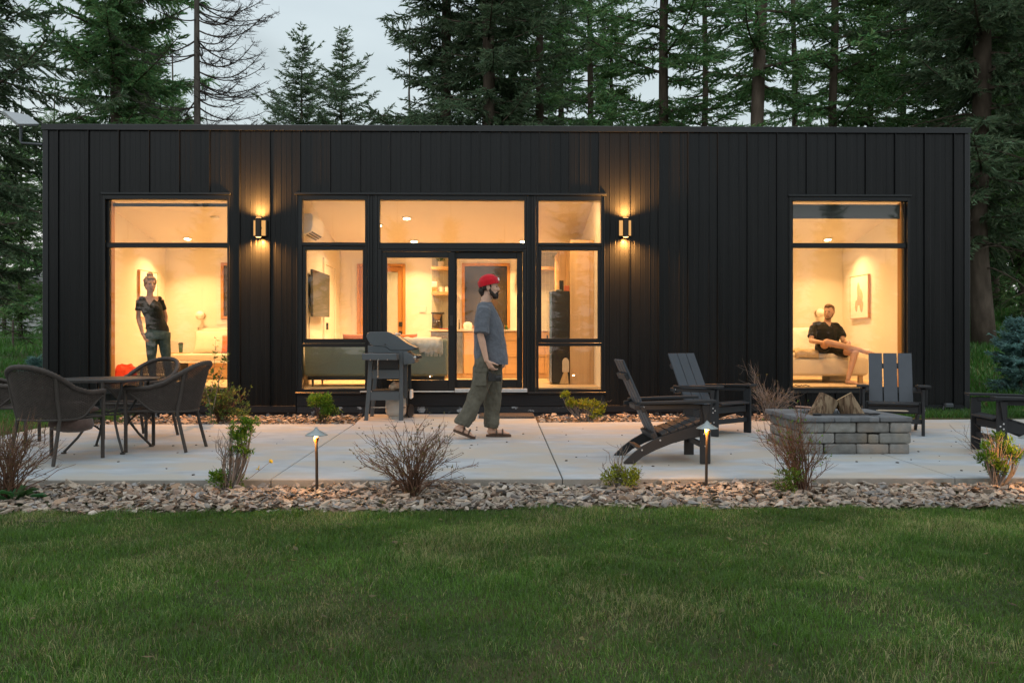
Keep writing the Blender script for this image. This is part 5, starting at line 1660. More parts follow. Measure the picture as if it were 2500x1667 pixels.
for a, b in ((X0, X0 + .42), (X0 + .42, X0 + .74), (X0 + .74, X1)):
    block(a, b, FPY0 + FPW + .022 - cd, FPY0 + FPW + .02, cz0, cz1, m_capst, 'capstone', r, .008)
mb = MB(); mb.box(X0 + .2, X1 - .2, FPY0 + .19, FPY0 + FPW - .19, fz + .05, fz + .10); mb.build('ash_bed', M('ash', (.06, .055, .05), rough=1, var=.5, scale=20, bump=.6), fp_)
ri = MB(); a_, b_, c_, d_ = X0 + cd - .012, X1 - cd + .012, FPY0 + cd - .012, FPY0 + FPW + .032 - cd
ri.box(a_, b_, c_, c_ + .006, fz + .1, cz1 - .006); ri.box(a_, b_, d_ - .006, d_, fz + .1, cz1 - .006); ri.box(a_, a_ + .006, c_ + .0065, d_ - .0065, fz + .1, cz1 - .006); ri.box(b_ - .006, b_, c_ + .0065, d_ - .0065, fz + .1, cz1 - .006)
ri.build('steel_liner', m_blackmetal, fp_)
m_logbark = M('log_bark', (.15, .10, .065), rough=.95, var=.85, scale=62, stretch=(1, 1, .12), bump=1.0, bscale=45, col2=(.27, .20, .13), c2=(.52, .58), spec=.1, detail=10)
m_logcut = M('log_cut', (.44, .31, .17), rough=.85, var=.15, scale=14, bump=.1)
def log(label, base, top, w, faceaxis, seed):
    """split chunk standing on its end: three bark sides and two split faces"""
    r = random.Random(seed)
    b, t = Vector(base), Vector(top)
    d = (t - b).normalized(); L = (t - b).length
    sx = Vector((0, 1, 0)).cross(d).normalized(); sy = d.cross(sx)
    n = 18; vs_, fs, mi = [], [], []
    NZ = 7
    for k in range(NZ + 1):
        for j in range(n):
            th = 2 * math.pi * j / n
            rx = w / 2 * (1 + .05 * math.sin(3 * th + seed) + .03 * math.sin(7 * th))
            x, y = math.cos(th) * rx, math.sin(th) * rx * .85
            y = min(y, w * .20)                    # split flat at the back
            w_ = 1 + .02 * noise.noise(Vector((j * .9, k * .7, seed)))
            vs_.append(b + d * (L * k / NZ) + (sx * x + sy * y) * w_)
    for k in range(NZ):
        for j in range(n):
            fs.append((k * n + j, k * n + (j + 1) % n, (k + 1) * n + (j + 1) % n, (k + 1) * n + j)); mi.append(0)
    fs.append(tuple(range(n - 1, -1, -1))); mi.append(1)
    fs.append(tuple(NZ * n + j for j in range(n))); mi.append(1)
    mb = MB(); mb.v, mb.f, mb.mi = [tuple(v) for v in vs_], fs, mi
    return solo(mb, 'firewood_log', [m_logbark, m_logcut], label, 'log', 'firewood logs in the fire pit', smooth=.6)
ly = FPY0 + .52
sc_ = 2200 / ly * 5.88
lx = lambda c: at(1860 + c / 5.88, 1000, ly).x
lz = lambda c: at(2000, 940 + c / 5.88, ly).z
log('split firewood log leaning right in the fire pit, the left one', (lx(775), ly - .02, lz(500)), (lx(968), ly + .02, lz(185)), .225, 0, 3)
log('split firewood log leaning left in the fire pit, the right one', (lx(1365), ly + .0, lz(500)), (lx(1188), ly + .05, lz(172)), .215, 0, 5)
m_iron = M('black_iron', (.025, .024, .024), rough=.5, metal=.3)
yk = FPY0 + .13
kx = lambda c: at(1860 + c / 5.88, 1010, yk).x
mb = MB(); mb.tube([(kx(735), yk, cz1 + .012), (kx(850), yk, cz1 + .012)], .012, 8); mb.tube([(kx(850), yk, cz1 + .012), (kx(1550), yk + .02, cz1 + .01)], .007, 8); mb.tube([(kx(1550), yk + .02, cz1 + .012), (kx(1640), yk + .03, cz1 + .014), (kx(1725), yk + .05, cz1 + .012)], [.012, .011, .005], 8)
solo(mb, 'fire_poker', m_iron, 'black iron poker lying along the front capstones of the fire pit', 'poker', smooth=1)
yk2 = FPY0 + FPW - .16
kx = lambda c: at(1860 + c / 5.88, 1000, yk2).x
mb = MB(); mb.tube([(kx(475), yk2 - .02, cz1 + .035), (kx(722), yk2 - .06, cz1 + .022)], .011, 10); mb.tube([(kx(722), yk2 - .06, cz1 + .022), (kx(760), yk2 - .08, cz1 + .018)], [.012, .009], 8)
solo(mb, 'hatchet_handle', M('pink_wood', (.42, .25, .18), rough=.5), 'pale wooden tool handle lying on the rear left corner of the fire pit', 'tool handle', smooth=1)
yk3 = FPY0 + .60
kx = lambda c: at(1860 + c / 5.88, 1000, yk3).x
for a, b, lb, dy in ((1760, 2055, 'long thin roasting stick over the right capstones, the upper one', .06), (1700, 2040, 'long thin roasting stick over the right capstones, the lower one', 0)):
    mb = MB(); mb.tube([(kx(a), yk3 + .10 + dy, cz1 + .008), (kx(b), yk3 - .10 + dy, cz1 + .014)], .0055, 8)
    solo(mb, 'roasting_stick', M('pale_stick', (.45, .36, .26), rough=.6), lb, 'stick', 'roasting sticks on the fire pit')

# ------------------------------------------------------------------ path lights
m_hat = M('weathered_brass_hat', (.30, .335, .335), rough=.45, metal=.55, var=.2, scale=20)
m_stake = M('brown_stake', (.060, .045, .035), rough=.5, metal=.5, var=.3, scale=20)
m_pathglow = emis('path_glow', (1.0, .52, .12), 7)
def path_light(px, ytop, pybase, label, lean):
    g = gnd(px, pybase, -.055)
    H = at(px, ytop, g.y).z - g.z
    root = thing('path_light', label, 'path light', (g.x, g.y, g.z), 0, 'path lights in the gravel')
    mb = MB(); mb.tube([(0, 0, -.1), (-.004 * lean, 0, H * .5), (-.01 * lean, 0, H - .115)], .0115, 10); mb.build('stake', m_stake, root, world=False, smooth=1)
    c = (-.01 * lean, 0, H)
    mb = MB(); mb.lathe([(.001, 0), (.008, -.002), (.010, -.010), (.016, -.014), (.022, -.024), (.088, -.062), (.088, -.066), (.020, -.034), (.001, -.03)], c, 28); mb.build('hat', m_hat, root, world=False, smooth=.5)
    mb = MB(); mb.lathe([(.012, -.125), (.020, -.10), (.022, -.085), (.0225, -.083), (.012, -.083)], c, 14); mb.build('lamp_socket', M('copper_socket', (.35, .17, .06), rough=.35, metal=.8), root, world=False, smooth=.6)
    mb = MB(); mb.lathe([(.010, -.082), (.017, -.075), (.017, -.050), (.008, -.04)], c, 14); mb.build('bulb', m_pathglow, root, world=False, smooth=1)
    for k in range(3):
        a = k * 2.094 + .5
        l = None
    l = lamp('lamp', 'POINT', (0, 0, 0), 12.0, .02, (1, .44, .11)); l.parent = root; l.location = (c[0], -.0, H - .105)
    l.location = (c[0] - .03, -.03, H - .085)
    l2 = None
    return root
path_light(774, 1042, 1207, 'lit path light with a cone hat in the stones left of the twiggy shrub', .6)
path_light(1724, 1026, 1196, 'lit path light with a cone hat in the stones before the side-on chair', -.8)
# a third one hidden behind the leaves of the shrub at the right edge
g = gnd(2478, 1195, -.055)
l = path_light(2516, 1050, 1200, 'path light just past the leafy shrub at the right edge', 0)

# ------------------------------------------------------------------ timber lying on the grass
g = at(2415, 1000, 13.9)
mb = MB(); mb.box(at(2388, 985, 14.2).x, at(2442, 985, 14.2).x, 14.1, 14.3, at(2415, 994, 14.2).z - .12, at(2415, 971, 14.2).z)
solo(mb, 'timber_baulk', wood('brown_timber', (.17, .095, .055), .6, .8, 'x', 14), 'brown timber baulk on the grass right of the cabin, seen under a chair arm', 'timber', bevel=.012)
mb = MB(); mb.box(at(2488, 985, 13.4).x, at(2530, 985, 13.4).x, 13.2, 13.5, at(2415, 1025, 13.4).z - .1, at(2415, 1000, 13.4).z)
solo(mb, 'timber_baulk', wood('brown_timber_b', (.19, .105, .06), .6, .8, 'x', 14), 'brown timber baulk at the very right edge, nearer the patio', 'timber', bevel=.012)
# ================================================================== SHRUBS
m_stem = M('red_brown_stem', (.150, .085, .056), rough=.8, var=.35, scale=9, island=.3, spec=.15)
m_stem_grey = M('grey_stem', (.21, .175, .15), rough=.85, var=.3, scale=9, island=.3, spec=.15)
def leaf_mat(name, col, hue=.02):
    return translucent(M(name, col, rough=.5, var=.25, scale=6, island=.45, rnd_hue=hue, spec=.3), .3, 1.4)
m_leaf_g = leaf_mat('leaf_green', (.115, .205, .028))
m_leaf_y = leaf_mat('leaf_yellow_green', (.205, .235, .025))
m_leaf_d = leaf_mat('leaf_dull', (.125, .105, .045), .03)
m_leaf_v = leaf_mat('leaf_vine', (.095, .155, .045))
m_leaf_w = leaf_mat('leaf_weed', (.045, .115, .040))
def leaf(mb, p, d, up, l, w):
    d = d.normalized(); s = d.cross(up)
    if s.length < 1e-4: s = d.orthogonal()
    s.normalize(); n = s.cross(d)
    mb.add([p, p + d * l * .45 + s * w * .5 - n * w * .12, p + d * l, p + d * l * .45 - s * w * .5 - n * w * .12], [(0, 1, 2, 3)])
def rv(r, k=1.0): return Vector((r.uniform(-1, 1), r.uniform(-1, 1), r.uniform(-1, 1))) * k
def stems(r, mb, base, n, H, spread, twigs, thick=.0045, up=.5, tips=None, skew=(0, 0), hmin=.55, fork=.5):
    for _ in range(n):
        a = r.uniform(0, 6.283); sp = spread * r.random() ** .6
        h = H * r.uniform(hmin, 1.0) * (1 - .25 * (sp / max(spread, .01)))
        b = base + Vector((r.uniform(-1, 1) * .05, r.uniform(-1, 1) * .05, -.03))
        e_ = base + Vector((math.cos(a) * sp + skew[0], math.sin(a) * sp + skew[1], h))
        pts = []
        for i in range(7):
            t = i / 6
            p = b.lerp(e_, t) + Vector((0, 0, up * .25 * h * math.sin(t * math.pi) * .4)) + rv(r, .012 * (1 + t))
            p.x -= (e_.x - b.x) * .25 * math.sin(t * math.pi) * .6; p.y -= (e_.y - b.y) * .25 * math.sin(t * math.pi) * .6
            pts.append(p)
        mb.tube(pts, [thick * (1 - .8 * i / 6) + .0008 for i in range(7)], 4)
        tips.append((pts[-1], (pts[-1] - pts[-2]).normalized()))
        for _k in range(int(twigs * r.uniform(.6, 1.4))):
            t = r.uniform(.35, 1); i = min(5, int(t * 6)); p = pts[i].lerp(pts[i + 1], t * 6 - i)
            d = ((pts[i + 1] - pts[i]).normalized() + rv(r, .8)).normalized(); l = r.uniform(.04, .17) * (H / .6)
            m = p + d * l * .5 + rv(r, .01); e2 = p + d * l + Vector((0, 0, .02))
            mb.tube([p, m, e2], [thick * .45, thick * .35, .0009], 3)
            tips.append((e2, d)); tips.append((m, d))
            if r.random() < fork:
                e3 = m + (d + rv(r, .7)).normalized() * l * .5
                mb.tube([m, e3], [thick * .3, .0008], 3); tips.append((e3, d))
def clump(r, mb, c, rx, rz, n, l, w):
    for _ in range(n):
        v = rv(r); 
        if v.length > 1: v.normalize()
        k = .55 + .45 * r.random()
        p = c + Vector((v.x * rx * k, v.y * rx * k, v.z * rz * k))
        for _k in range(3):
            leaf(mb, p + rv(r, .012), Vector((v.x, v.y, v.z + .6)) + rv(r, .7), Vector((0, 0, 1)) + rv(r, .5), l * r.uniform(.6, 1.3), w * r.uniform(.7, 1.2))
def shrub(name, label, base, seed, stem=None, clumps=(), leafm=None, stemm=None, tipleaf=0, tl=(.02, .012), cat='shrub', extra=None):
    r = random.Random(seed)
    root = thing(name, label, cat, tuple(base))
    base = Vector(base)
    tips = []
    sm = MB()
    if stem:
        for s_ in (stem if isinstance(stem, list) else [stem]):
            stems(r, sm, base, tips=tips, **s_)
    for c, rx, rz, n, l, w in clumps:               # little branches inside the leafy clumps
        for _ in range(8):
            e_ = base + Vector(c) + rv(r, rx * .6)
            sm.tube([base + Vector((c[0] * .3, c[1] * .3, 0)), (base + e_) / 2 + Vector((c[0], c[1], 0)) * .3, e_], [.006, .004, .002], 4)
    sm.build('stems', stemm or m_stem, root)
    lf = MB()
    for c, rx, rz, n, l, w in clumps:
        k = 6
        for _ in range(k):
            cc = base + Vector(c) + Vector((r.uniform(-.6, .6) * rx, r.uniform(-.6, .6) * rx, r.uniform(-.55, .6) * rz))
            clump(r, lf, cc, rx * .52, rz * .5, n // k, l, w)
    if tipleaf:
        for p, d in tips:
            if r.random() < tipleaf:
                for _ in range(r.choice((2, 3, 4))):
                    leaf(lf, p + rv(r, .008), d + rv(r, .8), Vector((0, 0, 1)) + rv(r, .6), tl[0] * r.uniform(.6, 1.4), tl[1] * r.uniform(.7, 1.3))
    if lf.v: lf.build('foliage', leafm, root)
    if extra: extra(root, base, r)
    return root
OFF = -.06
def gb(px, py): return gnd(px, py, OFF)
# front row, left to right
def weeds(root, base, r):
    mb = MB()
    for k in range(16):
        a = r.uniform(0, 6.283); l = r.uniform(.14, .26); w = r.uniform(.05, .08)
        d = Vector((math.cos(a), math.sin(a), r.uniform(.1, .7))); p = base + Vector((.12 + r.uniform(-.06, .06), -.12 + r.uniform(-.06, .06), 0))
        d.normalize(); s = d.cross(Vector((0, 0, 1))).normalized()
        q = [p, p + d * l * .35 + s * w * .35 + Vector((0, 0, .03)), p + d * l * .7 + s * w * .5 + Vector((0, 0, .02)), p + d * l - Vector((0, 0, .03)), p + d * l * .7 - s * w * .5 + Vector((0, 0, .02)), p + d * l * .35 - s * w * .35 + Vector((0, 0, .03))]
        mid = p + d * l * .6 + Vector((0, 0, .0))
        mb.add(q + [mid], [(0, 1, 6), (1, 2, 6), (2, 3, 6), (3, 4, 6), (4, 5, 6), (5, 0, 6)])
    mb.build('weed_leaves', m_leaf_w, root)
b = gb(20, 1216)
shrub('twiggy_shrub', 'bare brown twiggy shrub with broad weed leaves at its foot, at the left edge', b, 31, stem=[dict(n=60, H=.66, spread=.40, twigs=7), dict(n=10, H=.5, spread=.55, twigs=4, hmin=.4)], leafm=m_leaf_d, tipleaf=.22, tl=(.016, .009), extra=weeds)
def yellow_flower(root, base, r):
    mb = MB(); e_ = at(661, 1126, base.y - .02)
    mb.tube([base + Vector((.02, 0, .03)), base.lerp(e_, .5) + Vector((0, 0, -.02)), e_], [.004, .003, .002], 4)
    f = at(630, 1142, base.y)
    mb.build('flower_stalk', m_stem_grey, root)
    lf = MB()
    for k in range(9): leaf(lf, e_, Vector((math.cos(k * .7), .3, math.sin(k * .7))) + rv(r, .3), Vector((0, -1, 0)), .022, .013)
    for k in range(8): leaf(lf, f, rv(r), Vector((0, 0, 1)), .030, .014)
    lf.build('flower', M('yellow_petal', (.62, .46, .02), rough=.5), root)
b = gb(556, 1197)
shrub('leafy_shrub', 'upright shrub with bright green leaf tufts, bare stems and one yellow flower', b, 32, stem=[dict(n=16, H=.56, spread=.17, twigs=5, up=.2, hmin=.7)], stemm=m_stem_grey, leafm=m_leaf_g,
      clumps=[((.00, 0, .10), .13, .10, 300, .030, .015), ((.10, .02, .42), .085, .085, 150, .034, .015), ((.17, .02, .50), .07, .075, 140, .034, .015), ((.03, 0, .50), .035, .05, 30, .03, .014), ((.16, -.02, .33), .06, .05, 50, .032, .014), ((.07, 0, .31), .06, .06, 50, .032, .014)], extra=yellow_flower)
b = gb(1005, 1212)
shrub('twiggy_shrub', 'wide bare brown twiggy shrub in the stones in front of the walking man', b, 33, stem=[dict(n=58, H=.60, spread=.44, twigs=8), dict(n=18, H=.50, spread=.60, twigs=6, skew=(-.10, 0), hmin=.4)], leafm=m_leaf_d, tipleaf=.28, tl=(.019, .010), clumps=[((-.02, -.02, .04), .10, .06, 60, .03, .012)])
b = gb(1512, 1196)
shrub('leafy_shrub', 'low bright green shrub with a few dead upright twigs before the joint in the patio', b, 34, stem=[dict(n=9, H=.46, spread=.20, twigs=4, up=.1, hmin=.5, thick=.005)], stemm=m_stem_grey, leafm=m_leaf_y,
      clumps=[((-.02, 0, .10), .16, .11, 420, .024, .013), ((.09, -.02, .12), .09, .07, 130, .024, .013)])
b = gb(1955, 1203)
shrub('twiggy_shrub', 'red stemmed twiggy shrub with a green clump at its left foot, before the fire pit', b, 35, stem=[dict(n=46, H=.72, spread=.28, twigs=8, skew=(-.06, 0)), dict(n=12, H=.58, spread=.44, twigs=6, hmin=.4)], leafm=m_leaf_g, tipleaf=.12, tl=(.018, .010), clumps=[((-.14, -.03, .10), .16, .12, 360, .022, .009)])
b = gb(2432, 1190)
shrub('leafy_shrub', 'open shrub with waxy green leaves on bare grey stems near the right edge', b, 36, stem=[dict(n=11, H=.56, spread=.30, twigs=5, up=.1, hmin=.7, thick=.0048)], stemm=m_stem_grey, leafm=m_leaf_g,
      clumps=[((-.05, 0, .28), .10, .10, 150, .038, .018), ((.04, 0, .18), .09, .09, 120, .038, .018), ((.10, 0, .33), .07, .08, 90, .038, .018), ((.02, 0, .40), .05, .05, 50, .036, .017), ((.17, 0, .24), .06, .07, 60, .036, .017)])
# rear border
def gr_(px, py): return gnd(px, py, -.01)
b = gr_(540, 1030)
shrub('climbing_shrub', 'brown leaved shrub with one tall green trailing shoot beside the left window', b, 37, stem=[dict(n=50, H=.55, spread=.42, twigs=8)], leafm=m_leaf_v, tipleaf=.55, tl=(.034, .02), clumps=[((.22, -.05, .16), .24, .16, 260, .03, .016), ((-.02, -.08, .22), .2, .2, 160, .03, .016)])
r_ = random.Random(4)
root = bpy.data.objects[-1] if False else None
def vine():
    r = random.Random(12)
    root = thing('vine_shoot', 'tall green shoot with round leaves climbing in front of the left window', 'vine', tuple(gr_(515, 1036)))
    base = Vector(root.location)
    sm, lf = MB(), MB()
    for (pts_px) in ([(517, 1030), (512, 980), (520, 930), (524, 880), (527, 830)], [(520, 1000), (535, 930), (545, 890), (556, 865)], [(516, 1000), (500, 940), (497, 905)]):
        P_ = [at(a, b_, base.y - .05 + .02 * i) for i, (a, b_) in enumerate(pts_px)]
        sm.tube(P_, [.006, .005, .004, .003, .002][:len(P_)], 5)
        for i in range(len(P_) - 1):
            for k in range(14):
                p = P_[i].lerp(P_[i + 1], r.random())
                leaf(lf, p + rv(r, .02), Vector((r.uniform(-1, 1), r.uniform(-1, .3), r.uniform(-.3, .6))), Vector((0, 0, 1)) + rv(r, .4), r.uniform(.05, .085), r.uniform(.04, .06))
    sm.build('stem', m_stem_grey, root); lf.build('leaves', m_leaf_v, root)
vine()
b = gr_(783, 1031)
shrub('round_shrub', 'compact round green shrub against the dark boards left of the grill', b, 38, leafm=m_leaf_g, stem=[dict(n=6, H=.35, spread=.15, twigs=3)], clumps=[((0, 0, .24), .20, .20, 720, .036, .018), ((.10, 0, .12), .16, .10, 220, .034, .016)])
b = gr_(1430, 1028)
shrub('leafy_shrub', 'sprawling yellow green shrub against the dark boards right of the door', b, 39, stem=[dict(n=10, H=.36, spread=.38, twigs=6, thick=.006)], stemm=m_stem_grey, leafm=m_leaf_y, clumps=[((.06, 0, .18), .19, .14, 330, .036, .018), ((-.16, 0, .26), .12, .08, 150, .036, .018), ((-.29, 0, .36), .07, .05, 60, .036, .018), ((.2, 0, .14), .12, .1, 140, .036, .018)])
b = gr_(1880, 1026)
shrub('twiggy_shrub', 'grey brown leafless shrub by the wall left of the right window', b, 40, stem=[dict(n=44, H=.55, spread=.34, twigs=8, skew=(.08, 0)), dict(n=7, H=.86, spread=.10, twigs=6, skew=(-.26, 0), hmin=.75)], stemm=m_stem_grey, leafm=m_leaf_d, tipleaf=.12, tl=(.02, .011))
# a few dead leaves and grit on the concrete
mb = MB(); rr = random.Random(77)
for _ in range(110):
    x, y = rr.uniform(-4.5, 6.5), rr.uniform(7.7, 12.0)
    a = rr.uniform(0, 6.28); s = rr.uniform(.006, .018)
    mb.ell((x, y, zp(y) + s * .25), (s, s * .7, s * .35), 6, rot=(0, 0, a))
stuff(mb.build('leaf_litter', M('litter', (.05, .04, .03), rough=.9)), 'scattered crumbs of leaf litter on the pale concrete')
# weeds and fallen leaves in the lawn
rr = random.Random(15)
mb = MB()
for _ in range(60):
    y = 3.3 + 3.1 * rr.random(); x = rr.uniform(-1, 1) * .6 * y
    z = float(ground_z(x, y)) + .045
    leaf(mb, Vector((x, y, z)), rv(rr) * Vector((1, 1, .2)), Vector((0, 0, 1)) + rv(rr, .4), rr.uniform(.03, .06), rr.uniform(.015, .03))
stuff(mb.build('fallen_leaves', m_leaf_d), 'dry fallen leaves lying on the lawn')
# ================================================================== ROOMS BEHIND THE GLASS
m_linen = M('cream_linen', (.72, .66, .55), rough=.95, var=.06, scale=30, bump=.15, bscale=160, spec=.1, sheen=.2)
m_canvas = M('white_canvas', (.80, .77, .70), rough=.9, var=.03, scale=20)
m_globe = M('opal_globe', (.85, .83, .78), rough=.25, var=.01)
m_brass = M('brass_plate', (.50, .33, .13), rough=.3, metal=.9)
def xyz(px, py, y): return at(px, py, y)
def bx(px0, px1, y0, y1, Y0, Y1, mb=None, mi=0):
    """box whose front face spans the given pixels at distance Y0"""
    mb = mb or MB()
    a, b = at(px0, y1, Y0), at(px1, y0, Y0)
    z0, z1 = at((px0 + px1) / 2, y1, Y0).z, at((px0 + px1) / 2, y0, Y0).z
    return mb.box(a.x, b.x, Y0, Y1, z0, z1, mi)
# ---- left room
def wall_art(label, x, y0, y1, z0, z1, side, blot):
    root = thing('wall_art', label, 'picture', (x, (y0 + y1) / 2, z0))
    d = .045 * side
    mb = MB(); f = .012
    xa, xb = sorted((x, x + d))
    mb.box(xa, xb, y0, y0 + f, z0, z1); mb.box(xa, xb, y1 - f, y1, z0, z1); mb.box(xa, xb, y0 + f, y1 - f, z0, z0 + f); mb.box(xa, xb, y0 + f, y1 - f, z1 - f, z1)
    mb.build('frame', m_pine, root)
    mb = MB(); xc = x + d * .9
    mb.box(min(x + .004 * side, xc), max(x + .004 * side, xc), y0 + f, y1 - f, z0 + f, z1 - f); mb.build('canvas', m_canvas, root)
    if blot:
        m = M('ochre_wash', (.55, .32, .14), rough=.9, var=.25, scale=7)
        for k, (cy, cz, ry, rz) in enumerate(((.42, .50, .13, .17), (.52, .64, .09, .20), (.36, .30, .10, .15), (.64, .30, .08, .13), (.50, .42, .12, .12))):
            pts = []
            for j in range(16):
                t = j / 16 * 6.283; w = 1 + .22 * noise.noise(Vector((math.cos(t) * 1.5, math.sin(t) * 1.5, k * 3.3)))
                pts.append((y0 + (y1 - y0) * (cy + ry * math.cos(t) * w), z0 + (z1 - z0) * (cz + rz * math.sin(t) * w)))
            mb = MB(); xw = xc + side * (.0006 + .0004 * k); mb.prism(pts, xw, xw + side * .0003, 'yz'); mb.build('paint_patch', M('ochre_wash_%d' % k, (.62 - .03 * k, .43 - .02 * k, .24), rough=.9, var=.2, scale=9), root)
    return root
wall_art('pale canvas in a pine frame on the wall behind the standing woman', XW0 + .016, 16.25, 17.10, 1.50, 2.36, 1, False)
wall_art('abstract ochre painting in a pine frame on the right wall of the bedroom', XW1 - .016, 16.28, 17.12, 1.50, 2.30, -1, True)
def globe_sconce(px, py, r, label):
    c = at(px, py, 17.44)
    root = thing('globe_sconce', label, 'sconce', (c.x, 17.599, c.z), 0, 'opal globe wall sconces')
    mb = MB(); mb.tube([(c.x, 17.599, c.z), (c.x, 17.575, c.z)], .062, 20); mb.tube([(c.x, 17.575, c.z), (c.x, 17.50, c.z)], .02, 12); mb.build('wall_plate', m_brass, root, smooth=.6)
    mb = MB(); mb.ell((c.x, 17.44, c.z), r, 28); mb.build('globe', m_globe, root, smooth=3.14)
globe_sconce(488, 770, .085, 'white globe sconce on the rear wall of the left room above the daybed')
globe_sconce(2003, 764, .085, 'white globe sconce on the bedroom wall behind the seated man')
# daybed along the rear wall
x0, x1, fl = XW0 + .45, XP0 - .16, FLZ
root = thing('daybed', 'pale built-in daybed along the rear wall of the left room', 'daybed', ((x0 + x1) / 2, 17.1, fl))
mb = MB(); mb.box(x0, x1, 16.62, 17.58, fl + .30, fl + .335); mb.build('bench_board', m_white, root, bevel=.005)
mb = MB(); mb.box(x0 + .02, x1 - .02, 16.64, 17.57, fl + .338, fl + .47); mb.build('mattress', m_linen, root, bevel=.035, seg=3, smooth=1.2)
mb = MB(); mb.box(x0 + .3, x1, 16.75, 16.78, fl + .02, fl + .298); mb.build('front_panel', m_oak_h, root)
for xa in (x0 + .02, (x0 + x1) / 2, x1 - .06):
    mb = MB(); mb.box(xa, xa + .04, 16.66, 17.5, fl, fl + .299); mb.build('support', m_white, root)
mz = fl + .47
pc = at(517, 842, 17.36)
pillow('bed_pillow', m_linen, 'large cream ribbed pillow leaning at the wall end of the daybed', 'pillow', (pc.x, 17.32, mz + .215), .66, .46, .17, (rad(72), 0, 0), 'daybed pillows')
pillow('bed_pillow', m_linen, 'plain cream pillow behind the ribbed pillow on the daybed', 'pillow', (pc.x - .02, 17.46, mz + .25), .60, .50, .14, (rad(80), 0, 0), 'daybed pillows')
m_orange = M('rust_velvet', (.50, .135, .028), rough=.85, var=.12, scale=14, sheen=.4, spec=.1)
oc = at(566, 846, 17.1)
pillow('round_cushion', m_orange, 'round rust orange cushion at the right edge of the left window', 'cushion', (oc.x, 17.05, mz + .17), .36, .36, .20, (rad(78), 0, 0))
cpx = at(440, 864, 16.75)
mb = MB(); mb.box(at(415, 860, 16.8).x, at(459, 860, 16.8).x, 16.68, 16.95, mz + .002, mz + .020)
solo(mb, 'serving_tray', m_oak_h, 'small wooden tray on the daybed under the green cup', 'tray', bevel=.004)
mb = MB(); c = (cpx.x, 16.78, mz + .021)
mb.lathe([(.030, 0), (.032, .002), (.042, .150), (.042, .153)], c, 20)
cup = thing('travel_cup', 'dark green travel cup with a black lid on the daybed tray', 'cup', c)
mb.build('cup_body', M('green_cup', (.035, .105, .055), rough=.4), cup, smooth=.6)
mb = MB(); mb.lathe([(.045, .154), (.046, .170), (.036, .176), (.034, .186), (.001, .187)], c, 20); mb.build('lid', m_blackmetal, cup, smooth=.6)
mb = MB(); a = at(427, 842, 16.9); mb.box(a.x - .07, a.x + .07, 16.875, 16.885, mz + .022, mz + .24)
solo(mb, 'card_holder', glass_mat('acrylic', (.9, .93, .95), .10), 'clear acrylic card stand behind the green cup', 'card stand')
mb = MB(); bc = at(306, 905, 15.4)
mb.loft([((bc.x, 15.4, fl), .17, .13), ((bc.x, 15.4, fl + .08), .20, .16), ((bc.x + .01, 15.4, fl + .22), .19, .14), ((bc.x + .02, 15.4, fl + .275), .16, .09)], 20)
mb.cap((bc.x - .10, 15.38, fl + .27), (bc.x + .10, 15.40, fl + .30), .035, .02)
remeshed(mb, 'red_bag', [M('red_nylon', (.72, .055, .018), rough=.6, var=.15, scale=9)], None, .015, 3, rough=.03, rscale=8)
tag(bpy.data.objects['red_bag'], 'bright red soft bag on the floor by the left wall behind the wicker chairs', 'bag')
dt = ceil_at(525, 531); mb = MB(); mb.lathe([(.075, -.002), (.072, -.03), (.04, -.04), (.001, -.04)], (0, 0, 0), 24)
o = solo(mb, 'smoke_detector', m_white, 'white round smoke detector on the ceiling of the left room', 'smoke detector', smooth=.6, base=(0, 0, 0)); o.location = (dt.x, dt.y, ceil_z(dt.y) - .002); o.rotation_euler = (-math.atan(.173), 0, 0)

# ---- middle room
ac = thing('air_conditioner', 'white wall air conditioner high on the wall in the left sidelight', 'air conditioner', (XP0, 14.3, 2.72))
mb = MB(); prof = [(XP0 + .002, 2.72), (XP0 + .12, 2.715), (XP0 + .205, 2.765), (XP0 + .225, 2.84), (XP0 + .225, 3.00), (XP0 + .205, 3.035), (XP0 + .002, 3.04)]
mb.prism(prof, 13.87, 14.76); mb.build('casing', M('ac_white', (.80, .78, .74), rough=.4, var=.02), ac, bevel=.012, seg=2)
for k, (x_, z_) in enumerate(((.12, 2.712), (.16, 2.733), (.195, 2.757))):
    mb = MB(); mb.bar((XP0 + x_, 13.95, z_), (XP0 + x_, 14.68, z_), .028, .006, (-.5, 0, .85)); mb.build('louvre', M('ac_louvre_%d' % k, (.05, .05, .05), rough=.5), ac)
tv = thing('television', 'black flat television tilted on a wall arm in the left sidelight', 'television', (XP0 + .09, 15.1, 1.5))
q = [at(760.5, 657, 14.55), at(802.5, 672, 15.75), at(802, 774.5, 15.75), at(761.5, 773, 14.55)]
n_ = (q[1] - q[0]).cross(q[3] - q[0]).normalized() * .02
if n_.x < 0: n_ = -n_
mb = MB(); v_ = [p + n_ for p in q] + [p - n_ for p in q]; mb.add(v_, [(0, 1, 2, 3), (7, 6, 5, 4), (0, 4, 5, 1), (1, 5, 6, 2), (2, 6, 7, 3), (3, 7, 4, 0)])
mb.build('screen', M('tv_screen', (.030, .028, .025), rough=.16, spec=.6, col2=(.06, .055, .045)), tv, bevel=.006)
qm = (q[0] + q[1] + q[2] + q[3]) / 4
mb = MB(); mb.bar((XP0, qm.y, qm.z), (qm.x - .02, qm.y, qm.z), .06, .06); mb.box(XP0, XP0 + .02, qm.y - .2, qm.y + .2, qm.z - .15, qm.z + .15); mb.build('wall_arm', m_blackmetal, tv)
mb = MB(); a = at(759, 773, 14.6); mb.tube([(XP0 + .03, a.y, a.z), (XP0 + .015, a.y + .02, a.z - .15), (XP0 + .02, a.y, a.z - .30), (XP0 + .012, a.y + .03, fl + .40)], .006, 6); mb.build('power_cord', m_blackmetal, tv)
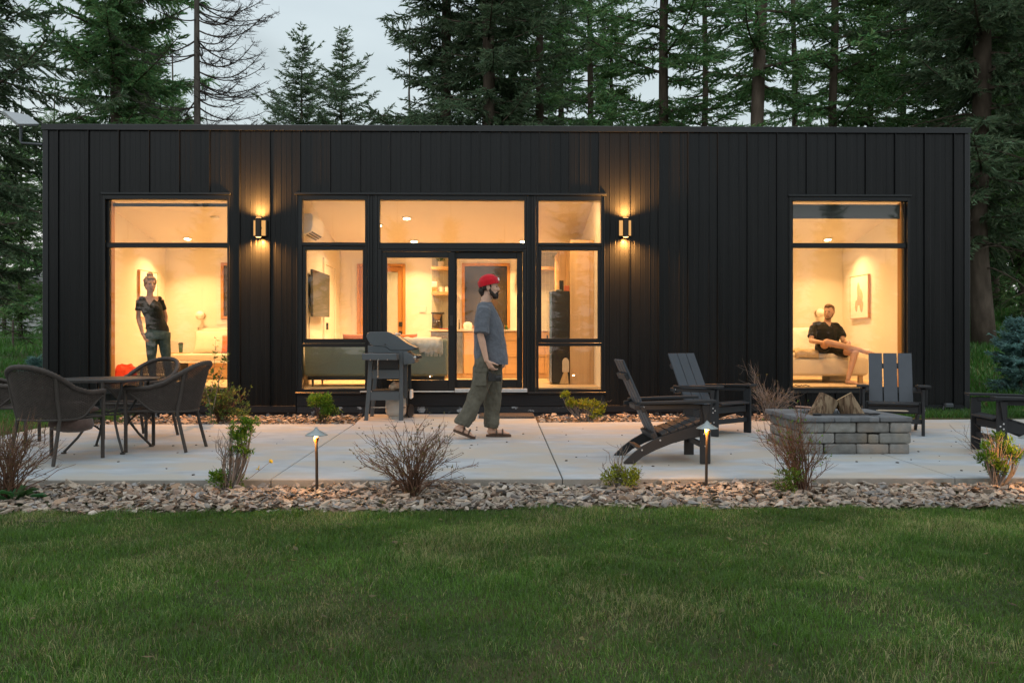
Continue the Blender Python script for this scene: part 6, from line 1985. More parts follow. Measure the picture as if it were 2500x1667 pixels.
# sofa with its back to the glass
sx0, sx1, sy = X(742, 13.92), X(1093, 13.92), 13.92
sofa = thing('sofa', 'grey green fabric sofa with its back to the windows behind the grill', 'sofa', ((sx0 + sx1) / 2, sy + .45, fl))
m_sofa = M('sofa_fabric', (.215, .255, .215), rough=.95, var=.14, scale=60, bump=.3, bscale=240, spec=.1, sheen=.2)
mb = MB(); mb.box(sx0, sx1, sy, sy + .20, fl + .16, fl + .735); mb.build('backrest', m_sofa, sofa, bevel=.05, seg=4, smooth=1.2)
mb = MB(); mb.box(sx0 + .01, sx1 - .01, sy + .205, sy + .92, fl + .16, fl + .43); mb.build('seat', m_sofa, sofa, bevel=.04, seg=3, smooth=1.2)
for xa in (sx0, sx1 - .2):
    mb = MB(); mb.box(xa, xa + .2, sy + .19, sy + .92, fl + .16, fl + .60); mb.build('arm', m_sofa, sofa, bevel=.05, seg=4, smooth=1.2)
mb = MB(); mb.box(sx0 + .05, sx1 - .05, sy + .05, sy + .88, fl + .10, fl + .165); mb.build('base_frame', m_blackmetal, sofa)
for xa in (sx0 + .12, (sx0 + sx1) / 2, sx1 - .12):
    for yb_ in (sy + .08, sy + .84):
        mb = MB(); mb.tube([(xa, yb_, fl), (xa, yb_, fl + .11)], [.014, .02], 10); mb.build('leg', m_blackmetal, sofa)
# throw with a fringe
th = thing('throw_blanket', 'cream fringed throw blanket over the back of the sofa at the sliding door', 'blanket', (X(1005, sy), sy, fl + .6))
bl = MB(); bx0, bx1 = X(922, sy), X(1076, sy)
nu, nv = 40, 16
prof = [(sy - .016, fl + .60), (sy - .018, fl + .66), (sy - .012, fl + .72), (sy + .03, fl + .752), (sy + .10, fl + .755), (sy + .17, fl + .750), (sy + .215, fl + .715), (sy + .22, fl + .62)]
vs_, fs = [], []
for i in range(nu + 1):
    x = bx0 + (bx1 - bx0) * i / nu
    for j, (y_, z_) in enumerate(prof):
        dz = (.012 * math.sin(i * 1.1) + .03 * noise.noise(Vector((i * .25, j * .3, 2)))) * (1 if j == 0 else .35)
        dy = -.010 * abs(math.sin(i * .8 + .3)) * (1 if j < 3 else 0)
        vs_.append((x, y_ + dy, z_ + dz + (-.07 if (j == 0 and i > 26) else 0)))
k = len(prof)
for i in range(nu):
    for j in range(k - 1): fs.append((i * k + j, (i + 1) * k + j, (i + 1) * k + j + 1, i * k + j + 1))
bl.add(vs_, fs); o = bl.build('cloth', m_linen, th, smooth=3.14)
sd = o.modifiers.new('thick', 'SOLIDIFY'); sd.thickness = .010; sd.offset = 0
fr = MB(); rr = random.Random(3)
for i in range(16):
    x = bx1 + .005 + .010 * (i % 2); z = fl + .57 + .18 * i / 16
    fr.tube([(x - .02, sy - .022, z), (x + .012, sy - .03, z - .03), (x + .02 + rr.uniform(-.01, .01), sy - .03, z - .085)], [.006, .005, .003], 5)
for i in range(12):
    x = X(1040, sy) + (bx1 - X(1040, sy)) * i / 11; fr.tube([(x, sy - .022, fl + .55), (x + rr.uniform(-.01, .01), sy - .022, fl + .46)], [.006, .003], 5)
stuff(fr.build('fringe', m_linen, th))
pillow('sofa_cushion', m_orange, 'rust cushion peeping over the sofa back in the left sidelight', 'cushion', (X(868, 14.25), 14.28, fl + .62), .42, .42, .15, (rad(70), 0, .1), 'rust cushions on the sofa')
pillow('sofa_cushion', m_orange, 'rust cushion peeping over the sofa back behind the grill lid', 'cushion', (X(985, 14.25), 14.28, fl + .62), .42, .42, .15, (rad(70), 0, -.1), 'rust cushions on the sofa')
# kitchen run
m_counter = M('pale_counter', (.62, .57, .50), rough=.35, var=.06, scale=14)
m_tile = M('sage_tile', (.46, .45, .37), rough=.35, var=.08, scale=10)
kx0, kx1 = X(1047, 17.0), XP1 - .01
kit = thing('kitchen_counter', 'pale oak kitchen counter under the pine framed window', 'kitchen counter', ((kx0 + kx1) / 2, 17.3, fl))
mb = MB(); mb.box(kx0, kx1, 16.98, 17.595, fl + .885, fl + .92); mb.build('worktop', m_counter, kit, bevel=.004)
mb = MB(); mb.box(kx0 + .03, kx1, 17.06, 17.59, fl, fl + .885); mb.build('carcass', m_oak, kit)
mb = MB(); mb.box(X(1131, 17.0), kx1, 17.045, 17.059, fl + .002, fl + .085); mb.build('toe_kick', m_oak_h, kit)
dw0, dw1 = X(1052, 17.0), X(1130, 17.0)
mb = MB(); mb.box(dw0, dw1, 17.02, 17.058, fl + .09, fl + .875)
dwo = mb.build('dishwasher_door', m_steel, kit, bevel=.004)
mb = MB(); mb.bar((dw0 + .05, 16.995, fl + .80), (dw1 - .03, 16.995, fl + .80), .02, .02); mb.box(dw0 + .06, dw0 + .08, 16.995, 17.02, fl + .79, fl + .81); mb.box(dw1 - .06, dw1 - .04, 16.995, 17.02, fl + .79, fl + .81); mb.build('handle', m_steel, dwo)
xs_ = [X(1132, 17.0), X(1234, 17.0), X(1330, 17.0), kx1 - .01]
for a, b in zip(xs_[:-1], xs_[1:]):
    mb = MB(); mb.box(a + .003, b - .003, 17.02, 17.058, fl + .715, fl + .875); mb.build('drawer_front', m_oak_h, kit, bevel=.002)
    if a == xs_[0]:
        mb = MB(); mb.box(a + .003, b - .003, 17.02, 17.058, fl + .09, fl + .708); mb.build('cabinet_door', m_oak, kit, bevel=.002)
    else:
        mb = MB(); mb.box(a + .003, b - .003, 17.02, 17.058, fl + .40, fl + .708); mb.build('drawer_front', m_oak_h, kit, bevel=.002)
        mb = MB(); mb.box(a + .003, b - .003, 17.02, 17.058, fl + .09, fl + .393); mb.build('drawer_front', m_oak_h, kit, bevel=.002)
# splash tiles: upright strips each side of the window
bs = thing('tile_backsplash', 'sage upright tiles on the rear kitchen wall', None, (X(1080, 17.59), 17.599, fl + .92)); bs['kind'] = 'structure'
for a, b in ((X(1054, 17.59), X(1112, 17.59)), (X(1263, 17.59), XP1 - .012)):
    n = max(1, int((b - a) / .075)); w = (b - a) / n
    for i in range(n):
        for j in range(6):
            mb = MB(); mb.box(a + i * w + .002, a + (i + 1) * w - .002, 17.588, 17.598, fl + .922 + j * .30, min(fl + .918 + (j + 1) * .30, 2.80)); mb.build('tile', m_tile, bs)
for a, b, lb in ((X(1053, 17.3), X(1111, 17.3), 'left'), (X(1264, 17.3), X(1366, 17.3), 'right')):
    for py, w in ((654, 'upper'), (716, 'lower')):
        if lb == 'right' and py == 716: continue
        z = at(1080, py, 17.3).z
        mb = MB(); mb.box(a, b, 17.30, 17.587, z - .03, z + .03); solo(mb, 'wall_shelf', m_oak_h, '%s floating oak shelf on the tiles %s of the kitchen window' % (w, lb), 'shelf', 'floating kitchen shelves', bevel=.003)
zsu, zsl = at(1080, 654, 17.3).z + .031, at(1080, 716, 17.3).z + .031
pot = thing('potted_plant', 'small green plant in a white pot on the upper kitchen shelf', 'plant', (X(1076, 17.4), 17.42, zsu))
mb = MB(); mb.lathe([(.045, 0), (.055, .01), (.062, .10), (.055, .10), (.05, .07)], pot.location, 18); mb.build('pot', m_white, pot, smooth=.7)
lf = MB(); rr = random.Random(9)
for _ in range(90): 
    v = rv(rr); v.z = abs(v.z)
    leaf(lf, Vector(pot.location) + Vector((v.x * .07, v.y * .06, .10 + v.z * .10)), v + Vector((0, 0, .3)), Vector((0, 0, 1)) + rv(rr, .3), .06, .022)
lf.build('leaves', m_leaf_w, pot)
bag = thing('coffee_bag', 'white and orange coffee bag on the lower kitchen shelf', 'coffee bag', (X(1061, 17.4), 17.42, zsl))
c = Vector(bag.location); mb = MB(); mb.box(c.x - .055, c.x + .055, 17.39, 17.46, zsl, zsl + .09); mb.build('lower_half', M('bag_orange', (.55, .22, .05), rough=.5, var=.3, scale=30, col2=(.25, .35, .12)), bag, bevel=.008)
mb = MB(); mb.box(c.x - .055, c.x + .055, 17.395, 17.455, zsl + .091, zsl + .20); mb.build('upper_half', m_white, bag, bevel=.008)
for px_, lb in ((1078, 'white mug on the lower kitchen shelf beside the coffee bag'), (1092, 'white mug on the lower kitchen shelf half behind the door frame')):
    c = (X(px_, 17.4), 17.43, zsl); mb = MB(); mb.lathe([(.036, 0), (.042, .004), (.044, .095), (.040, .095), (.038, .01)], c, 20)
    mb.tube([(c[0] - .042, c[1], c[2] + .075), (c[0] - .072, c[1], c[2] + .07), (c[0] - .074, c[1], c[2] + .035), (c[0] - .042, c[1], c[2] + .025)], .006, 6); solo(mb, 'mug', m_white, lb, 'mug', 'mugs on the kitchen shelf', smooth=.8)
wt = fl + .921
cm = thing('coffee_maker', 'black drip coffee maker on the kitchen counter', 'coffee maker', (X(1067, 17.3), 17.3, wt))
c = Vector(cm.location)
mb = MB(); mb.box(c.x - .10, c.x + .10, 17.22, 17.42, wt, wt + .03); mb.box(c.x - .10, c.x + .10, 17.38, 17.42, wt + .03, wt + .33); mb.box(c.x - .11, c.x + .14, 17.22, 17.42, wt + .30, wt + .335); mb.build('body', m_blackmetal, cm, bevel=.006)
mb = MB(); mb.lathe([(.05, .19), (.085, .29), (.085, .297)], c, 18); mb.build('filter_cone', M('amber_glass', (.25, .17, .10), rough=.1), cm, smooth=.7)
mb = MB(); mb.lathe([(.065, .035), (.08, .06), (.075, .13), (.055, .17), (.06, .18)], c, 18); mb.build('carafe', M('dark_carafe', (.03, .025, .02), rough=.05, spec=.7), cm, smooth=.8)
mb = MB(); bx(1053, 1094, 802, 807.5, 17.05, 17.2, mb); solo(mb, 'cereal_box', M('orange_box', (.60, .30, .04), rough=.6, var=.2, scale=20, col2=(.45, .04, .03), c2=(.55, .6)), 'flat orange packet lying on the counter below the coffee maker', 'packet', bevel=.003)
mb = MB(); a = at(1142, 798, 17.2); mb.loft([((a.x, 17.25, wt), .075, .09), ((a.x, 17.25, wt + .08), .09, .10), ((a.x, 17.25, wt + .13), .075, .09), ((a.x, 17.25, wt + .15), .03, .04)], 20)
solo(mb, 'toaster', m_white, 'small rounded white toaster below the kitchen window', 'toaster', smooth=1.0)
for px_, h_, r_, mt, lb in ((1228, .16, .03, m_blackmetal, 'short dark bottle on the counter right of the kitchen window'), (1236, .10, .028, m_leaf_w, 'green jar on the counter right of the kitchen window'), (1121, .20, .012, m_blackmetal, 'thin dark bottle at the left foot of the kitchen window')):
    c = (X(px_, 17.4), 17.42, wt); mb = MB(); mb.lathe([(r_, 0), (r_, h_ * .6), (r_ * .45, h_ * .75), (r_ * .45, h_)], c, 14); solo(mb, 'bottle', mt, lb, 'bottle', 'bottles on the kitchen counter', smooth=.7)
mb = MB(); a = at(1032, 755, 17.59); mb.box(a.x - .065, a.x + .065, 17.58, 17.598, a.z - .06, a.z + .06)
sw = solo(mb, 'light_switch', m_white, 'white double light switch on the wall beside the back door', 'light switch', bevel=.004)
# fridge, tall cupboard, upper cupboard, broom
fr_ = thing('fridge', 'black fridge seen from its side in the right sidelight', 'fridge', (.95, 14.2, fl))
fx0, fx1 = X(1341, 14.62), X(1391, 14.62)
mb = MB(); mb.box(fx0 + .05, fx1, 14.62, 15.20, fl + .015, fl + 1.515); mb.build('body', M('fridge_black', (.032, .026, .020), rough=.28, var=.3, scale=60), fr_, bevel=.008)
mb = MB(); mb.box(fx0, fx0 + .045, 14.625, 15.195, fl + .5, fl + 1.51); mb.box(fx0, fx0 + .045, 14.625, 15.195, fl + .03, fl + .49); mb.build('door', m_steel, fr_, bevel=.006)
mb = MB(); mb.bar((fx0 - .03, 14.69, fl + .62), (fx0 - .03, 14.69, fl + .80), .02, .02, (1, 0, 0)); mb.bar((fx0 - .035, 14.69, fl + .71), (fx0, 14.69, fl + .71), .05, .05); mb.build('handle', m_blackmetal, fr_)
tcx0, tcx1 = X(1391, 14.60), X(1440, 14.60)
tc_ = thing('tall_cupboard', 'tall pale oak cupboard right of the dark fridge', 'cupboard', ((tcx0 + tcx1) / 2, 14.4, fl))
ztop = at(1415, 586, 14.60).z
mb = MB(); mb.box(tcx0 + .004, tcx1, 14.60, 14.619, fl, ztop); mb.build('end_panel', m_oak, tc_, bevel=.002)
mb = MB(); mb.box(fx1 + .006, XP1 - .004, 14.6195, 15.6, fl, ztop - .002); mb.build('carcass', m_oak, tc_)
uc = thing('upper_cupboard', 'pale oak upper cupboard further back above the fridge', 'cupboard', (1.15, 15.6, 2.0))
mb = MB(); mb.box(X(1366, 15.6), XP1 - .003, 15.605, 16.9, 1.98, ztop - .05); mb.build('carcass', m_oak, uc, bevel=.003)
ft = fl + 1.516
for (a, b, y0, y1, mt, nm, lb, cat) in ((1366, 1376, 673, 702, m_blackmetal, 'speaker_box', 'small black box standing on top of the fridge', 'box'), (1378, 1390, 694, 708, M('red_carton', (.45, .12, .06), rough=.6), 'carton', 'red carton on top of the fridge', 'carton'), (1379, 1386, 682, 694, m_white, 'bottle', 'white bottle behind the red carton on the fridge', 'bottle'), (1358, 1372, 705, 708.5, M('slate_tray', (.12, .14, .13), rough=.5), 'flat_tray', 'flat dark tray on top of the fridge', 'tray')):
    mb = MB(); yy_ = {'speaker_box': 15.05, 'carton': 14.78, 'bottle': 14.92, 'flat_tray': 14.68}[nm]
    A, B = at(a, y1, yy_), at(b, y0, yy_); mb.box(A.x, B.x, yy_, yy_ + .08, ft, ft + (B.z - A.z)); solo(mb, nm, mt, lb, cat, bevel=.004)
br = thing('dustpan_set', 'upright pale dustpan and straw broom leaning by the fridge', 'dustpan', (X(1381, 14.54), 14.54, fl))
c = Vector(br.location)
mb = MB(); pts = []
for k in range(9): t = math.pi * k / 8; pts.append((c.x + .055 * math.cos(t) * (1), fl + .36 + .07 * math.sin(t)))
mb.prism([(c.x - .055, fl + .20), (c.x + .055, fl + .20)] + pts, 14.54, 14.555); mb.build('pan', M('beige_plastic', (.55, .46, .34), rough=.5), br, bevel=.003)
mb = MB(); mb.prism([(c.x - .03, fl + .20), (c.x + .03, fl + .20), (c.x + .05, fl + .01), (c.x - .10, fl + .01)], 14.53, 14.565); mb.build('bristles', M('straw', (.52, .36, .18), rough=.9, var=.4, scale=40, stretch=(6, 1, .3)), br)

# ---- bedroom
bx0_, bx1_, by0, by1 = 4.15, X(2122, 14.95), 14.95, 16.55
bed = thing('bed', 'cream upholstered bed in the bedroom behind the right window', 'bed', ((bx0_ + bx1_) / 2, 15.7, fl))
m_uph = M('cream_upholstery', (.66, .58, .45), rough=.95, var=.05, scale=50, bump=.2, bscale=220, spec=.1, sheen=.2)
mb = MB(); mb.box(bx0_, bx1_, by0, by1, fl + .12, fl + .43); mb.build('upholstered_base', m_uph, bed, bevel=.06, seg=4, smooth=1.3)
mb = MB(); mb.box(bx0_ + .04, bx1_ - .22, by0 + .04, by1 - .04, fl + .40, fl + .50); mb.build('mattress', m_linen, bed, bevel=.045, seg=3, smooth=1.3)
for xa in (bx0_ + .1, bx1_ - .14):
    for yb_ in (by0 + .08, by1 - .12):
        mb = MB(); mb.box(xa, xa + .07, yb_, yb_ + .07, fl, fl + .13); mb.build('leg', m_oak, bed, bevel=.004)
mb = MB(); mb.box(bx0_ - .06, bx0_ + .04, by0, by1, fl + .12, fl + 1.0); mb.build('headboard', m_uph, bed, bevel=.04, seg=3, smooth=1.3)
mz2 = fl + .50
pillow('bed_pillow', m_canvas, 'white square pillow standing on the bed left of the seated man', 'pillow', (X(1955, 15.95), 15.95, mz2 + .22), .48, .48, .16, (rad(74), 0, .25), 'bedroom pillows')
pillow('bed_pillow', M('sage_linen', (.30, .32, .25), rough=.95, var=.06, sheen=.2), 'sage green pillow at the left edge of the right window', 'pillow', (X(1922, 16.1), 16.15, mz2 + .2), .5, .46, .15, (rad(74), 0, .1), 'bedroom pillows')
def drape(name, label, cat, x0, x1, y0, y1, zt, mat, seed, amp=.02, fall=.14):
    nu, nv = 34, 26; vs_, fs = [], []
    for i in range(nu + 1):
        for j in range(nv + 1):
            x = x0 + (x1 - x0) * i / nu; y = y0 + (y1 - y0) * j / nv
            h = amp * (1 + noise.noise(Vector((x * 6, y * 6, seed)))) + amp * .8 * abs(noise.noise(Vector((x * 13, y * 5, seed + 4))))
            ov = max(0, (by0 + .03) - y)
            z = zt + h - (min(ov, fall) * 1.0 if ov > 0 else 0)
            vs_.append((x + .03 * noise.noise(Vector((y * 4, seed, x))), max(y, by0 - .022 + .3 * h) if ov > 0 else y, z))
    for i in range(nu):
        for j in range(nv):
            a = i * (nv + 1) + j; fs.append((a, a + nv + 1, a + nv + 2, a + 1))
    mb = MB(); mb.add(vs_, fs)
    o = solo(mb, name, mat, label, cat, smooth=3.14)
    s = o.modifiers.new('thick', 'SOLIDIFY'); s.thickness = .012; s.offset = 0
    return o
drape('bed_blanket', 'tan crumpled blanket on the bed beside the seated man', 'blanket', X(1935, 15.1), X(1992, 15.1), by0 - .10, by0 + .42, mz2 + .005, M('tan_knit', (.46, .34, .20), rough=.98, var=.15, scale=40, bump=.5, bscale=120, spec=.05), 3, .035, .12)
drape('bed_sheet', 'rumpled cream cover at the foot of the bed under the raised foot', 'bed cover', X(2062, 15.3), X(2112, 15.3), by0 + .10, by0 + .75, mz2 + .002, m_linen, 8, .04, .0)
mb = MB(); a, b = at(1985, 898, 15.6), at(2066, 918, 15.6); mb.box(X(2022, 15.6), X(2066, 15.6), 15.55, 15.9, fl + .001, fl + .115)
solo(mb, 'storage_box', m_white, 'white slatted storage box under the bed', 'box', bevel=.006)
mb = MB()
mb.tube([(X(1938 + 6 * k, 13.85), 13.85 + .05 * math.sin(k * 1.9), fl + .008 + .012 * (k % 2)) for k in range(7)], .008, 6)
solo(mb, 'charging_cable', m_blackmetal, 'tangled dark cable on the bedroom floor at the glass', 'cable', smooth=1)
# ================================================================== PEOPLE
def skin_mat(name, col):
    return M(name, col, rough=.5, var=.10, scale=14, bump=.04, bscale=120, spec=.35, sss=.10)
m_skin = skin_mat('skin_light', (.60, .37, .265))
m_skin_w = skin_mat('skin_warm', (.46, .275, .19))
m_hair_d = M('dark_hair', (.030, .020, .014), rough=.6, var=.4, scale=60, stretch=(1, 1, .2), bump=.6, bscale=140)
m_hair_b = M('brown_hair', (.13, .068, .030), rough=.55, var=.35, scale=60, bump=.6, bscale=130)
m_hair_bl = M('dark_blond_hair', (.24, .145, .066), rough=.55, var=.4, scale=50, bump=.6, bscale=120)
m_eye = M('eye_dark', (.02, .015, .012), rough=.2)
m_brow = M('eyebrow', (.06, .035, .02), rough=.8)
m_lip = M('lip', (.36, .16, .13), rough=.5)
m_tee = M('slate_cotton', (.112, .122, .142), rough=.95, var=.14, scale=12, bump=1.0, bscale=17, spec=.1, sheen=.15)
m_cargo = M('olive_cotton', (.120, .113, .088), rough=.95, var=.2, scale=12, bump=1.0, bscale=17, spec=.1)
m_red = M('red_knit', (.56, .012, .022), rough=.9, var=.15, scale=60, stretch=(1, 1, .15), bump=.4, bscale=90, spec=.1, sheen=.2)
m_black_tee = M('black_cotton', (.018, .017, .016), rough=.92, var=.2, scale=12, bump=.35, bscale=26, spec=.12, sheen=.1)
m_jean = M('teal_denim', (.045, .075, .080), rough=.9, var=.3, scale=18, bump=.3, bscale=60, spec=.12, col2=(.10, .14, .14))
m_leather = M('brown_leather', (.085, .048, .030), rough=.6, var=.3, scale=24, spec=.3)
class Frame:
    """local axes of a head or hand: x forward, y to the figure's left, z up"""
    def __init__(s, o, fwd, up=(0, 0, 1), k=1.0):
        s.o = Vector(o); f = Vector(fwd).normalized(); u = Vector(up)
        l = u.cross(f).normalized(); u = f.cross(l).normalized()
        s.f, s.l, s.u, s.k = f, l, u, k
    def p(s, x, y, z): return s.o + (s.f * x + s.l * y + s.u * z) * s.k
    def rot(s): return Matrix((s.f, s.l, s.u)).transposed().to_euler()
    def ell(s, mb, x, y, z, rx, ry, rz, n=14):
        mb.ell(s.p(x, y, z), (rx * s.k, ry * s.k, rz * s.k), n, rot=s.rot())
def head(mb, H, female=False):
    """skull centre at the origin of H (about eye height)"""
    H.ell(mb, -.012, 0, .030, .098, .077, .092, 20)
    H.ell(mb, .020, 0, .000, .072, .068, .085, 18)
    H.ell(mb, .030, 0, -.060, .058, .056, .055, 16)          # lower face
    H.ell(mb, .058, 0, -.098, .026, .030, .022, 12)          # chin
    for s in (1, -1):
        mb.cap(H.p(.005, s * .055, -.055), H.p(.055, s * .022, -.098), .020 * H.k, .018 * H.k, 10)   # jaw
        H.ell(mb, .058, s * .034, -.025, .026, .022, .020, 10)    # cheekbone
        H.ell(mb, .070, s * .031, .024, .020, .024, .010, 10)     # brow ridge
        H.ell(mb, -.012, s * .077, -.012, .020, .009, .032, 10)   # ear
        H.ell(mb, -.020, s * .080, .004, .014, .008, .016, 8)
    mb.cap(H.p(.084, 0, .010), H.p(.106, 0, -.026), .009 * H.k, .012 * H.k, 10)    # nose
    for s in (1, -1): H.ell(mb, .097, s * .010, -.033, .010, .008, .007, 8)
    H.ell(mb, .084, 0, -.062, .013, .024, .008, 10)
    H.ell(mb, .082, 0, -.073, .012, .020, .008, 10)
def face_parts(H, root, brow=m_brow, lips=m_lip):
    mb = MB()
    for s in (1, -1): H.ell(mb, .0805, s * .031, .004, .008, .013, .0065, 10)
    mb.build('eyes', m_eye, root, smooth=3.14)
    mb = MB()
    for s in (1, -1): mb.cap(H.p(.090, s * .017, .0225), H.p(.078, s * .047, .0225), .0042 * H.k, .003 * H.k, 8)
    mb.build('eyebrows', brow, root, smooth=3.14)
    mb = MB(); H.ell(mb, .0925, 0, -.0645, .006, .020, .0042, 10); H.ell(mb, .0905, 0, -.0725, .006, .017, .0045, 10)
    mb.build('lips', lips, root, smooth=3.14)
def hand(mb, w, d, palm_n, k=1.0, curl=(.35, .4, .45, .5), thumb=1, thumb_in=.5):
    """wrist point, direction of the fingers, normal out of the palm; thumb = +-1 picks its side"""
    w, d, n = Vector(w), Vector(d).normalized(), Vector(palm_n).normalized()
    n = (n - d * n.dot(d)).normalized(); s = d.cross(n) * thumb          # towards the thumb side
    for t in (-.030, -.010, .010, .028):
        mb.cap(w + (s * t * .55 + d * .006) * k, w + (s * t + d * .078) * k, .0135 * k, .0125 * k, 8)
    spec = [(.028, .072, .0088), (.009, .080, .0092), (-.011, .075, .0088), (-.030, .060, .0078)]
    for (t, L, r_), c in zip(spec, curl):
        p = w + (s * t + d * .080) * k
        ang = 0
        for j, (fr, cc) in enumerate(((.45, .6), (.31, 1.0), (.24, .8))):
            ang += c * cc
            dd = d * math.cos(ang) + n * math.sin(ang) + s * t * .8
            q = p + dd.normalized() * L * fr * k
            mb.cap(p, q, r_ * (1 - .08 * j) * k, r_ * (.92 - .08 * j) * k, 8)
            p = q
    p = w + (s * .024 + d * .020 + n * .004) * k
    d1 = (s * .75 + d * .75 + n * .35 * thumb_in).normalized(); q = p + d1 * .042 * k
    mb.cap(p, q, .0135 * k, .0105 * k, 8)
    d2 = (s * .25 + d * .9 + n * .6 * thumb_in).normalized(); q2 = q + d2 * .032 * k
    mb.cap(q, q2, .0105 * k, .0088 * k, 8)
    q3 = q2 + (d2 + n * .3 * thumb_in).normalized() * .024 * k
    mb.cap(q2, q3, .009 * k, .007 * k, 8)
def arm(mb, sh, el, wr, r=(.050, .042, .036, .027)):
    sh, el, wr = Vector(sh), Vector(el), Vector(wr)
    mb.cap(sh, sh.lerp(el, .55), r[0], r[0] * .96, 12); mb.cap(sh.lerp(el, .45), el, r[0] * .94, r[1] * .92, 12)
    mb.cap(el, el.lerp(wr, .35), r[1] * .95, r[1], 12); mb.cap(el.lerp(wr, .3), wr, r[1], r[3], 12)
def leg(mb, hip, kn, an, r=(.086, .058, .055, .037)):
    hip, kn, an = Vector(hip), Vector(kn), Vector(an)
    mb.cap(hip, kn, r[0], r[1], 14); c = kn.lerp(an, .3)
    mb.cap(kn, c, r[1] * .97, r[2], 14); mb.cap(c, an, r[2], r[3], 14)
def foot(mb, an, heel, toe, up=(0, 0, 1), w=.045):
    an, heel, toe, up = Vector(an), Vector(heel), Vector(toe), Vector(up)
    d = (toe - heel).normalized(); s = d.cross(up).normalized()
    mb.cap(an, heel.lerp(toe, .18) + up * .03, .038, .034, 10)
    mb.cap(heel + up * .032 + d * .03, heel.lerp(toe, .72) + up * .022, .033, .026, 12)
    for t in (-.026, 0, .026): mb.cap(heel.lerp(toe, .35) + up * .03 + s * t * .5, heel.lerp(toe, .80) + up * .016 + s * t, .028, .016, 10)
    for i, t in enumerate((-.034, -.017, 0, .016, .031)): mb.cap(heel.lerp(toe, .78) + up * .014 + s * t, heel.lerp(toe, .97 - .02 * abs(i - 1)) + up * .010 + s * t, .011, .009, 8)
def sleeve(mb, pts, rs, n=16): mb.tube(pts, rs, n)

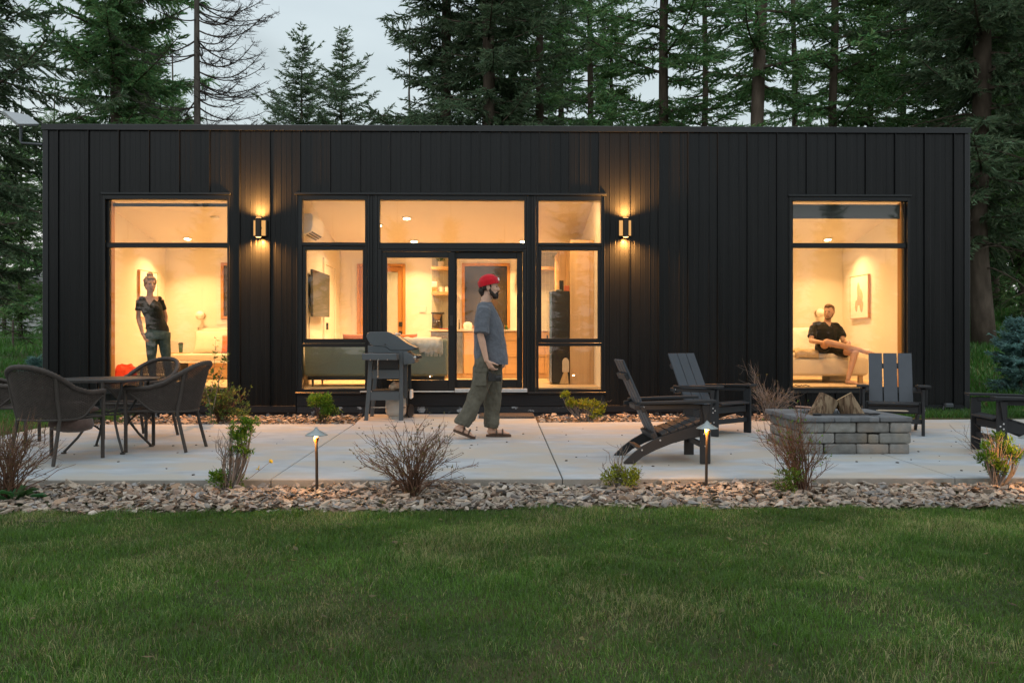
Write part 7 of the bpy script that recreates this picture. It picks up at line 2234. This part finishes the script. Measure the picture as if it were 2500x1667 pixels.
# ------------------------------------------------------------------ the man walking across the patio (faces right, his right side to us)
mg = gnd(1187, 1068)
mw = thing('person', 'walking man in red beanie, grey T-shirt and olive cargo trousers with a camera', 'person', (mg.x, mg.y, mg.z))
def build_walker(root):
    L = lambda x, y, z: Vector((x, y, z)) + Vector(root.location)
    H = Frame(L(.040, 0, 1.728), (1, -.05, .02), k=1.04)
    hipR, knR, anR = L(-.01, -.095, .97), L(-.085, -.115, .52), L(-.285, -.115, .135)
    hipL, knL, anL = L(.03, .095, .97), L(.085, .10, .52), L(.055, .09, .105)
    shR, elR, wrR = L(-.030, -.195, 1.455), L(-.062, -.265, 1.185), L(.005, -.245, .895)
    shL, elL, wrL = L(-.010, .195, 1.455), L(.01, .275, 1.19), L(.125, .265, .94)
    b = MB()
    head(b, H)
    b.cap(L(-.012, 0, 1.53), L(.018, 0, 1.66), .064, .058, 14)
    b.cap(L(-.02, -.13, 1.465), L(-.02, .13, 1.465), .075, .075, 14)
    b.loft([(L(.01, 0, .93), .105, .155), (L(.015, 0, 1.05), .115, .155), (L(.02, 0, 1.25), .118, .165), (L(.0, 0, 1.42), .105, .18), (L(-.01, 0, 1.50), .07, .10)], 20)
    arm(b, shR, elR, wrR); arm(b, shL, elL, wrL)
    hand(b, wrR + Vector((.01, 0, -.012)), (.52, .10, -.85), (.6, .62, .35), 1.06, (.55, .62, .66, .7), 1, .9)
    hand(b, wrL + Vector((.008, 0, -.01)), (.55, -.05, -.83), (.1, -.98, -.1), 1.03, (.3, .35, .4, .45), 1, .5)
    leg(b, hipR, knR, anR); leg(b, hipL, knL, anL)
    foot(b, anR, L(-.370, -.115, .100), L(-.130, -.115, .012), (.35, 0, .93)); foot(b, anL, L(.010, .09, .032), L(.275, .085, .03))
    remeshed(b, 'body', [m_skin], root, .0065, 3, world=True)
    face_parts(H, root)
    # beard, moustache and nape hair
    b = MB()
    for s in (1, -1):
        b.cap(H.p(.002, s * .066, -.022), H.p(.020, s * .062, -.062), .014 * H.k, .020 * H.k, 10)
        b.cap(H.p(.020, s * .060, -.062), H.p(.060, s * .030, -.102), .021 * H.k, .024 * H.k, 10)
        b.cap(H.p(.095, s * .004, -.053), H.p(.080, s * .030, -.068), .0075 * H.k, .011 * H.k, 8)
        b.cap(H.p(.080, s * .030, -.068), H.p(.065, s * .030, -.095), .012 * H.k, .018 * H.k, 8)
    H.ell(b, .062, 0, -.106, .036, .038, .026, 12); H.ell(b, .087, 0, -.084, .010, .016, .009, 8)
    remeshed(b, 'beard', [m_hair_d], root, .004, 2, rough=.004, rscale=60, world=True)
    b = MB(); H.ell(b, -.085, 0, -.035, .038, .062, .050, 14); H.ell(b, -.078, 0, -.075, .030, .05, .03, 12)
    for s in (1, -1): H.ell(b, -.045, s * .066, -.005, .030, .014, .032, 10); H.ell(b, .012, s * .070, .012, .012, .009, .026, 8)
    remeshed(b, 'hair', [m_hair_d], root, .005, 2, rough=.005, rscale=50, world=True)
    # beanie: dome and turned-up cuff
    b = MB()
    HB = Frame(H.p(-.014, 0, .058), H.f + H.u * .22, H.u, H.k)
    for zz, rx, ry in ((-.012, .112, .092),):
        pass
    rings = [(-.030, .108, .090), (.0, .110, .091), (.030, .104, .088), (.058, .088, .075), (.078, .060, .052), (.088, .022, .02)]
    vs_, fs = [], []
    n = 28
    for z_, rx, ry in rings:
        for j in range(n):
            t = 2 * math.pi * j / n; vs_.append(HB.p(rx * math.cos(t), ry * math.sin(t), z_))
    for i in range(len(rings) - 1):
        for j in range(n): fs.append((i * n + j, i * n + (j + 1) % n, (i + 1) * n + (j + 1) % n, (i + 1) * n + j))
    fs.append(tuple(range(n - 1, -1, -1))); fs.append(tuple((len(rings) - 1) * n + j for j in range(n)))
    b.add(vs_, fs); 
    bn = b.build('beanie', m_red, root, smooth=1.2)
    b = MB(); vs_, fs = [], []
    cuff = [(-.036, .108, .090), (-.036, .117, .099), (.0, .1185, .1005), (.030, .1150, .0975), (.034, .108, .091)]
    for z_, rx, ry in cuff:
        for j in range(n):
            t = 2 * math.pi * j / n; vs_.append(HB.p(rx * math.cos(t), ry * math.sin(t), z_))
    for i in range(len(cuff) - 1):
        for j in range(n): fs.append((i * n + j, i * n + (j + 1) % n, (i + 1) * n + (j + 1) % n, (i + 1) * n + j))
    b.add(vs_, fs); b.build('cuff', m_red, bn, smooth=1.2)
    b = MB(); a = rad(-16); b.bar(HB.p(.1195 * math.cos(a), .1015 * math.sin(a), -.012), HB.p(.1185 * math.cos(a), .1010 * math.sin(a), .020), .004, .030, HB.f); b.build('cap_label', m_white, bn)
    # T-shirt, loose and boxy
    b = MB()
    cx = lambda c: (c - 500) / 722.5
    zz = lambda c: (1462 - c) / 722.5
    prof = [(930, 404, 680, .226), (860, 400, 685, .224), (800, 399, 683, .218), (700, 399, 664, .205), (600, 402, 648, .195), (500, 402, 628, .192), (440, 410, 604, .188), (400, 424, 582, .175), (370, 436, 566, .14), (348, 448, 556, .095), (335, 458, 550, .078)]
    b.loft([(L((cx(a) + cx(c)) / 2, 0, zz(y)), (cx(c) - cx(a)) / 2, ry) for y, a, c, ry in prof], 28)
    b.cap(shR + Vector((0, .06, .018)), shL + Vector((0, -.06, .018)), .084, .084, 14)
    for sh, el, s in ((shR, elR, -1), (shL, elL, 1)):
        e_ = sh.lerp(el, .98) + Vector((.012, s * .010, 0))
        b.tube([sh + Vector((.005, -s * .07, .005)), sh + Vector((0, s * .006, -.005)), sh.lerp(e_, .55), e_], [.080, .084, .084, .090], 18)
    remeshed(b, 'tshirt', [m_tee], root, .007, 3, rough=.012, rscale=7.5, world=True, cuts=[(L(.05, 0, .858), (-.10, 0, -1), .5)])
    # cargo trousers
    b = MB()
    b.loft([(L(.0, 0, .80), .12, .165), (L(.008, 0, .90), .138, .168), (L(.01, 0, 1.0), .125, .150)], 24)
    def trouser(hip, kn, an, r0, r1, r2, sag):
        pts = [hip + Vector((0, 0, .0)), hip.lerp(kn, .22), hip.lerp(kn, .5), kn + Vector((0, 0, .03)), kn.lerp(an, .35), kn.lerp(an, .8), an + (an - kn).normalized() * .005]
        b.tube(pts, [r0 * .78, r0 * .93, r0 * .93, r1, r1 * .96, r2 * 1.05, r2], 20)
    trouser(hipR + Vector((.02, -.005, 0)), knR + Vector((.005, 0, 0)), anR + Vector((.015, 0, .03)), .128, .098, .088, 0)
    trouser(hipL + Vector((.02, 0, 0)), knL, anL + Vector((.0, 0, .01)), .122, .098, .082, 0)
    remeshed(b, 'trousers', [m_cargo], root, .008, 3, rough=.020, rscale=10, world=True)
    b = MB(); q = L(-.055, -.235, .72); b.box(q.x - .065, q.x + .06, q.y - .012, q.y + .03, q.z - .11, q.z + .08); b.box(q.x - .07, q.x + .065, q.y - .018, q.y - .0125, q.z + .04, q.z + .085)
    b.build('cargo_pocket', m_cargo, root, bevel=.008, seg=2)
    # sandals: cork sole and two straps each
    for hl, toe, up, nm in ((L(-.380, -.115, .088), L(-.125, -.118, -.008), Vector((.36, 0, .93)), 'sandal'), (L(-.005, .09, .0), L(.29, .085, .0), Vector((0, 0, 1)), 'sandal')):
        d = (toe - hl).normalized(); s = d.cross(up).normalized()
        b = MB(); prof_ = []
        for k in range(24):
            t = 2 * math.pi * k / 24; u = .5 - .5 * math.cos(t); wd = (.034 + .018 * u) * abs(math.sin(t)) ** .55 * (1 if math.sin(t) > 0 else -1)
            prof_.append(hl + d * ((toe - hl).length * u) + s * wd)
        vs_ = [p - up * .002 for p in prof_] + [p + up * .030 for p in prof_]
        fs = [tuple(range(23, -1, -1)), tuple(range(24, 48))] + [(i, (i + 1) % 24, 24 + (i + 1) % 24, 24 + i) for i in range(24)]
        b.add(vs_, fs)
        so = b.build(nm, m_leather, root, bevel=.006)
        b = MB()
        for u in (.42, .66):
            c = hl.lerp(toe, u) + up * .028
            b.tube([c + s * .052, c + s * .046 + up * .035, c + up * .056, c - s * .046 + up * .035, c - s * .052], [.011] * 5, 6)
        c = hl.lerp(toe, .42) + up * .07; b.bar(c - s * .015 - d * .02, c - s * .015 + d * .02, .02, .006, up)
        b.build('straps', m_leather, so, smooth=1)
    # camera hanging from the right hand
    cm_ = L(.088, -.215, .735)
    c_ = thing('hand_camera', 'black compact camera held low in the walking man\'s hand', 'camera', tuple(cm_))
    m_cam = M('camera_black', (.018, .018, .018), rough=.5, var=.1, scale=60, bump=.2, bscale=200)
    b = MB(); b.box(cm_.x - .062, cm_.x + .03, cm_.y - .035, cm_.y + .035, cm_.z - .075, cm_.z + .005); b.box(cm_.x - .062, cm_.x - .02, cm_.y - .038, cm_.y + .04, cm_.z - .075, cm_.z + .035); b.build('body', m_cam, c_, bevel=.008, seg=2)
    b = MB(); R3 = Matrix.Translation((cm_.x + .028, cm_.y - .005, cm_.z - .042)) @ Matrix.Rotation(rad(90), 4, 'Y')
    b.lathe([(.034, -.005), (.036, .0), (.036, .035), (.039, .037), (.039, .055), (.030, .056), (.028, .045)], (0, 0, 0), 24, M=R3); b.build('lens', m_cam, c_, smooth=.6)
    b = MB(); b.lathe([(.027, .046), (.001, .049)], (0, 0, 0), 20, M=R3); b.build('front_glass', M('lens_glass', (.02, .02, .03), rough=.05, spec=.8), c_)
    b = MB(); q0 = cm_ + Vector((-.055, -.038, .0)); b.tube([q0, q0 + Vector((-.02, -.02, -.04)), q0 + Vector((-.02, -.015, -.14)), q0 + Vector((.01, -.01, -.22))], [.003] * 4, 5); b.build('strap', m_leather, c_)
build_walker(mw)

# ------------------------------------------------------------------ the woman behind the left window
wy = 14.0
w0 = at(365, 835, wy)
wm = thing('person', 'woman with a hair bun in a black T-shirt and jeans standing behind the left window', 'person', (w0.x, wy, FLZ))
def build_woman(root):
    o = Vector(root.location)
    L = lambda x, y, z: Vector((x, y, z - FLZ)) + o
    H = Frame(L(.012, -.02, 1.948), (.42, -.90, -.06), k=1.05)
    hipR, knR, anR = L(.035, .0, 1.22), L(.03, -.01, .82), L(.045, .04, .45)
    hipL, knL, anL = L(.195, .01, 1.22), L(.245, .0, .82), L(.285, .05, .45)
    shR, elR, wrR = L(-.146, .0, 1.712), L(-.160, -.01, 1.43), L(-.085, -.09, 1.175)
    shL, elL, wrL = L(.154, .03, 1.712), L(.225, .10, 1.46), L(.205, .12, 1.27)
    b = MB()
    head(b, H)
    b.cap(L(.005, .0, 1.76), L(.008, -.005, 1.87), .050, .047, 14)
    b.cap(L(-.11, .005, 1.715), L(.12, .02, 1.72), .052, .052, 12)
    b.loft([(L(.115, 0, 1.16), .155, .105), (L(.105, 0, 1.26), .145, .10), (L(.065, 0, 1.42), .115, .088), (L(.03, 0, 1.56), .135, .095), (L(.01, .0, 1.68), .14, .085), (L(.005, .0, 1.76), .09, .06)], 20)
    arm(b, shR, elR, wrR, (.041, .035, .03, .022)); arm(b, shL, elL, wrL, (.041, .035, .03, .022))
    hand(b, wrR, (.45, -.18, -.88), (.75, .5, .3), .92, (.35, .4, .45, .5), -1, .5)
    hand(b, wrL, (-.5, .3, -.8), (.2, -.9, .1), .9, (.4, .4, .5, .5), 1, .5)
    leg(b, hipR, knR, anR, (.088, .056, .052, .034)); leg(b, hipL, knL, anL, (.088, .056, .052, .034))
    foot(b, anR, L(.045, .05, FLZ), L(.06, -.18, FLZ), w=.04); foot(b, anL, L(.285, .05, FLZ), L(.33, -.17, FLZ), w=.04)
    remeshed(b, 'body', [m_skin_w], root, .007, 3, world=True)
    face_parts(H, root)
    b = MB()
    H.ell(b, -.030, 0, .045, .092, .083, .088, 18)
    H.ell(b, .018, 0, .088, .068, .066, .036, 14)
    for s in (1, -1): H.ell(b, .010, s * .066, .040, .042, .018, .052, 12)
    H.ell(b, -.07, 0, -.01, .045, .06, .055, 12)
    H.ell(b, -.022, 0, .140, .042, .047, .036, 14); H.ell(b, -.034, .01, .160, .03, .034, .022, 12)
    hr = remeshed(b, 'hair', [m_hair_bl], root, .005, 2, rough=.010, rscale=34, world=True)
    b = MB()
    b.loft([(L(.120, 0, 1.19), .182, .130), (L(.118, 0, 1.235), .176, .127), (L(.112, 0, 1.30), .165, .118), (L(.075, 0, 1.42), .138, .108), (L(.04, -.01, 1.53), .155, .125), (L(.025, -.012, 1.60), .158, .128), (L(.01, .0, 1.68), .146, .098), (L(.006, .008, 1.735), .110, .072), (L(.005, .014, 1.768), .070, .052)], 26)
    for s in (-1, 1): b.ell(L(.045 + s * .062, -.095, 1.575), (.058, .05, .055), 14)
    b.cap(shR + Vector((.03, .004, .0)), shL + Vector((-.03, -.004, .004)), .059, .059, 14)
    for sh, el, s in ((shR, elR, -1), (shL, elL, 1)):
        b.cap(sh + Vector((-s * .06, 0, .0)), sh.lerp(el, .12), .050, .050, 14); b.tube([sh.lerp(el, .05), sh.lerp(el, .3), sh.lerp(el, .60)], [.047, .051, .055], 16)
    remeshed(b, 'tshirt', [m_black_tee], root, .007, 4, rough=.008, rscale=9, world=True, cuts=[(L(.11, 0, 1.245), (-.08, 0, -1), .4)], drop=lambda c: (c.z > 1.752 and abs(c.x - o.x) < .085) or (c.z > 1.63 and c.y < o.y and abs(c.x - o.x - .014) < (c.z - 1.63) * .62))
    b = MB()
    b.loft([(L(.118, 0, 1.10), .165, .125), (L(.118, 0, 1.18), .172, .128), (L(.112, 0, 1.30), .152, .112)], 24)
    for hip, kn, an in ((hipR, knR, anR), (hipL, knL, anL)):
        b.tube([hip + Vector((0, 0, -.02)), hip.lerp(kn, .5), kn, kn.lerp(an, .35), an + Vector((0, 0, .02))], [.112, .088, .066, .064, .050], 18)
    remeshed(b, 'jeans', [m_jean], root, .007, 3, rough=.006, rscale=12, world=True)
    for an, tx_ in ((anR, .02), (anL, .045)):
        b = MB(); b.loft([((an.x, an.y - .06, FLZ + .001), .045, .13), ((an.x, an.y - .06, FLZ + .03), .047, .132), ((an.x, an.y - .03, FLZ + .07), .044, .09), ((an.x, an.y, FLZ + .10), .042, .05)], 16); b.build('shoe', m_leather, root, smooth=1)
    b = MB(); b.tube([wrR + Vector((.03 * math.cos(t), .026 * math.sin(t), .012 + .01 * math.cos(t))) for t in [k * math.pi / 8 for k in range(16)]], .004, 6, closed=True); b.build('bracelet', m_blackmetal, root)
build_woman(wm)
wm.rotation_euler = (0, 0, rad(14))

# ------------------------------------------------------------------ the man sitting on the bed
sy_ = 15.15
s0 = at(1840 + 540 / 3.014, 835, sy_)
sm_ = thing('person', 'bearded man in black T-shirt and shorts sitting cross-legged on the bed edge', 'person', (s0.x, sy_, mz2))
def build_sitter(root):
    o = Vector(root.location)
    L = lambda x, y, z: Vector((o.x + x, o.y + y, z))
    H = Frame(L(.020, -.03, 1.560), (-.62, -.78, -.03), k=1.02)
    hipR, knR, anR = L(-.105, -.02, .955), L(-.150, -.40, 1.055), L(.365, -.46, .935)
    hipL, knL, anL = L(.105, -.02, .945), L(.300, -.44, .880), L(.155, -.52, .465)
    shR, elR, wrR = L(-.225, .02, 1.325), L(-.315, -.12, 1.08), L(-.205, -.33, 1.055)
    shL, elL, wrL = L(.195, .0, 1.305), L(.225, -.14, 1.08), L(.225, -.38, 1.045)
    b = MB(); head(b, H)
    b.cap(L(.0, .005, 1.38), L(.012, -.01, 1.48), .060, .055, 14)
    b.cap(L(-.15, .01, 1.33), L(.13, .01, 1.32), .072, .072, 12)
    b.loft([(L(0, .0, .90), .165, .12), (L(0, -.005, 1.05), .155, .115), (L(-.005, -.01, 1.22), .175, .125), (L(-.01, .0, 1.33), .17, .10), (L(-.005, .0, 1.39), .09, .07)], 20)
    arm(b, shR, elR, wrR, (.052, .042, .037, .027)); arm(b, shL, elL, wrL, (.052, .042, .037, .027))
    hand(b, wrR, (.85, -.35, -.25), (.1, .1, -1), 1.02, (.4, .45, .5, .5), 1, .5)
    hand(b, wrL, (-.25, -.55, -.70), (-.2, .75, -.5), 1.02, (.45, .5, .55, .6), -1, .6)
    leg(b, hipR, knR, anR, (.088, .060, .056, .036)); leg(b, hipL, knL, anL, (.088, .060, .056, .036))
    foot(b, anL, L(.130, -.47, FLZ + .002), L(.255, -.69, FLZ + .002))
    foot(b, anR, L(.385, -.43, .895), L(.610, -.50, .845), (.15, -.75, .60))
    remeshed(b, 'body', [m_skin_w], root, .007, 3, world=True)
    face_parts(H, root)
    b = MB(); H.ell(b, -.028, 0, .055, .090, .080, .082, 16); H.ell(b, .030, 0, .100, .060, .062, .032, 12); H.ell(b, .005, .0, .112, .06, .06, .03, 12)
    for s in (1, -1): H.ell(b, -.025, s * .066, .025, .045, .017, .050, 10)
    H.ell(b, -.075, 0, -.01, .035, .058, .05, 12)
    remeshed(b, 'hair', [m_hair_b], root, .005, 2, rough=.010, rscale=34, world=True)
    b = MB()
    for s in (1, -1):
        b.cap(H.p(.002, s * .064, -.028), H.p(.020, s * .059, -.062), .010 * H.k, .014 * H.k, 8)
        b.cap(H.p(.020, s * .058, -.062), H.p(.058, s * .028, -.100), .015 * H.k, .018 * H.k, 8)
        b.cap(H.p(.093, s * .004, -.054), H.p(.080, s * .028, -.066), .005 * H.k, .007 * H.k, 8)
    H.ell(b, .060, 0, -.104, .028, .033, .020, 12)
    remeshed(b, 'beard', [m_hair_b], root, .004, 2, rough=.003, rscale=60, world=True)
    b = MB()
    b.loft([(L(.0, .0, .93), .200, .155), (L(0, -.005, 1.02), .195, .15), (L(-.005, -.01, 1.18), .202, .15), (L(-.01, -.005, 1.28), .205, .14), (L(-.012, .0, 1.345), .175, .105), (L(-.006, .005, 1.39), .105, .08), (L(-.004, .008, 1.41), .076, .066)], 26)
    b.cap(shR + Vector((.05, .0, .006)), shL + Vector((-.05, .0, .010)), .082, .082, 14)
    for sh, el, s in ((shR, elR, -1), (shL, elL, 1)):
        b.cap(sh + Vector((-s * .07, 0, .0)), sh.lerp(el, .15), .066, .068, 14); b.tube([sh.lerp(el, .05), sh.lerp(el, .4), sh.lerp(el, .72)], [.066, .072, .077], 16)
    remeshed(b, 'tshirt', [m_black_tee], root, .007, 4, rough=.010, rscale=9, world=True, drop=lambda c: (c.z > 1.402) or (c.z > 1.325 and c.y < o.y and abs(c.x - o.x - .0) < (c.z - 1.325) * .75))
    b = MB(); b.loft([(L(0, .02, .875), .195, .15), (L(0, .01, .95), .19, .15), (L(0, 0, 1.02), .175, .13)], 22)
    b.tube([hipR, hipR.lerp(knR, .35), hipR.lerp(knR, .58)], [.115, .112, .108], 18); b.tube([hipL, hipL.lerp(knL, .35), hipL.lerp(knL, .60)], [.115, .112, .106], 18)
    remeshed(b, 'shorts', [m_black_tee], root, .008, 3, rough=.008, rscale=9, world=True)
    b = MB(); b.tube([wrL + Vector((.03 * math.cos(t), .008 * math.sin(t) + .01, .03 * math.sin(t))) for t in [k * math.pi / 8 for k in range(16)]], .004, 6, closed=True); b.build('bracelet', m_blackmetal, root)
build_sitter(sm_)
